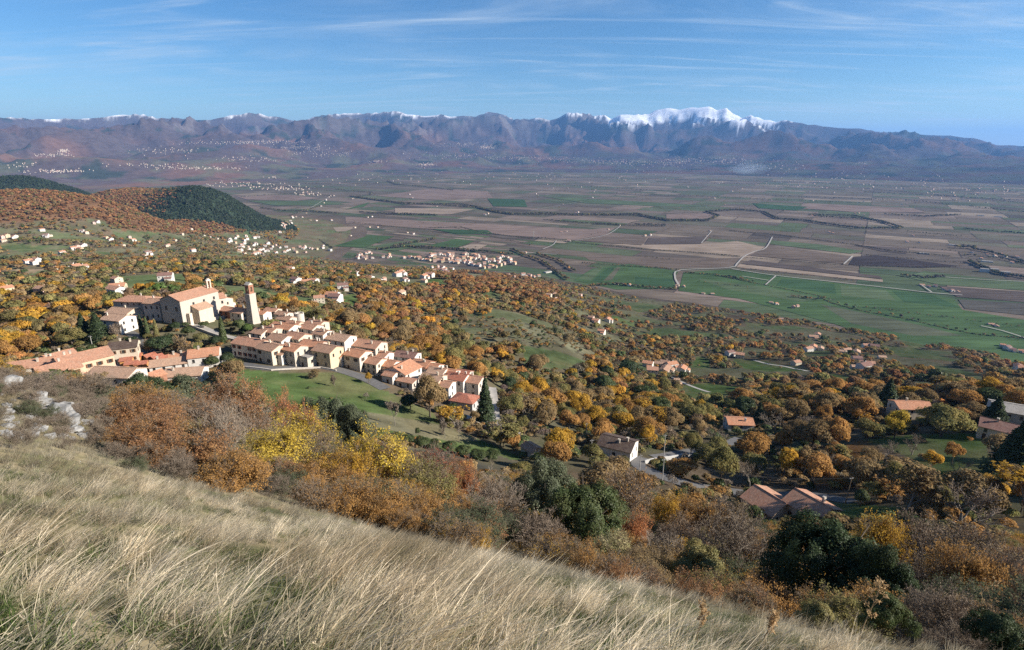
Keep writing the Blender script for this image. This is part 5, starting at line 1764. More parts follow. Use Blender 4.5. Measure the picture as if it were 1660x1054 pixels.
# ------------------------------------------------------------------ vegetation: materials
def leaf_material(name, trans=0.35, lo=0.88, hi=1.8, gloss=0.0):
    m, nt, N, L = new_mat(name)
    out = N('ShaderNodeOutputMaterial'); d = N('ShaderNodeBsdfDiffuse'); t = N('ShaderNodeBsdfTranslucent'); mx = N('ShaderNodeMixShader')
    ti = N('ShaderNodeAttribute'); ti.attribute_type = 'INSTANCER'; ti.attribute_name = 'tint'
    t2 = N('ShaderNodeAttribute'); t2.attribute_type = 'INSTANCER'; t2.attribute_name = 'tint_b'
    to = N('ShaderNodeAttribute'); to.attribute_name = 'tone'
    hu = N('ShaderNodeAttribute'); hu.attribute_name = 'hue'
    c = mixc(N, L, hu.outputs['Fac'], ti.outputs['Color'], t2.outputs['Color'])
    c = scale_col(N, L, c, maprange(N, L, to.outputs['Fac'], 0, 1, lo, hi))
    L(c, d.inputs[0]); L(c, t.inputs[0])
    mx.inputs[0].default_value = trans
    L(d.outputs[0], mx.inputs[1]); L(t.outputs[0], mx.inputs[2])
    if gloss:
        g = N('ShaderNodeBsdfGlossy'); g.inputs['Roughness'].default_value = 0.45; g.inputs[0].default_value = (1, 1, 1, 1)
        m2 = N('ShaderNodeMixShader'); m2.inputs[0].default_value = gloss
        L(mx.outputs[0], m2.inputs[1]); L(g.outputs[0], m2.inputs[2]); L(m2.outputs[0], out.inputs[0])
    else:
        L(mx.outputs[0], out.inputs[0])
    return m


M_LEAF = leaf_material('autumn_leaves', 0.42)
M_EVER = leaf_material('evergreen_leaves', 0.2, 0.6, 1.6, 0.01)
M_TWIG = leaf_material('bare_twigs', 0.0, 0.6, 1.4)
M_BARK = simple_mat('bark', (0.11, 0.088, 0.068), 0.3, 1.5)
M_PBARK = simple_mat('pale_bark', (0.22, 0.195, 0.165), 0.25, 1.5)


def quads_mesh(name, cen, nrm, size, tone, hue, aspect=1.5, rng=None, mats=None, extra=None):
    """many leaf-sized quads; extra: MB with wood geometry (material slot 1)"""
    rng = rng or np.random.RandomState(0)
    n = len(cen)
    nrm = nrm / np.maximum(np.linalg.norm(nrm, axis=1), 1e-6)[:, None]
    a = np.cross(nrm, rng.normal(size=(n, 3))); a /= np.maximum(np.linalg.norm(a, axis=1), 1e-6)[:, None]
    b = np.cross(nrm, a)
    s = np.asarray(size)[:, None]
    A = a * s * 0.5 * aspect ** 0.5; B = b * s * 0.5 / aspect ** 0.5
    V = np.stack([cen - A, cen - B * 0.9, cen + A, cen + B * 0.9], 1).reshape(-1, 3)
    F = np.arange(4 * n)
    lt = np.full(n, 4)
    mi = np.zeros(n, int)
    if extra is not None and extra.v:
        off = len(V)
        V = np.vstack([V, np.array(extra.v)])
        F = np.concatenate([F, np.array([off + i for f in extra.f for i in f])])
        el = np.array([len(f) for f in extra.f])
        lt = np.concatenate([lt, el]); mi = np.concatenate([mi, np.ones(len(el), int)])
        tone = np.concatenate([tone, np.full(len(el), 0.5)]); hue = np.concatenate([hue, np.zeros(len(el))])
    me = np_mesh(name, V, F, lt, mi if extra is not None else None, attrs={'tone': ('FACE', 'FLOAT', tone), 'hue': ('FACE', 'FLOAT', hue)})
    for m in (mats or []): me.materials.append(m)
    return me


def n3(p, sc, seed):
    return (vnoise(p[:, 0] * sc + p[:, 2] * sc * 0.61, p[:, 1] * sc - p[:, 2] * sc * 0.47, seed) + vnoise(p[:, 2] * sc * 1.1 + 3.1, p[:, 0] * sc * 0.8 + p[:, 1] * sc * 0.6, seed + 5)) * 0.7


def unit(rng, n):
    d = rng.normal(size=(n, 3))
    return d / np.linalg.norm(d, axis=1)[:, None]


def dome_leaves(seed, n, W=10.0, H=9.0, base=0.22, size=0.45, lobes=14, gap=0.0, flat=0.35, spread=(0.45, 0.80), lrad=(0.22, 0.46), core=0.62):
    """leaf positions for a lobed dome-shaped crown"""
    rng = np.random.RandomState(seed)
    rx, rz = W / 2, H * (1 - base) / 2
    cz = H * base + rz
    dirs = unit(rng, lobes)
    dirs[:, 2] = np.abs(dirs[:, 2]) * 0.95 - 0.25
    lc = dirs * np.array([rx, rx, rz]) * rng.uniform(*spread, (lobes, 1))
    lr = rng.uniform(*lrad, lobes) * min(rx, rz * 1.25)
    lc = np.vstack([lc, [[0, 0, 0.05 * rz]]]); lr = np.append(lr, core * min(rx, rz * 1.1))
    wts = lr ** 2; wts /= wts.sum()
    k = rng.choice(len(lc), n * 3, p=wts)
    d = unit(rng, n * 3)
    d[:, 2] = np.where(d[:, 2] < -flat, -d[:, 2] * rng.uniform(0, 1, n * 3), d[:, 2])
    rad = lr[k] * (1 + 0.10 * rng.normal(size=n * 3)) * (1 - 0.35 * rng.uniform(0, 1, n * 3) ** 2.5)
    p = lc[k] + d * rad[:, None] * np.array([1, 1, min(1.0, rz / rx * 1.15)])
    # drop what is buried in other lobes, and a few holes
    dd = np.linalg.norm((p[:, None, :] - lc[None]) / np.array([1, 1, min(1.0, rz / rx * 1.15)]), axis=2) / lr[None]
    dd[np.arange(len(p)), k] = 9
    ok = (dd.min(axis=1) > 0.72) & (n3(p, 0.75 / (W / 10), seed) > -0.62 + gap)
    p, d, kk = p[ok][:n], d[ok][:n], k[ok][:n]
    m = len(p)
    out = p / np.array([rx, rx, rz]); out /= np.maximum(np.linalg.norm(out, axis=1), 1e-6)[:, None]
    nr = d * 0.75 + out * 0.5 + rng.normal(size=(m, 3)) * 0.42 + np.array([0, 0, 0.25])
    lobe_t = rng.uniform(-0.22, 0.22, len(lc))
    tone = np.clip(0.5 + lobe_t[kk] + 0.35 * n3(p, 1.1 * 10 / W, seed + 3) + rng.normal(size=m) * 0.14, 0, 1)
    hue = np.clip(0.4 + 0.9 * n3(p, 0.5 * 10 / W, seed + 9) + rng.normal(size=m) * 0.22 + lobe_t[kk] * 0.8, 0, 1)
    p = p + np.array([0, 0, cz])
    return p, nr, size * rng.uniform(0.7, 1.35, m), tone, hue


def limbs(seed, W, H, base, r0, n=7, mb=None, sides=6):
    rng = random.Random(seed)
    mb = mb or MB()
    top = H * 0.62
    bend = rng.uniform(-0.06, 0.06) * H
    mb.tube([(0, 0, -0.8), (0, 0, 0.15), (bend * 0.4, bend * 0.2, H * base * 0.9), (bend, bend * 0.5, top)], [r0 * 1.5, r0 * 1.1, r0 * 0.85, r0 * 0.3], sides + 2)
    for i in range(n):
        a = i * 2.4 + rng.uniform(-0.4, 0.4); z0 = H * (base * 0.8 + (0.5 - base * 0.5) * rng.random())
        t = rng.uniform(0.55, 0.85)
        e = (math.cos(a) * W * 0.5 * t, math.sin(a) * W * 0.5 * t, z0 + H * rng.uniform(0.16, 0.42))
        mid = (e[0] * 0.45 + rng.uniform(-.3, .3), e[1] * 0.45 + rng.uniform(-.3, .3), z0 + (e[2] - z0) * 0.3)
        mb.tube([(bend * 0.5, bend * 0.2, z0), mid, e], [r0 * 0.5, r0 * 0.33, r0 * 0.1], sides)
    return mb


def twig_tree(seed, W, H, r0, depth=4, stems=1, spread=0.55, sub=3, tw=0.012, droop=0.0):
    """forking branches; returns wood MB (thick), list of twig segments and tips"""
    rng = random.Random(seed)
    mb = MB(); twigs = []; tips = []

    def grow(p, d, L, r, lv):
        q = p
        pts = [p]; n = 3
        for i in range(n):
            d = (d + Vector((rng.gauss(0, 0.16), rng.gauss(0, 0.16), rng.gauss(0.06, 0.10) - droop))).normalized()
            q = q + d * (L / n); pts.append(q)
        if r > 0.022: mb.tube(pts, [r, r * 0.85, r * 0.72, r * 0.58], 5 if r > 0.06 else 4, cap=False)
        else:
            for a, b in zip(pts, pts[1:]): twigs.append((a, b, max(r, tw)))
        if lv == 0:
            tips.append((q, d)); return
        k = sub + (1 if rng.random() < 0.5 else 0)
        for j in range(k):
            ax = Vector((rng.gauss(0, 1), rng.gauss(0, 1), rng.gauss(0, 0.6)))
            nd = (d + ax.normalized() * rng.uniform(0.45, 1.0) * spread * 1.5).normalized()
            st = pts[rng.choice((1, 2, 3, 3))]
            grow(st, nd, L * rng.uniform(0.58, 0.80), r * rng.uniform(0.45, 0.62), lv - 1)
    for s in range(stems):
        a = rng.uniform(0, 6.28)
        t = 0.0 if stems == 1 else rng.uniform(0.15, 0.75)
        d = Vector((math.cos(a) * t, math.sin(a) * t, 1)).normalized()
        grow(Vector((math.cos(a) * 0.12 * (stems > 1), math.sin(a) * 0.12 * (stems > 1), -0.3)), d, H * (0.40 if stems == 1 else 0.42), r0, depth)
    return mb, twigs, tips


def twigs_mesh(name, twigs, rng, mats):
    """each twig a thin three-sided spike"""
    A = np.array([t[0] for t in twigs]); B = np.array([t[1] for t in twigs]); r = np.array([t[2] for t in twigs])[:, None]
    d = B - A; d /= np.maximum(np.linalg.norm(d, axis=1), 1e-6)[:, None]
    u = np.cross(d, unit(rng, len(A))); u /= np.maximum(np.linalg.norm(u, axis=1), 1e-6)[:, None]
    w = np.cross(d, u)
    ring = [u, -0.5 * u + 0.87 * w, -0.5 * u - 0.87 * w]
    V = np.stack([A + q * r for q in ring] + [B + q * r * 0.6 for q in ring], 1).reshape(-1, 3)
    n = len(A)
    base = (np.arange(n) * 6)[:, None]
    F = np.concatenate([base + np.array([i, (i + 1) % 3, 3 + (i + 1) % 3, 3 + i]) for i in range(3)], 1).ravel()
    tone = np.repeat(rng.uniform(0.2, 0.9, n), 3)
    me = np_mesh(name, V, F, np.full(3 * n, 4), attrs={'tone': ('FACE', 'FLOAT', tone), 'hue': ('FACE', 'FLOAT', np.repeat(rng.uniform(0, 1, n), 3))})
    for m in mats: me.materials.append(m)
    return me


def mb_mesh(mb, name, mats, smooth=True):
    me = mb.mesh(name, smooth)
    for m in mats: me.materials.append(m)
    return me


# ------------------------------------------------------------------ prototypes: kind -> list of (crown mesh, wood mesh, nominal width, nominal height)
PROTO = {}


def proto_dome(kind, seeds, n, size, W, H, base, mat, lobes=14, gap=0.0, r0=0.28, flat=0.35, bark=None):
    for s in seeds:
        p, nr, sz, to, hu = dome_leaves(s, n, W, H, base, size, lobes, gap, flat)
        cr = quads_mesh('crown', p, nr, sz, to, hu, rng=np.random.RandomState(s), mats=[mat])
        wd = mb_mesh(limbs(s, W, H, base, r0), 'trunk', [bark or M_BARK])
        PROTO.setdefault(kind, []).append((cr, wd, W, H))


def cone_leaves(seed, n, W, H, base, size, power=1.0, tiers=0):
    rng = np.random.RandomState(seed)
    t = rng.uniform(0, 1, n) ** 0.75
    z = H * base + (H - H * base) * (1 - t)
    rad = W / 2 * (t ** power)
    if tiers:
        rad = rad * (0.72 + 0.28 * np.abs(np.sin(t * tiers * math.pi)) + 0.1 * rng.normal(size=n))
    a = rng.uniform(0, 2 * np.pi, n)
    rr = rad * (1 - 0.45 * rng.uniform(0, 1, n) ** 2) * (1 + 0.18 * vnoise(a * 2.0, z * 0.8, seed))
    p = np.stack([np.cos(a) * rr, np.sin(a) * rr, z - (rr * 0.25 if tiers else 0)], -1)
    nr = np.stack([np.cos(a), np.sin(a), np.full(n, 0.5)], -1) + rng.normal(size=(n, 3)) * 0.45
    tone = np.clip(0.5 + 0.45 * n3(p, 1.2, seed) + rng.normal(size=n) * 0.15, 0, 1)
    return p, nr, size * rng.uniform(0.7, 1.3, n), tone, np.clip(0.4 + 0.5 * n3(p, 0.6, seed + 2), 0, 1)


def proto_cone(kind, seeds, n, size, W, H, base, power, tiers, r0=0.2):
    for s in seeds:
        p, nr, sz, to, hu = cone_leaves(s, n, W, H, base, size, power, tiers)
        cr = quads_mesh('crown', p, nr, sz, to, hu, rng=np.random.RandomState(s), mats=[M_EVER])
        b = MB(); b.tube([(0, 0, -0.8), (0, 0, H * 0.4), (0, 0, H * 0.93)], [r0, r0 * 0.7, r0 * 0.2], 7)
        PROTO.setdefault(kind, []).append((cr, mb_mesh(b, 'trunk', [M_BARK]), W, H))


def proto_bare(kind, seeds, W, H, depth, stems=1, sub=3, r0=0.16, tw=0.016, leaves=0, lsize=0.3, bark=None, mat=M_LEAF):
    for s in seeds:
        mb, tw_, tips = twig_tree(s, W, H, r0, depth, stems, sub=sub, tw=tw)
        rng = np.random.RandomState(s)
        P = np.array([t[0] for t in tips])
        hmax = P[:, 2].max(); wmax = np.percentile(np.abs(P[:, :2]), 97) * 2
        cr = twigs_mesh('crown', tw_, rng, [M_TWIG])
        lv = None
        if leaves:
            k = rng.choice(len(P), leaves)
            c = P[k] + rng.normal(size=(leaves, 3)) * 0.16 * H / 5
            sel = n3(c, 0.9, s) > -0.35
            c = c[sel]; m = len(c)
            tone = np.clip(0.5 + 0.4 * n3(c, 1.0, s + 1) + rng.normal(size=m) * 0.2, 0, 1)
            hue = np.clip(0.45 + 0.7 * n3(c, 0.7, s + 7) + rng.normal(size=m) * 0.25, 0, 1)
            cc = c - np.array([0, 0, hmax * 0.4])
            lv = quads_mesh('leaves', c, cc / np.maximum(np.linalg.norm(cc, axis=1), .1)[:, None] * 0.7 + rng.normal(size=(m, 3)) * 0.6 + np.array([0, 0, .3]), lsize * rng.uniform(0.6, 1.4, m), tone, hue, rng=rng, mats=[mat])
        PROTO.setdefault(kind, []).append((cr, mb_mesh(mb, 'trunk', [bark or M_PBARK]), wmax, hmax, lv))


def build_protos():
    # trees 100 - 350 m away
    proto_dome('oak', (1, 2, 3, 4, 5, 6, 7), 5000, 0.38, 10, 8.6, 0.14, M_LEAF, 18, 0.2)
    proto_dome('evergreen', (11, 12, 13), 5200, 0.40, 9, 8.5, 0.10, M_EVER, 14, 0.0)
    proto_dome('umbrella_pine', (15,), 4000, 0.45, 11, 9.5, 0.55, M_EVER, 12, 0.0)
    proto_cone('cypress', (21, 22), 3000, 0.35, 2.6, 12, 0.04, 0.55, 0)
    proto_cone('spruce', (23, 24), 5000, 0.45, 7, 13, 0.05, 0.85, 7)
    proto_bare('bare_tree', (31, 32, 33), 7, 7, 5, 1, 3, 0.17, 0.022)
    proto_bare('sparse_tree', (35, 36, 37), 7, 7, 5, 1, 3, 0.17, 0.02, 1500, 0.34)
    proto_bare('thicket', (38, 39, 40), 5, 4, 4, 7, 3, 0.08, 0.022, 500, 0.3)
    # shrubs and small trees close by
    proto_bare('leafy_shrub', (51, 52, 53), 5, 4.6, 5, 8, 3, 0.07, 0.008, 15000, 0.115)
    proto_bare('twiggy_shrub', (54, 55, 56), 4.5, 4.2, 5, 8, 3, 0.06, 0.010, 2600, 0.085)
    proto_bare('bare_shrub', (57, 58), 4.5, 4.2, 5, 7, 3, 0.065, 0.011)
    for s in (61, 62):
        W, H = 7.0, 7.6
        p, nr, sz, to, hu = dome_leaves(s, 44000, W, H, 0.02, 0.115, 46, 0.22, 0.6, (0.5, 0.98), (0.13, 0.34), 0.55)
        cr = quads_mesh('crown', p, nr, sz, to, hu, rng=np.random.RandomState(s), mats=[M_EVER])
        PROTO.setdefault('holm_oak', []).append((cr, mb_mesh(limbs(s, W, H, 0.12, 0.22, 12), 'trunk', [M_BARK]), W, H))
    for s in (63, 64):
        W, H = 6.0, 5.0
        p, nr, sz, to, hu = dome_leaves(s, 20000, W, H, 0.0, 0.12, 40, 0.3, 0.6, (0.5, 1.0), (0.14, 0.34), 0.5)
        cr = quads_mesh('crown', p, nr, sz, to, hu, rng=np.random.RandomState(s), mats=[M_EVER])
        PROTO.setdefault('green_shrub', []).append((cr, mb_mesh(limbs(s, W, H, 0.1, 0.13, 12), 'trunk', [M_BARK]), W, H))
    # low-detail trees for the distance (crown and trunk in one mesh)
    LOD['oak'] = [[], [], []]; LOD['evergreen'] = [[], [], []]; LOD['bare'] = [[], [], []]; LOD['pine'] = [[], [], []]
    for lv, (n, sz) in enumerate(((1300, 0.75), (330, 1.35), (90, 2.4))):
        for s in (71, 72, 73, 74):
            for kind, mat, W, H in (('oak', M_LEAF, 10, 8.6), ('evergreen', M_EVER, 9, 9)):
                p, nr, z, to, hu = dome_leaves(s + lv, n, W, H, 0.12, sz, 12, 0.05)
                ex = MB(); ex.tube([(0, 0, -1), (0, 0, H * 0.5)], [0.3, 0.15], 5)
                LOD[kind][lv].append(quads_mesh('tree', p, nr, z, to, hu, rng=np.random.RandomState(s), mats=[mat, M_BARK], extra=ex))
            p, nr, z, to, hu = cone_leaves(s, n // 2, 6.5, 13, 0.05, sz, 0.8, 5)
            LOD['pine'][lv].append(quads_mesh('tree', p, nr, z, to, hu, rng=np.random.RandomState(s), mats=[M_EVER]))
            # leafless crown: thin upright slivers with gaps
            rng = np.random.RandomState(s + lv)
            p, nr, z, to, hu = dome_leaves(s + 9, int(n * 0.55), 8, 8, 0.15, sz * 0.62, 10, 0.15)
            ex = MB(); ex.tube([(0, 0, -1), (0, 0, 5)], [0.25, 0.1], 5)
            LOD['bare'][lv].append(quads_mesh('tree', p, rng.normal(size=p.shape), z, to, hu, aspect=5.0, rng=rng, mats=[M_TWIG, M_PBARK], extra=ex))


LOD = {}
build_protos()


def instancer(name, label, cat, pts, rots, scl, pick, tint, tint_b, meshes):
    """one object of many instanced plants"""
    n = len(pts)
    me = bpy.data.meshes.new(name)
    me.vertices.add(n)
    me.vertices.foreach_set('co', np.asarray(pts, np.float32).ravel())
    for nm, typ, arr in (('tint', 'FLOAT_COLOR', np.c_[tint, np.ones(n)]), ('tint_b', 'FLOAT_COLOR', np.c_[tint_b, np.ones(n)]), ('rot', 'FLOAT_VECTOR', rots), ('scl', 'FLOAT_VECTOR', scl), ('pick', 'INT', pick)):
        a = me.attributes.new(nm, typ, 'POINT')
        key = {'FLOAT_COLOR': 'color', 'INT': 'value', 'FLOAT_VECTOR': 'vector'}[typ]
        a.data.foreach_set(key, np.asarray(arr, np.int32 if typ == 'INT' else np.float32).ravel())
    o = bpy.data.objects.new(name, me); COL.objects.link(o)
    ng = bpy.data.node_groups.new(name, 'GeometryNodeTree')
    ng.interface.new_socket('Geometry', in_out='INPUT', socket_type='NodeSocketGeometry')
    ng.interface.new_socket('Geometry', in_out='OUTPUT', socket_type='NodeSocketGeometry')
    N = ng.nodes.new; L = ng.links.new
    i = N('NodeGroupInput'); out = N('NodeGroupOutput'); ip = N('GeometryNodeInstanceOnPoints')
    ip.inputs['Pick Instance'].default_value = True
    # each prototype is picked by its own selection, so the order never matters
    j = N('GeometryNodeJoinGeometry')
    def attr(nm, t):
        a = N('GeometryNodeInputNamedAttribute'); a.data_type = t; a.inputs['Name'].default_value = nm
        return a.outputs['Attribute']
    N_ = attr('pick', 'INT'); ro = attr('rot', 'FLOAT_VECTOR'); sc = attr('scl', 'FLOAT_VECTOR')
    ng.nodes.remove(ip)
    for k, m in enumerate(meshes):
        po = bpy.data.objects.new('plant', m)
        oi = N('GeometryNodeObjectInfo'); oi.inputs['Object'].default_value = po; oi.inputs['As Instance'].default_value = True
        cmp_ = N('FunctionNodeCompare'); cmp_.data_type = 'INT'; cmp_.operation = 'EQUAL'; cmp_.inputs[3].default_value = k
        L(N_, cmp_.inputs[2])
        q = N('GeometryNodeInstanceOnPoints')
        L(i.outputs[0], q.inputs['Points']); L(cmp_.outputs[0], q.inputs['Selection']); L(oi.outputs['Geometry'], q.inputs['Instance'])
        L(ro, q.inputs['Rotation']); L(sc, q.inputs['Scale'])
        L(q.outputs[0], j.inputs[0])
    L(j.outputs[0], out.inputs[0])
    md = o.modifiers.new('scatter', 'NODES'); md.node_group = ng
    tag(o, label, cat, kind='stuff')
    return o


# ------------------------------------------------------------------ colours
TINT = {
    'weed': ((0.52, 0.36, 0.20), (0.36, 0.25, 0.13)), 'pine': ((0.046, 0.066, 0.038), (0.062, 0.078, 0.045)), 'hedge': ((0.125, 0.105, 0.088), (0.085, 0.080, 0.060)),  # two leaf colours of one crown
    'rust': ((0.235, 0.118, 0.060), (0.28, 0.16, 0.070)), 'orange': ((0.34, 0.19, 0.062), (0.26, 0.15, 0.060)), 'gold': ((0.43, 0.26, 0.04), (0.31, 0.19, 0.045)),
    'yellow': ((0.50, 0.36, 0.055), (0.36, 0.27, 0.06)), 'brown': ((0.245, 0.168, 0.082), (0.20, 0.15, 0.078)), 'olive': ((0.165, 0.155, 0.062), (0.21, 0.17, 0.065)),
    'green': ((0.058, 0.080, 0.030), (0.095, 0.105, 0.042)), 'dark green': ((0.032, 0.050, 0.022), (0.055, 0.070, 0.032)), 'bright green': ((0.07, 0.115, 0.028), (0.10, 0.135, 0.04)),
    'grey green': ((0.10, 0.112, 0.066), (0.075, 0.088, 0.048)), 'grey': ((0.25, 0.205, 0.16), (0.19, 0.155, 0.12)), 'grey brown': ((0.215, 0.168, 0.125), (0.17, 0.132, 0.10)),
    'red': ((0.24, 0.06, 0.038), (0.20, 0.085, 0.055)), 'straw': ((0.42, 0.35, 0.20), (0.26, 0.25, 0.11)), 'coral': ((0.44, 0.19, 0.085), (0.33, 0.15, 0.065)),
}


def set_tint(o, name, rng, f=None):
    a, b = TINT[name]
    f = f or rng.uniform(0.85, 1.15)
    for c in [o] + list(o.children):
        c['tint'] = tuple(v * f for v in a); c['tint_b'] = tuple(v * f for v in b)


PLANT_PROTO = {}
PLANTED = []     # everything placed one by one


def plant(kind, x, y, z, w, h, colour, label=None, name=None, cat='tree', group=None, rotz=None, rng=random, variant=None, key=None, twig='grey brown'):
    lst = PROTO[kind]
    v = rng.randrange(len(lst)) if variant is None else variant
    pr = lst[v]
    nm = name or {'oak': 'oak_tree', 'evergreen': 'evergreen_tree', 'umbrella_pine': 'umbrella_pine', 'cypress': 'cypress', 'spruce': 'spruce', 'bare_tree': 'bare_tree', 'sparse_tree': 'thin_tree', 'thicket': 'thicket_bush',
                  'leafy_shrub': 'shrub', 'twiggy_shrub': 'shrub', 'bare_shrub': 'bare_shrub', 'holm_oak': 'holm_oak', 'green_shrub': 'evergreen_shrub'}[kind]
    root = bpy.data.objects.new(nm, None); COL.objects.link(root)
    root.empty_display_size = 0.5
    root.location = (x, y, z); root.rotation_euler = (0, 0, rng.uniform(0, 6.28) if rotz is None else rotz)
    root.scale = (w / pr[2], w / pr[2], h / pr[3])
    root['category'] = cat
    if group: root['group'] = group
    if label: root['label'] = label
    t = bpy.data.objects.new('trunk', pr[1]); COL.objects.link(t); t.parent = root
    c = bpy.data.objects.new('crown' if len(pr) < 5 or pr[4] is None else 'twigs', pr[0]); COL.objects.link(c); c.parent = root
    if len(pr) > 4:
        set_tint(c, twig, rng)
        if pr[4] is not None:
            l = bpy.data.objects.new('crown', pr[4]); COL.objects.link(l); l.parent = root
            set_tint(l, colour, rng)
        elif colour in TINT: set_tint(c, colour, rng)
    else:
        set_tint(c, colour, rng)
    FOOT.append((x, y, w * 0.42, 0))
    PLANTED.append((root, kind, colour, w, h, key))
    return root

# ------------------------------------------------------------------ plants seen one by one, found by where they stand and how high they reach
RT = random.Random(3)


def place(kind, px, ytop, wpx, base, colour, label=None, **kw):
    """px: middle, ytop: highest point, wpx: width in the photograph; base: pixel row of the foot, or ('r', range) when the foot is hidden"""
    if isinstance(base, tuple):
        x, y, z = at_range(px, ytop, base[1])
    else:
        x, y, z = hit(px, base, kw.pop('rmin', 60))
    kw.pop('rmin', None)
    r = math.hypot(x, y)
    az, k = ray(px, ytop)
    a2 = math.atan2(x, y)
    h = max(-k * r - z, 0.8)
    dep = y * math.cos(PITCH) - z * math.sin(PITCH)
    w = wpx * dep / FPX
    return plant(kind, x, y, z, w, h, colour, label, rng=RT, **kw)


def named_trees():
    P = place
    # by the church and the square
    P('spruce', 162, 506, 42, 552, 'dark green', 'dark pointed spruce, right one of the pair behind the peach house', rmin=200)
    P('spruce', 139, 506, 34, 552, 'dark green', 'dark narrower spruce, left one of the pair behind the peach house', rmin=200)
    P('cypress', 346, 467, 11, 514, 'dark green', 'tall slim cypress against the right flank of the church', rmin=200)
    P('cypress', 363, 512, 13, 556, 'green', 'tall slim cypress below the church at the foot of the ramp', rmin=200)
    P('cypress', 232, 508, 9, 546, 'dark green', 'dark cypress, left of the three below the church terrace wall', rmin=200)
    P('cypress', 241, 512, 9, 548, 'green', 'green cypress, middle of the three below the church terrace wall', rmin=200)
    P('cypress', 255, 516, 9, 548, 'olive', 'olive cypress, right of the three below the church terrace wall', rmin=200)
    P('umbrella_pine', 257, 455, 40, ('r', 350), 'bright green', 'wide umbrella pine, left of the two behind the church facade', rmin=200)
    P('umbrella_pine', 281, 459, 32, ('r', 352), 'bright green', 'umbrella pine, right of the two behind the church facade', rmin=200)
    P('evergreen', 262, 540, 46, 576, 'dark green', 'broad dark holm oak at the back of the market square', rmin=200)
    P('thicket', 296, 543, 34, 576, 'brown', 'reddish bare bush right of the broad dark holm oak at the square', rmin=200, twig='grey brown')
    P('thicket', 240, 548, 22, 574, 'brown', 'reddish bare bush left of the broad dark holm oak at the square', rmin=200)
    P('evergreen', 132, 471, 31, 496, 'olive', 'round olive green tree alone on the slope left of the monastery', rmin=300)
    P('evergreen', 97, 462, 34, 478, 'dark green', 'flat dark green clump of trees above the round olive green tree', rmin=300)
    P('evergreen', 345, 574, 26, 600, 'green', 'green bush right of the joined white pair of houses', rmin=180)
    P('evergreen', 368, 570, 24, 594, 'dark green', 'dark green bush nearest the bend of the village road', rmin=180)
    P('thicket', 190, 522, 22, 548, 'grey brown', 'bare grey bush by the lane under the white tan roofed house', rmin=200)
    P('evergreen', 390, 516, 22, 540, 'green', 'green tree between the ramp and the bell tower', rmin=200)
    P('evergreen', 402, 524, 18, 542, 'bright green', 'bright green bush at the foot of the bell tower', rmin=200)
    P('evergreen', 385, 553, 12, 572, 'dark green', 'small dark bush at the left end of the village houses', rmin=200)
    for px, yt, w, yb, c, lab in [(285, 522, 22, 538, 'dark green', 'dark bush under the parapet, nearest the church facade'), (306, 528, 24, 548, 'green', 'green bush under the middle of the parapet wall'), (328, 538, 24, 558, 'olive', 'olive bush below the lower part of the parapet wall'),
                                  (350, 544, 22, 562, 'dark green', 'dark bush below the foot of the ramp'), (216, 544, 24, 566, 'dark green', 'dark bush beside the lane left of the broad holm oak'), (330, 520, 16, 532, 'green', 'small green bush between the ramp and the church flank'), (374, 520, 20, 536, 'olive', 'olive bush among the gardens left of the bell tower')]:
        P('evergreen', px, yt, w, yb, c, lab, rmin=200)
    # by the village and meadow
    P('spruce', 787, 610, 38, 686, 'dark green', 'tall dark spruce at the lower end of the village', rmin=140)
    P('oak', 697, 607, 52, 676, 'brown', 'large brown leafed tree in front of the lower village houses', rmin=140)
    P('oak', 598, 603, 13, 622, 'gold', 'small golden yellow tree beside the village road', rmin=140)
    P('sparse_tree', 510, 596, 24, 612, 'brown', 'small reddish bare tree at the top of the meadow', rmin=140)
    P('sparse_tree', 543, 606, 12, 626, 'grey brown', 'thin bare sapling on the upper meadow', rmin=140)
    P('sparse_tree', 640, 650, 20, 690, 'grey', 'pale bare sapling, left of the three on the lower meadow', rmin=120)
    P('sparse_tree', 722, 676, 16, 709, 'grey', 'pale bare sapling, middle of the three on the lower meadow', rmin=120)
    P('sparse_tree', 744, 682, 14, 712, 'grey', 'pale bare sapling, right of the three on the lower meadow', rmin=120)
    P('thicket', 716, 668, 18, 684, 'red', 'crimson bush on the meadow below the village wall', rmin=120)
    P('oak', 770, 665, 18, 686, 'brown', 'small russet tree under the dark spruce', rmin=120)
    P('thicket', 808, 680, 36, 712, 'grey', 'bare grey thicket at the foot of the steep road', rmin=120)
    P('evergreen', 678, 692, 9, 708, 'green', 'small round green bush in the middle of the lower meadow', rmin=120)
    P('evergreen', 665, 640, 34, 664, 'dark green', 'dark hedge bush under the large gabled house', rmin=140)
    for i, (px, yt, yb) in enumerate([(640, 702, 716), (660, 706, 721), (682, 710, 726), (704, 713, 730), (728, 716, 734), (752, 722, 740), (776, 728, 746), (798, 730, 748)]):
        P('evergreen', px, yt, 30, yb, 'green', ('leftmost bush', 'second bush', 'third bush', 'fourth bush', 'fifth bush', 'sixth bush', 'seventh bush', 'last bush')[i] + ' of the dark hedge along the foot of the meadow', rmin=110, name='hedge_bush', cat='bush', group='hedge below the meadow')
    P('oak', 633, 555, 32, 570, 'gold', 'golden tree crown left of two just behind the back row houses', rmin=200)
    P('oak', 665, 558, 30, 572, 'gold', 'golden tree crown right of two just behind the back row houses', rmin=200)
    # below, in the middle
    P('oak', 902, 692, 62, 745, 'gold', 'broad golden oak beside the little stone shed', rmin=110)
    P('oak', 845, 617, 34, 650, 'gold', 'bright golden tree right of the steep road', rmin=150)
    P('oak', 858, 640, 26, 668, 'yellow', 'yellow tree just below the bright golden one by the steep road', rmin=150)
    P('evergreen', 1018, 582, 38, 614, 'dark green', 'big dark round evergreen left of the tile roofed hamlet', rmin=300)
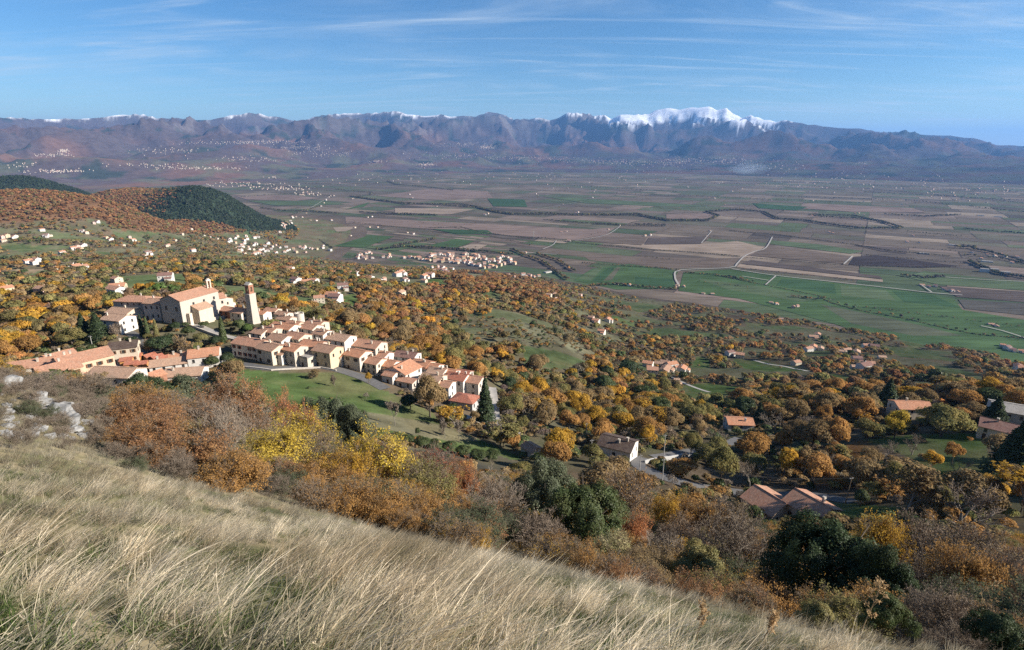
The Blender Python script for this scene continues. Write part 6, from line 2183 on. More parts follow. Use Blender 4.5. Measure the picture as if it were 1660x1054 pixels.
    P('evergreen', 982, 592, 26, 618, 'green', 'green round tree left of the big dark evergreen by the hamlet', rmin=300)
    P('evergreen', 826, 610, 22, 634, 'dark green', 'dark evergreen beside the top of the steep road', rmin=150)
    P('oak', 1078, 612, 30, 640, 'olive', 'olive tree in front of the tile roofed hamlet', rmin=250)
    # big oaks on the right
    P('oak', 1224, 702, 66, 746, 'orange', 'round bright orange oak above the pair of pink houses', rmin=110)
    P('oak', 1271, 721, 46, 778, 'gold', 'rounded golden oak right above the pair of pink houses', rmin=110)
    P('oak', 1167, 720, 56, 790, 'olive', 'olive golden oak at the bend of the lower road', rmin=110)
    P('oak', 1268, 696, 34, 730, 'orange', 'small orange oak behind the rounded golden oak', rmin=110)
    P('oak', 1316, 678, 62, 732, 'brown', 'broad brown oak left of the sunlit orange one', rmin=110)
    P('oak', 1352, 675, 52, 730, 'orange', 'broad sunlit orange oak left of the orchard meadow', rmin=110)
    P('oak', 1300, 722, 34, 776, 'brown', 'brown green oak right of the rounded golden oak', rmin=110)
    P('oak', 1405, 678, 48, 716, 'olive', 'olive oak at the upper left edge of the orchard meadow', rmin=130)
    P('oak', 1449, 662, 42, 712, 'yellow', 'tall yellow oak before the wide orange brown roof', rmin=130)
    P('oak', 1525, 652, 78, 708, 'olive', 'widest olive golden oak at the top of the orchard meadow', rmin=130)
    P('oak', 1508, 728, 30, 764, 'gold', 'small golden orchard tree, front one on the meadow', rmin=120)
    P('oak', 1543, 713, 30, 752, 'orange', 'small orange orchard tree behind the golden one on the meadow', rmin=120)
    P('bare_tree', 1551, 735, 32, 770, 'grey brown', 'bare orchard tree beside the small orange one', rmin=120)
    P('bare_tree', 1477, 698, 28, 738, 'grey brown', 'bare orchard tree at the upper left of the meadow', rmin=120)
    P('bare_tree', 1440, 710, 26, 744, 'grey', 'bare grey tree in the leaf litter left of the orchard meadow', rmin=120)
    P('oak', 1402, 735, 72, 800, 'brown', 'wide brown oak above the meadow strip by the pink houses', rmin=110)
    P('oak', 1450, 746, 46, 800, 'olive', 'olive oak right of the wide brown oak', rmin=110)
    P('evergreen', 1394, 792, 25, 822, 'green', 'round green bush on the meadow strip beside the pole', rmin=110)
    P('spruce', 1640, 672, 84, 770, 'dark green', 'big dark conifer at the right edge of the orchard meadow', rmin=120)
    P('spruce', 1435, 612, 44, 664, 'dark green', 'dark conifer rising above the wood behind the golden trees', rmin=150)
    P('spruce', 1606, 640, 56, 700, 'dark green', 'dark conifer left of the large grey house', rmin=150)
    P('spruce', 1228, 650, 22, 690, 'dark green', 'dark conifer between the coral roof and the round oaks', rmin=150)
    P('evergreen', 1205, 642, 40, 676, 'dark green', 'dark evergreen behind the coral roofed house', rmin=150)
    P('bare_tree', 1560, 782, 92, 862, 'grey brown', 'large bare spreading tree on the right above the thickets', rmin=90)
    P('bare_tree', 1330, 726, 40, 775, 'grey', 'bare grey tree between the golden oak and the brown oak', rmin=110)
    P('bare_tree', 1215, 742, 50, 794, 'grey', 'bare grey thicket tree under the orange oak by the lower road', rmin=110)
    P('evergreen', 1478, 800, 18, 826, 'green', 'ivy clad green stump tree by the meadow strip', rmin=100)
    for px, yt, w, yb, c in [(1640, 748, 50, 800, 'brown'), (1600, 770, 44, 830, 'brown'), (1655, 770, 40, 830, 'orange'), (1105, 742, 50, 775, 'orange'), (1050, 690, 34, 725, 'gold'), (940, 640, 34, 680, 'gold'), (1000, 735, 26, 756, 'grey brown'), (1120, 700, 34, 735, 'olive'),
                             (1162, 690, 40, 722, 'grey brown'), (1090, 668, 34, 700, 'brown'), (1255, 668, 46, 706, 'grey'), (1390, 640, 50, 690, 'orange'), (1340, 632, 44, 676, 'brown'), (1290, 640, 44, 690, 'brown'), (1560, 628, 46, 668, 'orange'), (1500, 630, 40, 660, 'brown'), (1630, 620, 44, 660, 'orange')]:
        P('bare_tree' if c.startswith('grey') else 'oak', px, yt, w, yb, c, rmin=100)


def foreground_shrubs():
    G = dict(cat='shrub', rmin=8)
    def S(kind, px, yt, w, r, colour, label, **kw):
        d = dict(G); d.update(kw)
        return place(kind, px, yt, w, ('r', r), colour, label, **d)
    S('green_shrub', 158, 622, 66, 62, 'grey green', 'dull green evergreen bush furthest left behind the rocky spur')
    S('green_shrub', 224, 597, 74, 78, 'dark green', 'dark evergreen bush in front of the barn house')
    S('green_shrub', 290, 604, 80, 84, 'grey green', 'olive evergreen bush under the pale tan roof')
    S('leafy_shrub', 368, 604, 104, 66, 'rust', 'big rust red shrub highest above the meadow edge')
    S('twiggy_shrub', 240, 650, 130, 46, 'rust', 'twiggy rust brown shrub in front of the dark evergreen bush')
    S('twiggy_shrub', 320, 640, 110, 46, 'rust', 'twiggy reddish shrub left of the big rust red one')
    S('twiggy_shrub', 175, 676, 90, 38, 'brown', 'brown twiggy shrub beside the white rocks')
    S('leafy_shrub', 205, 696, 110, 32, 'orange', 'low orange gold shrub behind the dry grass on the left')
    S('leafy_shrub', 270, 694, 90, 31, 'gold', 'low golden shrub left of the pale bare shrub')
    S('bare_shrub', 338, 642, 92, 30, 'grey', 'pale bare many stemmed shrub rising from the dry grass')
    S('twiggy_shrub', 395, 662, 80, 42, 'rust', 'thin rust leaved shrub behind the yellow shrubs')
    S('leafy_shrub', 432, 690, 104, 34, 'yellow', 'bright yellow shrub right of the pale bare shrub')
    S('leafy_shrub', 480, 660, 90, 46, 'yellow', 'yellow shrub below the dark green thicket')
    S('leafy_shrub', 455, 630, 46, 60, 'coral', 'orange red shrub at the meadow edge')
    S('leafy_shrub', 496, 648, 34, 58, 'coral', 'small orange shrub left of the grey green thicket')
    S('holm_oak', 520, 630, 92, 72, 'grey green', 'grey green holm oak, left of the pair below the meadow')
    S('holm_oak', 568, 648, 74, 64, 'grey green', 'grey green holm oak, right of the pair below the meadow')
    S('twiggy_shrub', 520, 690, 80, 36, 'grey green', 'dark twiggy shrub between two yellow shrubs')
    S('leafy_shrub', 606, 692, 108, 38, 'yellow', 'largest bright yellow shrub in the middle of the thicket')
    S('leafy_shrub', 555, 716, 70, 32, 'gold', 'golden shrub at the left foot of the largest yellow shrub')
    S('twiggy_shrub', 690, 718, 90, 48, 'red', 'dull red shrub behind the orange one')
    S('leafy_shrub', 690, 752, 100, 34, 'olive', 'olive yellow shrub right of the largest yellow shrub')
    S('leafy_shrub', 748, 738, 46, 40, 'coral', 'vivid orange shrub with upright crown')
    S('leafy_shrub', 750, 806, 50, 27, 'orange', 'low orange shrub at the edge of the dry grass')
    S('twiggy_shrub', 640, 790, 90, 28, 'olive', 'olive twiggy shrub behind the dry grass crest')
    S('bare_shrub', 800, 764, 100, 33, 'grey', 'bare grey thicket left of the big holm oak')
    S('bare_shrub', 772, 800, 80, 28, 'grey', 'bare grey shrub in front of the bare grey thicket')
    S('twiggy_shrub', 872, 826, 84, 26, 'grey brown', 'bare brown shrub at the left foot of the big holm oak')
    S('holm_oak', 884, 738, 100, 40, 'grey green', 'grey green holm oak behind the big dark one')
    S('holm_oak', 950, 768, 126, 30, 'green', 'big dark green holm oak in the middle of the slope')
    S('leafy_shrub', 998, 856, 70, 26, 'straw', 'straw yellow reedy bush right of the big holm oak', name='reed_bush')
    S('leafy_shrub', 1032, 818, 50, 36, 'coral', 'pinkish orange shrub right of the big holm oak')
    S('twiggy_shrub', 1030, 762, 100, 70, 'orange', 'orange brown thicket above the big holm oak')
    S('leafy_shrub', 1090, 788, 50, 62, 'gold', 'golden shrub above the grey bare thickets')
    S('bare_shrub', 1060, 862, 100, 32, 'grey', 'dark bare thicket below the pinkish shrub')
    S('leafy_shrub', 1130, 796, 80, 52, 'orange', 'orange brown shrub left of the pink houses')
    S('twiggy_shrub', 1180, 808, 90, 52, 'brown', 'brown twiggy shrub just below the pink houses')
    S('bare_shrub', 1205, 834, 120, 36, 'grey', 'pale bare thicket left of the black green holm oak')
    S('green_shrub', 1140, 880, 90, 27, 'olive', 'low olive green bush behind the grass')
    S('twiggy_shrub', 1110, 832, 80, 38, 'grey brown', 'brown bare shrub above the low olive bush')
    S('holm_oak', 1362, 830, 165, 26, 'dark green', 'huge black green holm oak in front of the pink houses', variant=0)
    S('holm_oak', 1440, 872, 96, 25, 'dark green', 'dark holm oak merging with the huge one on its right side', variant=1)
    S('leafy_shrub', 1438, 830, 74, 48, 'gold', 'golden orange shrub above the right side of the huge holm oak')
    S('twiggy_shrub', 1520, 838, 120, 50, 'grey brown', 'grey brown bare thicket right of the golden orange shrub')
    S('twiggy_shrub', 1600, 846, 130, 46, 'brown', 'brown thicket at the right edge')
    S('leafy_shrub', 1590, 888, 100, 32, 'orange', 'orange gold shrub low on the right')
    S('twiggy_shrub', 1520, 896, 100, 34, 'grey brown', 'grey twiggy shrub between the holm oaks and the orange gold shrub')
    S('bare_shrub', 1655, 880, 80, 34, 'grey', 'bare grey shrub at the right border')
    S('green_shrub', 1640, 992, 90, 13, 'dark green', 'dark low shrub in the bottom right corner')
    S('twiggy_shrub', 1570, 960, 100, 18, 'grey brown', 'bare low shrub above the bottom right corner')
    S('green_shrub', 1446, 962, 74, 11, 'green', 'leafy green bramble in front of the huge holm oak', name='bramble')
    S('green_shrub', 1330, 990, 60, 12, 'olive', 'small olive bramble left of the leafy green bramble', name='bramble')
    S('twiggy_shrub', 1260, 900, 70, 27, 'grey brown', 'bare shrub at the left foot of the huge holm oak')
    S('twiggy_shrub', 930, 880, 60, 24, 'olive', 'low twiggy shrub under the big holm oak')
    S('twiggy_shrub', 60, 612, 110, 44, 'grey', 'grey dry shrub on the rocky spur')
    S('twiggy_shrub', 130, 650, 60, 36, 'grey', 'grey dry shrub between the white rocks')


named_trees()
foreground_shrubs()


# ------------------------------------------------------------------ the wooded slope
FG_LINE = [(-200, 575), (0, 590), (140, 640), (200, 612), (330, 612), (400, 612), (470, 650), (560, 655), (620, 700), (700, 730), (760, 745), (830, 768), (880, 745), (950, 770), (1020, 830), (1060, 790), (1150, 800), (1210, 830), (1290, 832), (1440, 835), (1520, 845), (1600, 845), (1660, 850), (1900, 880)]
# outlines that steer what grows: (outline, density, colour weights)
ZONES = [
    ([(690, 450), (760, 440), (830, 448), (900, 462), (915, 490), (860, 500), (790, 478), (700, 480)], 1.25, dict(rust=5, orange=3, brown=4, olive=1)),
    ([(727, 518), (816, 510), (915, 530), (970, 580), (934, 590), (828, 570), (728, 548)], 0.06, dict(green=2, grey=2, olive=2, brown=1)),
    ([(560, 470), (760, 470), (800, 515), (720, 530), (700, 575), (560, 545)], 1.1, dict(orange=5, rust=2, gold=2, brown=5, olive=3, grey=3)),
    ([(0, 480), (120, 480), (190, 520), (130, 560), (0, 590)], 1.2, dict(gold=3, olive=4, orange=3, brown=4, grey=3)),
    ([(0, 430), (420, 430), (560, 450), (540, 500), (300, 470), (0, 480)], 0.78, dict(olive=6, orange=3, gold=1, brown=5, green=3, grey=4)),
    ([(0, 350), (330, 380), (560, 420), (560, 450), (0, 440)], 0.5, dict(olive=5, brown=5, orange=2, green=4, grey=4)),
    ([(830, 590), (1030, 620), (1100, 660), (1000, 720), (860, 680), (810, 620)], 1.1, dict(gold=3, orange=3, brown=4, olive=3, green=2, grey=3)),
    ([(1000, 560), (1160, 590), (1160, 640), (1000, 600)], 0.6, dict(grey=3, brown=2, green=2, orange=2)),
    ([(1000, 470), (1330, 500), (1660, 600), (1660, 640), (1400, 640), (1160, 560), (980, 500)], 0.55, dict(orange=4, brown=5, olive=4, green=3, rust=1, grey=4)),
    ([(1200, 620), (1660, 620), (1660, 690), (1400, 690), (1200, 660)], 1.2, dict(orange=4, brown=5, gold=1, olive=3, grey=4, green=2)),
    ([(640, 600), (830, 600), (900, 700), (840, 740), (800, 600)], 0.5, dict(brown=3, grey=4, olive=2, green=1)),
    ([(230, 520), (400, 520), (400, 580), (230, 570)], 0.35, dict(brown=3, grey=3, green=3, olive=2)),
]
DEFW = dict(orange=4, brown=5, olive=6, gold=1, green=4, grey=5)


def zone_of(px, py):
    z = np.full(px.shape, -1)
    for i, (poly, d, w) in enumerate(ZONES):
        m = in_poly(px, py, poly) & (z < 0)
        z[m] = i
    return z


def scatter():
    rng = np.random.RandomState(9)
    pts = []
    for r0, r1, sp in ((70, 420, 5.6), (420, 1100, 6.4), (1100, 2400, 8.2), (2400, 4900, 5.8)):
        n = int((r1 * r1 - r0 * r0) * R(96) / 2 / (sp * sp))
        r = np.sqrt(rng.uniform(r0 * r0, r1 * r1, n)); a = rng.uniform(-R(48), R(48), n)
        pts.append(np.stack([np.sin(a) * r, np.cos(a) * r], -1))
    p = np.vstack(pts)
    z = terr_z(p[:, 0], p[:, 1])
    r = np.hypot(p[:, 0], p[:, 1])
    ad = np.degrees(np.arctan2(p[:, 0], p[:, 1]))
    px, py, f = project(p[:, 0], p[:, 1], z)
    ok = (f > 1) & (px > -120) & (px < 1780) & (z > PLAIN + 2)
    ok &= (r < 2400) | ((z > PLAIN + 20) & (ad < -12))
    # keep-outs
    fgx, fgy = zip(*FG_LINE)
    ok &= py - 12 < np.interp(px, fgx, fgy)
    for col, a0, a1, poly in COVER:
        if col in (OLIVE, LITTER): continue
        ok &= ~((r > a0) & (r < a1) & in_poly(px, py, poly))
    for frac in (0.45, 0.85):
        qx, qy, _f = project(p[:, 0], p[:, 1], z + 7.5 * frac)
        for col, a0, a1, poly in COVER:
            if col in (OLIVE, LITTER, TAN, SOIL): continue
            ok &= ~((r > a0 * 0.7) & (r < a1) & in_poly(qx, qy, poly) & (rng.uniform(size=len(p)) < 0.8))
    z_ = zone_of(px, py)
    dens = np.array([ZONES[i][1] if i >= 0 else 0.6 for i in z_])
    # hills at the left are wooded all over
    hill = (r > 1900) & (z > PLAIN + 22) & (ad < -12) & (py < hill_line(px))
    dens = np.where(hill, 1.2, dens)
    cl = fbm(p[:, 0] / 70, p[:, 1] / 70, 3, 401)
    ok &= rng.uniform(size=len(p)) < dens * np.clip(0.85 + 0.9 * cl, 0.2, 1.3)
    p, z, r, px, py, z_, hill, ad = p[ok], z[ok], r[ok], px[ok], py[ok], z_[ok], hill[ok], ad[ok]
    ok2 = ~(in_poly(px, py, [(60, 568), (240, 568), (240, 640), (60, 640)]) & (r < 330)) & ~(in_poly(px, py, [(970, 730), (1210, 770), (1210, 840), (1000, 790)]) & (r < 200))
    p, z, r, px, py, z_, hill, ad = p[ok2], z[ok2], r[ok2], px[ok2], py[ok2], z_[ok2], hill[ok2], ad[ok2]
    rustw = in_poly(px, py, ZONES[0][0]) | in_poly(px, py, ZONES[2][0])
    keep0 = (clearing(p[:, 0], p[:, 1]) < 0.15 + 0.05 * rng.normal(size=len(p))) | (r < 450) | hill | rustw
    p, z, r, px, py, z_, hill, ad = p[keep0], z[keep0], r[keep0], px[keep0], py[keep0], z_[keep0], hill[keep0], ad[keep0]
    # clear of buildings, planted trees and roads, and not standing before a house
    F = np.array([(a, b, c) for a, b, c, h in FOOT])
    H = np.array([(a, b, c, h) for a, b, c, h in FOOT if h > 0])
    keep = np.ones(len(p), bool)
    for a, b, c in F:
        d2 = (p[:, 0] - a) ** 2 + (p[:, 1] - b) ** 2
        keep &= d2 > (c + 2.5) ** 2
    for a, b, c, h in H:
        rr = math.hypot(a, b); aa = math.atan2(a, b)
        lat = np.abs(np.arctan2(p[:, 0], p[:, 1]) - aa) * rr
        front = (rr - r > 0) & (rr - r < min(46, 14 + rr * 0.03)) & (lat < c * 0.8 + 2)
        keep &= ~front
    for S, w in ROAD_LINES:
        if np.hypot(*S[0]) > 1200: continue
        for q in S[::2]:
            keep &= ((p[:, 0] - q[0]) ** 2 + (p[:, 1] - q[1]) ** 2) > (w / 2 + 3.0) ** 2
    pa = np.arctan2(p[:, 0], p[:, 1])
    for S, w in ROAD_LINES:
        if np.hypot(*S[0]) > 330: continue
        for q in S[::3]:
            rq = math.hypot(*q); aq = math.atan2(*q)
            dr = rq - r
            keep &= ~((dr > 0) & (dr < 15) & (np.abs(pa - aq) * rq < 4.0))
    p, z, r, px, py, z_, hill, ad = p[keep], z[keep], r[keep], px[keep], py[keep], z_[keep], hill[keep], ad[keep]
    n = len(p)
    # what grows
    names = ['rust', 'orange', 'gold', 'brown', 'olive', 'green', 'grey']
    u = np.clip(rng.uniform(size=n) * 0.75 + 0.25 * (0.5 + 0.8 * fbm(p[:, 0] / 40, p[:, 1] / 40, 2, 402)), 0, 0.999)
    colour = np.empty(n, object)
    for zi in range(-1, len(ZONES)):
        w = ZONES[zi][2] if zi >= 0 else DEFW
        ks = [k for k in ('grey', 'brown', 'rust', 'orange', 'gold', 'olive', 'green') if k in w]
        cum = np.cumsum([w[k] for k in ks]) / sum(w.values())
        m = z_ == zi
        colour[m] = np.array(ks, object)[np.minimum(np.searchsorted(cum, u[m]), len(ks) - 1)]
    jt = rng.normal(0, 14, n)
    hp = hill & (r > 2650) & (px + jt > 175) & (px + jt * 1.5 + 0.9 * (py - 318) > 262)
    colour[hill] = np.where(rng.uniform(size=n) < 0.75, 'rust', np.where(rng.uniform(size=n) < 0.5, 'brown', 'olive'))[hill]
    colour[hp] = 'pine'
    hp2 = hill & (r > 3700)
    colour[hp2] = 'pine'
    hgt = np.clip(rng.lognormal(2.0, 0.26, n), 3.8, 12.5)
    wid = hgt * rng.uniform(0.95, 1.3, n)
    sm = rng.uniform(size=n) < 0.25
    hgt[sm] *= 0.55; wid[sm] *= 0.65
    cz = in_poly(px, py, [(120, 500), (430, 500), (400, 590), (130, 590)]) & (r < 380)
    hgt[cz] *= 0.5; wid[cz] *= 0.6
    bare = colour == 'grey'
    hgt[bare] *= 0.8; wid[bare] *= 0.75
    return p, z, r, px, py, colour, hgt, wid


SC = scatter()


def hedge_points():
    """tree belts of the plain: pixel lines, spacing, height"""
    L = [
        ([(544, 307), (565, 310), (603, 312), (600, 317), (575, 319)], 14, 9), ([(567, 319), (598, 323), (628, 327), (658, 332), (709, 332), (747, 332), (775, 337), (805, 344), (831, 348), (881, 347), (932, 349), (995, 349), (1033, 348), (1053, 353), (1084, 358), (1147, 358), (1165, 351), (1144, 344), (1195, 341), (1238, 345), (1261, 356), (1307, 359), (1342, 365), (1388, 371), (1458, 372)], 6, 11),
        ([(567, 319), (628, 328), (709, 333), (775, 338), (805, 345), (831, 349), (932, 350), (1033, 350), (1084, 359), (1147, 359)], 7, 10),
        ([(628, 294), (643, 300), (684, 303), (734, 309)], 12, 11), ([(423, 338), (456, 342), (506, 344), (552, 347)], 8, 10), ([(582, 345), (620, 347), (633, 348), (709, 350)], 9, 10), ([(633, 347.5), (705, 349.5)], 8, 11),
        ([(696, 370), (747, 369), (780, 377), (800, 380), (856, 387), (907, 391), (982, 399), (1058, 406), (1134, 411), (1200, 417)], 6, 5), ([(1310, 349), (1382, 351), (1426, 359), (1463, 371)], 7, 10), ([(1320, 352), (1400, 356), (1440, 364)], 8, 10), ([(1432, 348), (1498, 352), (1556, 349)], 10, 10),
        ([(1180, 375), (1249, 380), (1325, 390), (1382, 397), (1440, 407), (1469, 410), (1540, 416)], 6, 5), ([(881, 357), (957, 363), (1008, 366), (1079, 368)], 9, 8), ([(965, 364), (1006, 366)], 7, 11), ([(1030, 365), (1078, 366)], 8, 10),
        ([(1560, 372), (1610, 376), (1665, 380)], 9, 9), ([(1470, 376), (1560, 384)], 12, 6),
        ([(942, 427), (1079, 436), (1104, 439)], 9, 5), ([(1209, 418), (1371, 431), (1426, 433), (1556, 434)], 9, 3.5), ([(1160, 447), (1235, 462), (1326, 480), (1347, 492), (1401, 506), (1461, 516), (1536, 534), (1581, 543), (1665, 550)], 5, 3),
        ([(1330, 484), (1347, 489), (1380, 500), (1420, 508), (1450, 513), (1500, 525), (1540, 533), (1600, 545), (1665, 552)], 40, 8), ([(1110, 443), (1160, 447), (1190, 452), (1220, 458)], 10, 6),
        ([(1280, 482), (1300, 484), (1326, 487)], 7, 7), ([(1460, 448), (1500, 452), (1530, 450)], 8, 9), ([(1180, 450), (1195, 452), (1205, 455)], 7, 8),
        ([(1570, 425), (1590, 434), (1620, 446), (1665, 452)], 5, 10), ([(1575, 405), (1600, 409), (1640, 420), (1665, 428)], 10, 10), ([(1545, 402), (1580, 404)], 9, 14), ([(1560, 414), (1620, 420), (1665, 430)], 14, 8),
        ([(640, 400), (690, 391), (705, 388)], 7, 10), ([(610, 406), (660, 401), (720, 404), (780, 409), (830, 414)], 7, 10), ([(830, 405), (850, 415), (880, 425), (900, 440), (920, 455)], 7, 9), ([(870, 412), (905, 424), (930, 440)], 8, 9), ([(930, 470), (960, 464), (1000, 462), (1050, 468), (1100, 470)], 8, 8),
        ([(730, 368), (800, 384), (860, 398)], 12, 4), ([(640, 384), (740, 400), (820, 412)], 14, 4), ([(560, 360), (700, 374)], 16, 5), ([(470, 350), (520, 334)], 14, 8), ([(480, 376), (520, 392), (540, 404)], 14, 7), ([(390, 320), (470, 314), (540, 318)], 14, 8), ([(400, 300), (520, 306)], 16, 9), ([(420, 296), (560, 300), (640, 296)], 18, 9), ([(700, 296), (900, 300), (1100, 312)], 26, 9), ([(900, 310), (1200, 322), (1400, 330)], 30, 8), ([(1100, 296), (1400, 306), (1660, 330)], 28, 9), ([(1250, 318), (1480, 326), (1660, 345)], 24, 9), ([(600, 288), (800, 286), (1000, 290), (1300, 296), (1660, 312)], 30, 10), ([(1400, 312), (1660, 326)], 18, 10),
    ]
    rng = np.random.RandomState(21)
    out = []
    for pl, sp, h in L:
        W = [np.array(ground_at(*q)) for q in pl]
        for a, b in zip(W, W[1:]):
            n = max(2, int(np.linalg.norm(b - a) / sp * 1.9))
            for k in range(n):
                q = a + (b - a) * (k + rng.uniform()) / n + rng.normal(size=2) * (h * 0.3)
                out.append((q[0], q[1], h * rng.uniform(0.8, 1.4)))
    # hedges along some field borders
    r2 = random.Random(4)
    for W in field_polys:
        c = sum(W) / 4
        rr = math.hypot(*c)
        if rr > 9000 or r2.random() > 0.20: continue
        i = r2.choice((0, 2, 0, 2, 1, 3))
        a, b = W[i], W[(i + 1) % 4]
        n = int(np.linalg.norm(b - a) / r2.choice((9, 14, 30, 30)))
        for k in range(n):
            q = a + (b - a) * (k + r2.random()) / max(n, 1)
            out.append((q[0], q[1], r2.uniform(2.5, 6.5)))
    return np.array(out)


def build_woods():
    p, z, r, px, py, colour, hgt, wid = SC
    n = len(p)
    rng = np.random.RandomState(31)
    # the largest in the picture become things of their own
    app = hgt * wid / (r * r)
    inside = (px > -10) & (px < 1670) & (r < 520)
    order = np.argsort(-np.where(inside, app, 0))
    n_ind = max(0, 292 - sum(1 for t in PLANTED if t[0]['category'] == 'tree'))
    ind = order[:n_ind]
    isind = np.zeros(n, bool); isind[ind] = True
    for i in ind:
        c = colour[i]
        if c == 'grey': kind, col = ('bare_tree', 'grey brown' if rng.uniform() < 0.6 else 'grey') if rng.uniform() < 0.55 else ('sparse_tree', 'brown')
        elif c == 'green': kind, col = 'evergreen', ('green' if rng.uniform() < 0.5 else 'dark green')
        elif c == 'pine': kind, col = 'spruce', 'dark green'
        else: kind, col = ('oak', c) if rng.uniform() < 0.86 else ('sparse_tree', c)
        plant(kind, p[i, 0], p[i, 1], z[i] - 0.2, wid[i], hgt[i], col, rng=RT)
    # the rest
    rest = np.nonzero(~isind)[0]
    P = np.c_[p[rest], z[rest] - 0.2]; rr = r[rest]; col = colour[rest]; h = hgt[rest]; w = wid[rest]
    hd = hedge_points()
    hz = np.full(len(hd), PLAIN)
    P = np.vstack([P, np.c_[hd[:, :2], hz]]); rr = np.concatenate([rr, np.hypot(hd[:, 0], hd[:, 1])])
    hc = np.array(['hedge', 'hedge', 'grey', 'green', 'hedge', 'olive'], object)[rng.randint(0, 6, len(hd))]
    far = np.hypot(hd[:, 0], hd[:, 1]) < 2300
    hc[far] = np.array(['hedge', 'green', 'brown', 'olive', 'orange', 'grey'], object)[rng.randint(0, 6, far.sum())]
    col = np.concatenate([col, hc]); h = np.concatenate([h, hd[:, 2]]); w = np.concatenate([w, hd[:, 2] * 0.95])
    m = len(P)
    fam = np.where(col == 'grey', 2, np.where(col == 'green', 1, np.where(col == 'pine', 3, 0)))
    lod = np.where(rr < 520, 0, np.where(rr < 1300, 1, 2))
    lod = np.where((fam == 2) & (rr < 900), 0, lod)
    var = rng.randint(0, 4, m)
    meshes = []
    for fk in ('oak', 'evergreen', 'bare', 'pine'):
        for lv in range(3): meshes += LOD[fk][lv]
    pick = fam * 12 + lod * 4 + var
    nomw = np.array([10, 9, 8, 6.5])[fam]; nomh = np.array([8.6, 9, 8, 13])[fam]
    h = np.where(fam == 3, h * 1.25, h)
    tmap = {'rust': 'rust', 'orange': 'orange', 'gold': 'gold', 'brown': 'brown', 'olive': 'olive', 'green': 'green', 'grey': 'grey brown', 'pine': 'pine', 'hedge': 'hedge'}
    ta = np.array([TINT[tmap[c]][0] for c in col]); tb = np.array([TINT[tmap[c]][1] for c in col])
    f = np.clip(rng.normal(1.0, 0.18, m), 0.6, 1.5)[:, None] * (1 + 0.05 * rng.normal(size=(m, 3)))
    gr = (col == 'grey')[:, None]
    rots = np.c_[rng.normal(0, 0.05, (m, 2)), rng.uniform(0, 6.28, m)]
    scl = np.c_[w / nomw, w / nomw, h / nomh]
    print('woods', m, 'individual trees', len(ind))
    instancer('woodland', 'far autumn woods, hedges and tree belts over slopes and plain', 'woodland', P, rots, scl, pick, ta * f, tb * f, meshes)
    # low bushes between the trees
    nb = 30000
    r_ = np.sqrt(rng.uniform(70 ** 2, 700 ** 2, nb)); a_ = rng.uniform(-R(46), R(46), nb)
    q = np.stack([np.sin(a_) * r_, np.cos(a_) * r_], -1)
    zq = terr_z(q[:, 0], q[:, 1])
    qx, qy, f_ = project(q[:, 0], q[:, 1], zq)
    ok = np.ones(nb, bool)
    for c_, a0, a1, poly in COVER:
        ok &= ~((r_ > a0) & (r_ < a1) & in_poly(qx, qy, poly) & (rng.uniform(size=nb) > (0.30 if c_ in (OLIVE, PALE) else 0.02)))
    ok &= (fbm(q[:, 0] / 30, q[:, 1] / 30, 3, 404) > -0.25) & ((clearing(q[:, 0], q[:, 1]) < 0.17) | (r_ < 450))
    for a, b, c, hh in FOOT:
        if hh > 0: ok &= ((q[:, 0] - a) ** 2 + (q[:, 1] - b) ** 2) > (c + 0.5) ** 2
    for S, w_ in ROAD_LINES:
        if np.hypot(*S[0]) > 1200: continue
        for s in S[::2]: ok &= ((q[:, 0] - s[0]) ** 2 + (q[:, 1] - s[1]) ** 2) > (w_ / 2 + 1.4) ** 2
    q, zq, r_ = q[ok], zq[ok], r_[ok]; m = len(q)
    cs = np.array(['grey', 'brown', 'olive', 'green', 'grey brown', 'brown', 'orange', 'olive', 'green', 'brown'], object)[rng.randint(0, 10, m)]
    ta = np.array([TINT[c][0] for c in cs]); tb = np.array([TINT[c][1] for c in cs])
    bare = np.isin(cs, ['grey', 'grey brown'])
    s = rng.uniform(0.12, 0.42, m) ** 1.0
    pick = np.where(bare, 8, np.where(np.isin(cs, ['green', 'grey green']), 4, 0)) + rng.randint(0, 4, m)
    ms = LOD['oak'][1] + LOD['evergreen'][1] + LOD['bare'][0]
    f = np.clip(rng.normal(1, 0.2, m), 0.6, 1.5)[:, None]
    instancer('undergrowth', 'low scrub and bushes filling the ground between the trees', 'scrub', np.c_[q, zq - 0.2], np.c_[np.zeros((m, 2)), rng.uniform(0, 6.28, m)], np.c_[s * 1.2, s * 1.2, s], pick, ta * f, tb * f, ms)

    # brushwood that fills the slope between the big shrubs
    nb = 2600
    r_ = np.sqrt(rng.uniform(12 ** 2, 105 ** 2, nb)); a_ = rng.uniform(-R(50), R(50), nb)
    q = np.stack([np.sin(a_) * r_, np.cos(a_) * r_], -1); zq = terr_z(q[:, 0], q[:, 1])
    ed = np.interp(np.degrees(a_), [-60, -48, -44, -38, -25, -10, 0, 20, 35, 60], [17, 17, 18, 21, 22, 19, 15, 11.5, 10.5, 10])
    ok = (r_ > ed * 1.05) & (fbm(q[:, 0] / 9, q[:, 1] / 9, 2, 405) > -0.45)
    q, zq, r_ = q[ok], zq[ok], r_[ok]; m = len(q)
    cs = np.array(['rust', 'brown', 'olive', 'rust', 'grey', 'orange', 'grey green', 'gold', 'orange', 'brown'], object)[np.clip(((0.5 + 0.9 * fbm(q[:, 0] / 12, q[:, 1] / 12, 2, 406)) * 7 + rng.uniform(0, 4, m)).astype(int), 0, 9)]
    sp_ = (np.degrees(np.arctan2(q[:, 0], q[:, 1])) < -36.5) & (r_ < 60)
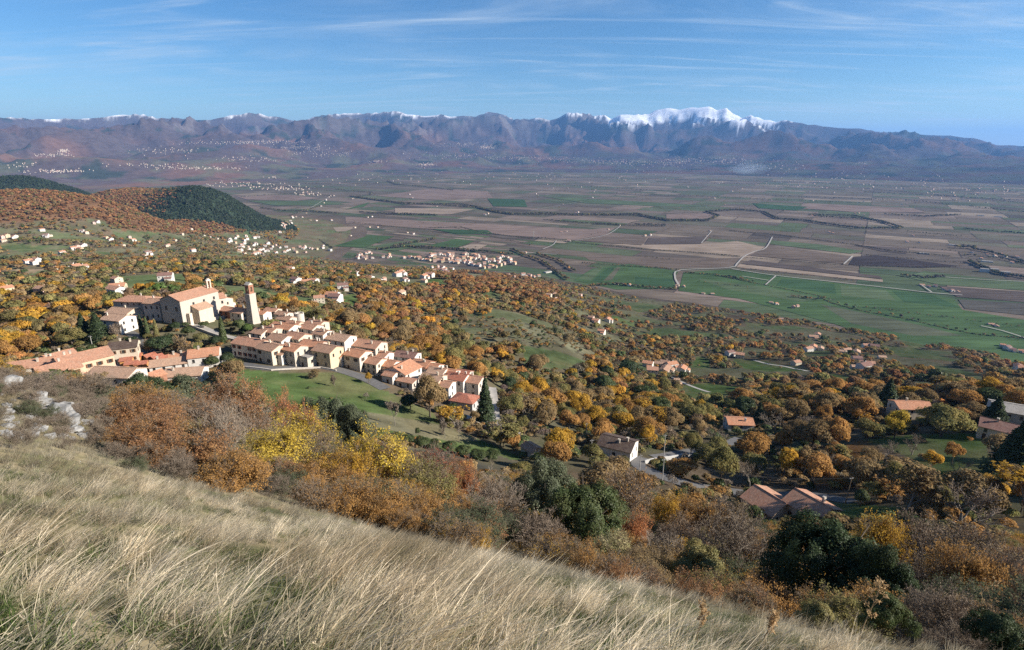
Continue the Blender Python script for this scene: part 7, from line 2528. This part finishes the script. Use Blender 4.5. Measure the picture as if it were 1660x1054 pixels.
    cs[sp_] = np.array(['grey', 'grey', 'grey green', 'grey brown', 'straw'], object)[rng.randint(0, 5, int(sp_.sum()))]
    ta = np.array([TINT[c][0] for c in cs]); tb = np.array([TINT[c][1] for c in cs])
    ms = []
    for k_ in ('leafy_shrub', 'twiggy_shrub', 'bare_shrub'):
        for pr in PROTO[k_]:
            ms.append((pr[0], pr[4]))
    flat = [x_[0] for x_ in ms] + [x_[1] for x_ in ms if x_[1] is not None]
    nB = len(ms)
    v = rng.randint(0, 8, m)
    v = np.where(np.isin(cs, ['gold', 'orange', 'rust', 'olive', 'grey green', 'brown']) & (rng.uniform(size=m) < 0.72), v % 3, np.where(np.isin(cs, ['grey', 'straw']), 6 + v % 2, 3 + v % 3))
    s = rng.uniform(0.28, 0.62, m) * np.interp(r_, [12, 22, 40], [0.42, 0.7, 1.0])
    spur = np.degrees(np.arctan2(q[:, 0], q[:, 1])) < -36.5
    s[spur & (r_ < 60)] *= 0.42
    s[(np.degrees(np.arctan2(q[:, 0], q[:, 1])) < -22) & (r_ > 66)] *= 0.55
    tw = np.array([TINT['grey brown'][0]] * m) * rng.uniform(0.6, 1.0, (m, 1)); tw2 = np.array([TINT['grey'][1]] * m)
    rot = np.c_[np.zeros((m, 2)), rng.uniform(0, 6.28, m)]
    lf = v < 6
    P2 = np.vstack([np.c_[q, zq - 0.1], np.c_[q, zq - 0.1][lf]])
    instancer('brushwood', 'tangle of thin bushes filling the slope below the dry grass', 'brushwood', P2, np.vstack([rot, rot[lf]]), np.vstack([np.c_[s * 1.15, s * 1.15, s], np.c_[s * 1.15, s * 1.15, s][lf]]),
              np.concatenate([v, nB + v[lf]]), np.vstack([tw, ta[lf]]), np.vstack([tw2, tb[lf]]), flat)


build_woods()


def label_trees():
    marks = [((307, 475), 'the church'), ((408, 470), 'the bell tower'), ((222, 484), 'the monastery'), ((100, 585), 'the peach house'), ((180, 602), 'the barn house'), ((330, 572), 'the joined white houses'), ((455, 550), 'the upper village'), ((600, 570), 'the village end'), ((750, 620), 'the lower village'),
             ((805, 660), 'the steep road'), ((860, 724), 'the stone shed'), ((1002, 716), 'the white house'), ((1198, 679), 'the coral roof'), ((1245, 808), 'the pink houses'), ((1477, 655), 'the wide orange roof'), ((1652, 660), 'the grey house'), ((1500, 745), 'the orchard meadow'), ((1075, 597), 'the tiled hamlet'),
             ((850, 548), 'the bare hillock'), ((1240, 592), 'the long meadow'), ((1385, 618), 'the sloping meadow'), ((560, 490), 'the green glade'), ((162, 530), 'the spruce pair'), ((1120, 790), 'the lower road'), ((1394, 805), 'the green round bush'), ((560, 645), 'the village meadow'), ((1145, 638), 'the hamlet field'), ((20, 540), 'the left border'), ((700, 460), 'the rust wood'), ((1640, 800), 'the right border')]
    ent = []; info = {}
    for i, (o, kind, colour, w, h, key) in enumerate(PLANTED):
        if o.get('label'): continue
        x, y, z = o.location
        px, py, f = (float(v) for v in project(x, y, z + h * 0.6))
        (mx, my), nm = min(marks, key=lambda t: (t[0][0] - px) ** 2 + 2.2 * (t[0][1] - py) ** 2)
        dx, dy = px - mx, py - my
        rel = ('above' if dy < 0 else 'below') if abs(dy) * 1.3 > abs(dx) else ('right of' if dx > 0 else 'left of')
        kn = {'oak': 'leafy tree', 'evergreen': 'evergreen tree', 'bare_tree': 'leafless tree', 'sparse_tree': 'thin leaved tree', 'spruce': 'conifer', 'thicket': 'bush', 'cypress': 'cypress'}.get(kind, 'tree')
        size = 'small' if w < 6 else 'large' if w > 9.5 else 'mid sized'
        cn = {'rust': 'rust red', 'gold': 'golden', 'green': 'green', 'brown': 'brown', 'grey brown': 'greyish brown'}.get(colour, colour)
        ent.append(((size, cn, kn, rel, nm), px, i))
    lab = ordinal_labels(ent, lambda w, k: '%s%s %s %s %s %s' % (w, *k))
    for i, t in lab.items():
        PLANTED[i][0]['label'] = t
        PLANTED[i][0]['group'] = 'trees of the wooded slope'


label_trees()

# ------------------------------------------------------------------ dry grass of the slope in front
M_GRASS = leaf_material('dry_grass', 0.45, 0.72, 1.4)


def tuft(seed, n, hmin, hmax, lean, spread, wid, seeds=0.0, curl=0.35, wob=0.35):
    """a tuft of bent blades; all lean with the wind"""
    rng = np.random.RandomState(seed)
    V = []; F = []; tone = []; hue = []
    segs = 4
    for b in range(n):
        a = rng.uniform(0, 2 * np.pi); rr = spread * math.sqrt(rng.uniform())
        base = np.array([math.cos(a) * rr, math.sin(a) * rr, -0.03])
        h = rng.uniform(hmin, hmax)
        d = np.array([lean + rng.normal() * wob, rng.normal() * wob * 0.8 + 0.08, 1.0]); d /= np.linalg.norm(d)
        cu = np.array([curl * rng.uniform(0.4, 1.6) + rng.normal() * 0.1, rng.normal() * 0.18, -curl * rng.uniform(0.2, 0.9)])
        side = np.cross(d, rng.normal(size=3)); side /= np.linalg.norm(side)
        w = wid * rng.uniform(0.6, 1.4)
        t0, h0 = np.clip(rng.normal(0.5, 0.22), 0, 1), np.clip(rng.normal(0.35, 0.25), 0, 1)
        i0 = len(V)
        for s in range(segs + 1):
            t = s / segs
            p = base + d * h * t + cu * h * t * t * 0.55
            ww = w * (1 - t) ** 0.7 + 0.0004
            V.append(p - side * ww); V.append(p + side * ww)
        for s in range(segs):
            F.append((i0 + 2 * s, i0 + 2 * s + 1, i0 + 2 * s + 3, i0 + 2 * s + 2))
            tone.append(t0 * 0.8 + 0.2 * s / segs); hue.append(np.clip(h0 + (0.35 - 0.5 * s / segs), 0, 1))
        if rng.uniform() < seeds:
            p0 = base + d * h * 0.80 + cu * h * 0.64 * 0.55; p1 = base + d * h * 1.04 + cu * h * 1.06 * 0.55
            ax = p1 - p0; L_ = np.linalg.norm(ax); ax /= L_
            for q in range(14):
                c = p0 + ax * L_ * (q + 0.5) / 14 + rng.normal(size=3) * 0.006
                o_ = rng.normal(size=3); o_ /= np.linalg.norm(o_)
                tip = c + ax * 0.026 + o_ * 0.006; sd = np.cross(ax, o_); sd /= max(np.linalg.norm(sd), 1e-5)
                i1 = len(V)
                V += [c - sd * 0.0016, c + sd * 0.0016, tip + sd * 0.001, tip - sd * 0.001]
                F.append((i1, i1 + 1, i1 + 2, i1 + 3)); tone.append(0.75); hue.append(0.05)
    me = np_mesh('tuft', np.array(V), [i for f in F for i in f], np.full(len(F), 4), attrs={'tone': ('FACE', 'FLOAT', np.array(tone)), 'hue': ('FACE', 'FLOAT', np.array(hue))})
    me.materials.append(M_GRASS)
    return me


def build_grass():
    rng = np.random.RandomState(44)
    tall = [tuft(100 + i, 34, 0.40, 0.92, 0.52, 0.13, 0.0037, 0.12, 0.55, 0.36) for i in range(5)]
    mid = [tuft(120 + i, 44, 0.22, 0.55, 0.35, 0.18, 0.0040, 0.03, 0.6, 0.5) for i in range(4)]
    low = [tuft(140 + i, 54, 0.08, 0.28, 0.10, 0.20, 0.0055, 0.0, 0.5, 0.7) for i in range(3)]
    coarse = [tuft(160 + i, 30, 0.4, 0.9, 0.42, 0.30, 0.007, 0.0, 0.4) for i in range(4)]
    meshes = tall + mid + low + coarse
    P = []; pk = []; sc = []; ta = []; tb = []
    strawA, strawB = np.array((0.76, 0.66, 0.50)), np.array((0.58, 0.49, 0.34))
    greenA, greenB = np.array((0.155, 0.19, 0.075)), np.array((0.08, 0.125, 0.035))
    brownA, brownB = np.array((0.42, 0.30, 0.18)), np.array((0.22, 0.18, 0.09))

    def emit(r0, r1, dens, fam):
        n = int((r1 * r1 - r0 * r0) / 2 * R(112) * dens)
        r = np.sqrt(rng.uniform(r0 * r0, r1 * r1, n)); a = rng.uniform(-R(60), R(52), n)
        x, y = np.sin(a) * r, np.cos(a) * r
        z = terr_z(x, y)
        px, py, f = project(x, y, z)
        # the grass gives way to thickets lower down
        edge = np.interp(np.degrees(a), [-60, -48, -40, -20, 0, 20, 35, 45, 60], [15, 16, 18, 19, 15, 12, 9.0, 7.5, 7.5]) * (1 + 0.22 * fbm(x / 6, y / 6, 2, 501))
        pat = fbm(x / 1.6, y / 1.6, 3, 502); pat2 = fbm(x / 4.5, y / 4.5, 2, 503); moi = fbm(x / 2.6 + 7, y / 2.6, 3, 504)
        ok = (r < edge * (3.2 if fam == 'coarse' else 1.0)) & (z < -0.9)
        if fam == 'tall': ok &= pat + 0.6 * pat2 > rng.uniform(-0.1, 0.3, n)
        if fam == 'mid': ok &= pat + 0.4 * pat2 > rng.uniform(-0.6, 0.1, n)
        idx = np.nonzero(ok)[0]
        for i in idx:
            pass
        k = len(idx)
        if fam == 'tall': pick = rng.randint(0, 5, k)
        elif fam == 'mid': pick = 5 + rng.randint(0, 4, k)
        elif fam == 'low': pick = 9 + rng.randint(0, 3, k)
        else: pick = 12 + rng.randint(0, 4, k)
        g = np.clip(0.42 + 0.9 * moi[idx], 0, 1)[:, None]
        dull = fam == 'coarse'
        br = np.clip(0.16 + 1.0 * pat2[idx] + rng.normal(size=k) * 0.25, 0, 0.9)[:, None]
        A = strawA * (1 - br) + brownA * br; B = strawB * (1 - br) + brownB * br
        if fam == 'low':
            A = greenA * (1 - 0.4 * (1 - g)) + brownA * 0.4 * (1 - g); B = greenB
        elif fam == 'mid':
            A = A * (1 - 0.38 * g) + greenA * 0.38 * g; B = B * (1 - 0.6 * g) + greenB * 0.6 * g
        if dull:
            A = A * 0.5 + np.array((0.30, 0.26, 0.18)) * 0.4; B = B * 0.4 + np.array((0.22, 0.20, 0.13)) * 0.5
        fct = np.clip(rng.normal(1, 0.15, k) * (1 + 0.45 * pat[idx]), 0.5, 1.6)[:, None]
        P.append(np.c_[x[idx], y[idx], z[idx]]); pk.append(pick)
        s = rng.uniform(0.7, 1.25, k) * (1 + 0.25 * pat2[idx]) * (0.75 if fam == 'coarse' else 1.0) * np.interp(r[idx], [2, 4, 9, 16], [1.05, 0.88, 0.62, 0.5]) * np.interp(np.degrees(a[idx]), [10, 30], [1.0, 0.72])
        sc.append(np.c_[s, s, s * rng.uniform(0.85, 1.15, k)]); ta.append(A * fct); tb.append(B * fct)
    emit(1.7, 3.2, 17, 'tall'); emit(1.0, 3.2, 16, 'mid'); emit(0.9, 3.2, 60, 'low')
    emit(3.2, 9, 17, 'tall'); emit(3.2, 9, 13, 'mid'); emit(3.2, 9, 26, 'low')
    emit(9, 17, 11, 'tall'); emit(9, 17, 12, 'mid'); emit(9, 17, 9, 'low'); emit(17, 40, 8, 'tall'); emit(17, 40, 7, 'mid'); emit(10, 66, 9, 'coarse')
    P = np.vstack(P); pk = np.concatenate(pk); sc = np.vstack(sc); ta = np.vstack(ta); tb = np.vstack(tb)
    n = len(P)
    rots = np.c_[rng.normal(0, 0.07, (n, 2)), rng.normal(0.0, 0.45, n)]
    print('grass tufts', n)
    instancer('dry_grass', 'long straw coloured grass bent by the wind all over the near slope', 'grass', P, rots, sc, pk, ta, tb, meshes)


build_grass()


# ------------------------------------------------------------------ white rocks and tall dry weeds
M_ROCK = simple_mat('pale_limestone', (0.22, 0.215, 0.205), 0.5, 3.5, 0.95, 6, bump=0.6)


def rock(label, px, py, w, rmin, seed, flat=0.55):
    x, y, z = hit(px, py, rmin)
    rng = np.random.RandomState(seed)
    bm = bmesh.new()
    bmesh.ops.create_icosphere(bm, subdivisions=3, radius=0.5)
    for v in bm.verts:
        p = np.array([v.co[:]])
        f = 1 + 0.55 * n3(p, 1.7, seed)[0] + 0.3 * n3(p, 4.1, seed + 2)[0]; f = round(f * 7) / 7 * 0.6 + f * 0.4
        f += 0.10 * rng.normal()
        v.co = Vector((v.co.x * f, v.co.y * f * 0.75, v.co.z * f * flat))
    me = bpy.data.meshes.new('rock'); bm.to_mesh(me); bm.free()
    o = link('rock', me, M_ROCK)
    o.location = (x, y, z + w * 0.05); o.scale = (w, w, w); o.rotation_euler = (0, 0, rng.uniform(0, 6))
    tag(o, label, 'rock', 'small stones strewn over the spur' if label.startswith('small white stone strewn') else 'white limestone rocks on the spur')


ROCKS = [(14, 622, 1.5, 'white limestone rock furthest left on the spur'), (62, 650, 1.3, 'white limestone slab in the middle of the spur'), (94, 672, 1.5, 'largest white limestone outcrop beside the shrubs'), (108, 684, 1.2, 'jagged white block against the largest outcrop'),
         (80, 628, 0.7, 'small white rock near the crest of the spur'), (118, 700, 0.9, 'white rock just above the dry grass edge'), (38, 612, 0.7, 'white rock at the top of the spur'), (52, 692, 0.6, 'small white stone half sunk in grass on the left'),
         (134, 708, 0.6, 'white stone at the foot of the outcrop'), (70, 672, 0.8, 'grey white rock left of the largest outcrop')]
for i, (px, py, w, lab) in enumerate(ROCKS):
    rock(lab, px, py, w, 8, 600 + i)
# smaller stones strewn over the spur
rs_ = random.Random(8)
SMALL = []
while len(SMALL) < 90:
    px, py = rs_.uniform(-5, 150), rs_.uniform(602, 712)
    if py < 600 + px * 0.36 or py > 716: continue
    SMALL.append((px, py))
SMALL.sort()
for i, (px, py) in enumerate(SMALL):
    n0 = len(bpy.data.objects)
    rock('small white stone strewn over the rocky spur at the left', px, py, rs_.uniform(0.2, 0.55), 8, 640 + i % 9)
rock('lone pale stone at the edge of the grass below the big holm oak', 994, 942, 0.45, 4, 620)


def weed(label, px, py, ytop, rng_, plume=True):
    x, y, z = hit(px, py, 2.0)
    r = math.hypot(x, y); _, k = ray(px, ytop)
    h = max(-k * r - z, 0.4) * 1.2
    rr = random.Random(int(px))
    mb = MB(); tips = []
    top = Vector((rr.uniform(0.05, 0.2) * h, rr.uniform(-0.05, 0.05) * h, h))
    pts = [Vector((0, 0, -0.05)), top * 0.35 + Vector((-0.02, 0, 0)), top * 0.7, top]
    mb.tube(pts, [0.011, 0.009, 0.007, 0.004], 5)
    for i in range(9):
        t = 0.45 + 0.55 * i / 9
        b = top * t; a = rr.uniform(0, 6.28); L = h * 0.16 * rr.uniform(0.5, 1.2)
        e = b + Vector((math.cos(a) * L * 0.6, math.sin(a) * L * 0.6, L))
        mb.tube([b, e], [0.005, 0.003], 4); tips.append(e); tips.append((b + e) / 2)
    root = thing('tall_weed', label, 'weed', (x, y, z), 0, 'tall dry weeds at the lower right')
    st = mb.build('stalk', M_STALK, root)
    nr = np.random.RandomState(int(px))
    T = np.array(tips)
    kx = nr.choice(len(T), 260)
    c = T[kx] + nr.normal(size=(260, 3)) * 0.018
    q = quads_mesh('seed_heads', c, nr.normal(size=(260, 3)), 0.034 * nr.uniform(0.5, 1.3, 260), nr.uniform(0.2, 0.9, 260), nr.uniform(0, 1, 260), aspect=2.5, rng=nr, mats=[M_GRASS])
    o = bpy.data.objects.new('seed_heads', q); COL.objects.link(o); o.parent = root
    set_tint(o, 'weed', rr)


M_STALK = simple_mat('dry_stalk', (0.30, 0.22, 0.13), 0.25, 6)
for px, pb, pt, lab in [(1345, 1010, 900, 'tan dry weed, left of the pair before the huge holm oak'), (1365, 1012, 905, 'tan dry weed, right of the pair before the huge holm oak'), (1388, 1050, 955, 'thin dark weed stalk right of the tan pair'), (1560, 1050, 948, 'bent pale weed with drooping plume low on the right'), (1530, 1000, 965, 'short weed behind the bent pale one'), (1500, 1030, 970, 'leafless weed right of the bramble'),
                        (1128, 1050, 985, 'dark dry weed standing in the grass'), (1235, 1050, 1000, 'short dry weed in the grass right of centre'), (1300, 985, 930, 'slender weed at the left foot of the huge holm oak')]:
    weed(lab, px, pb, pt, None)

# ------------------------------------------------------------------ the air between here and the mountains
def build_haze():
    zt = float(TZ.max()) + 30.0
    zb = float(TZ.min()) - 1.0
    b = MB()
    X = 49000.0
    b.box((0, 0, (zt + zb) / 2), (2 * X, 2 * X, zt - zb))
    m, nt, N, L = new_mat('pale_air')
    out = N('ShaderNodeOutputMaterial')
    v = N('ShaderNodeVolumePrincipled')
    v.inputs['Color'].default_value = (0.22, 0.49, 1.0, 1)
    v.inputs['Density'].default_value = HAZE
    v.inputs['Anisotropy'].default_value = 0.15
    L(v.outputs[0], out.inputs['Volume'])
    o = b.build('haze', m)
    o['kind'] = 'stuff'
    tag(o, 'pale blue haze in the air of the valley', 'haze')


HAZE = 2.9e-5
build_haze()


def build_smoke():
    x, y = ground_at(1212, 284)
    bm = bmesh.new()
    bmesh.ops.create_icosphere(bm, subdivisions=3, radius=1.0)
    me = bpy.data.meshes.new('smoke'); bm.to_mesh(me); bm.free()
    m, nt, N, L = new_mat('thin_smoke')
    out = N('ShaderNodeOutputMaterial'); v = N('ShaderNodeVolumePrincipled'); tc = N('ShaderNodeTexCoord')
    ln = N('ShaderNodeVectorMath'); ln.operation = 'LENGTH'; L(tc.outputs['Object'], ln.inputs[0])
    fall = maprange(N, L, ln.outputs['Value'], 0.2, 1.0, 1.0, 0.0)
    n = maprange(N, L, noise_node(N, L, tc.outputs['Object'], 1.6, 3, 0.6, 0.6), 0.42, 0.7, 0.0, 1.0)
    d = mathn(N, L, 'MULTIPLY', mathn(N, L, 'MULTIPLY', fall, n), 0.0035)
    L(d, v.inputs['Density']); v.inputs['Color'].default_value = (0.75, 0.87, 1.0, 1)
    L(v.outputs[0], out.inputs['Volume'])
    o = link('smoke', me, m)
    o.location = (x, y, PLAIN + 95); o.scale = (330, 330, 100)
    tag(o, 'thin bluish smoke drifting low over the far plain', 'smoke', kind='stuff')


build_smoke()
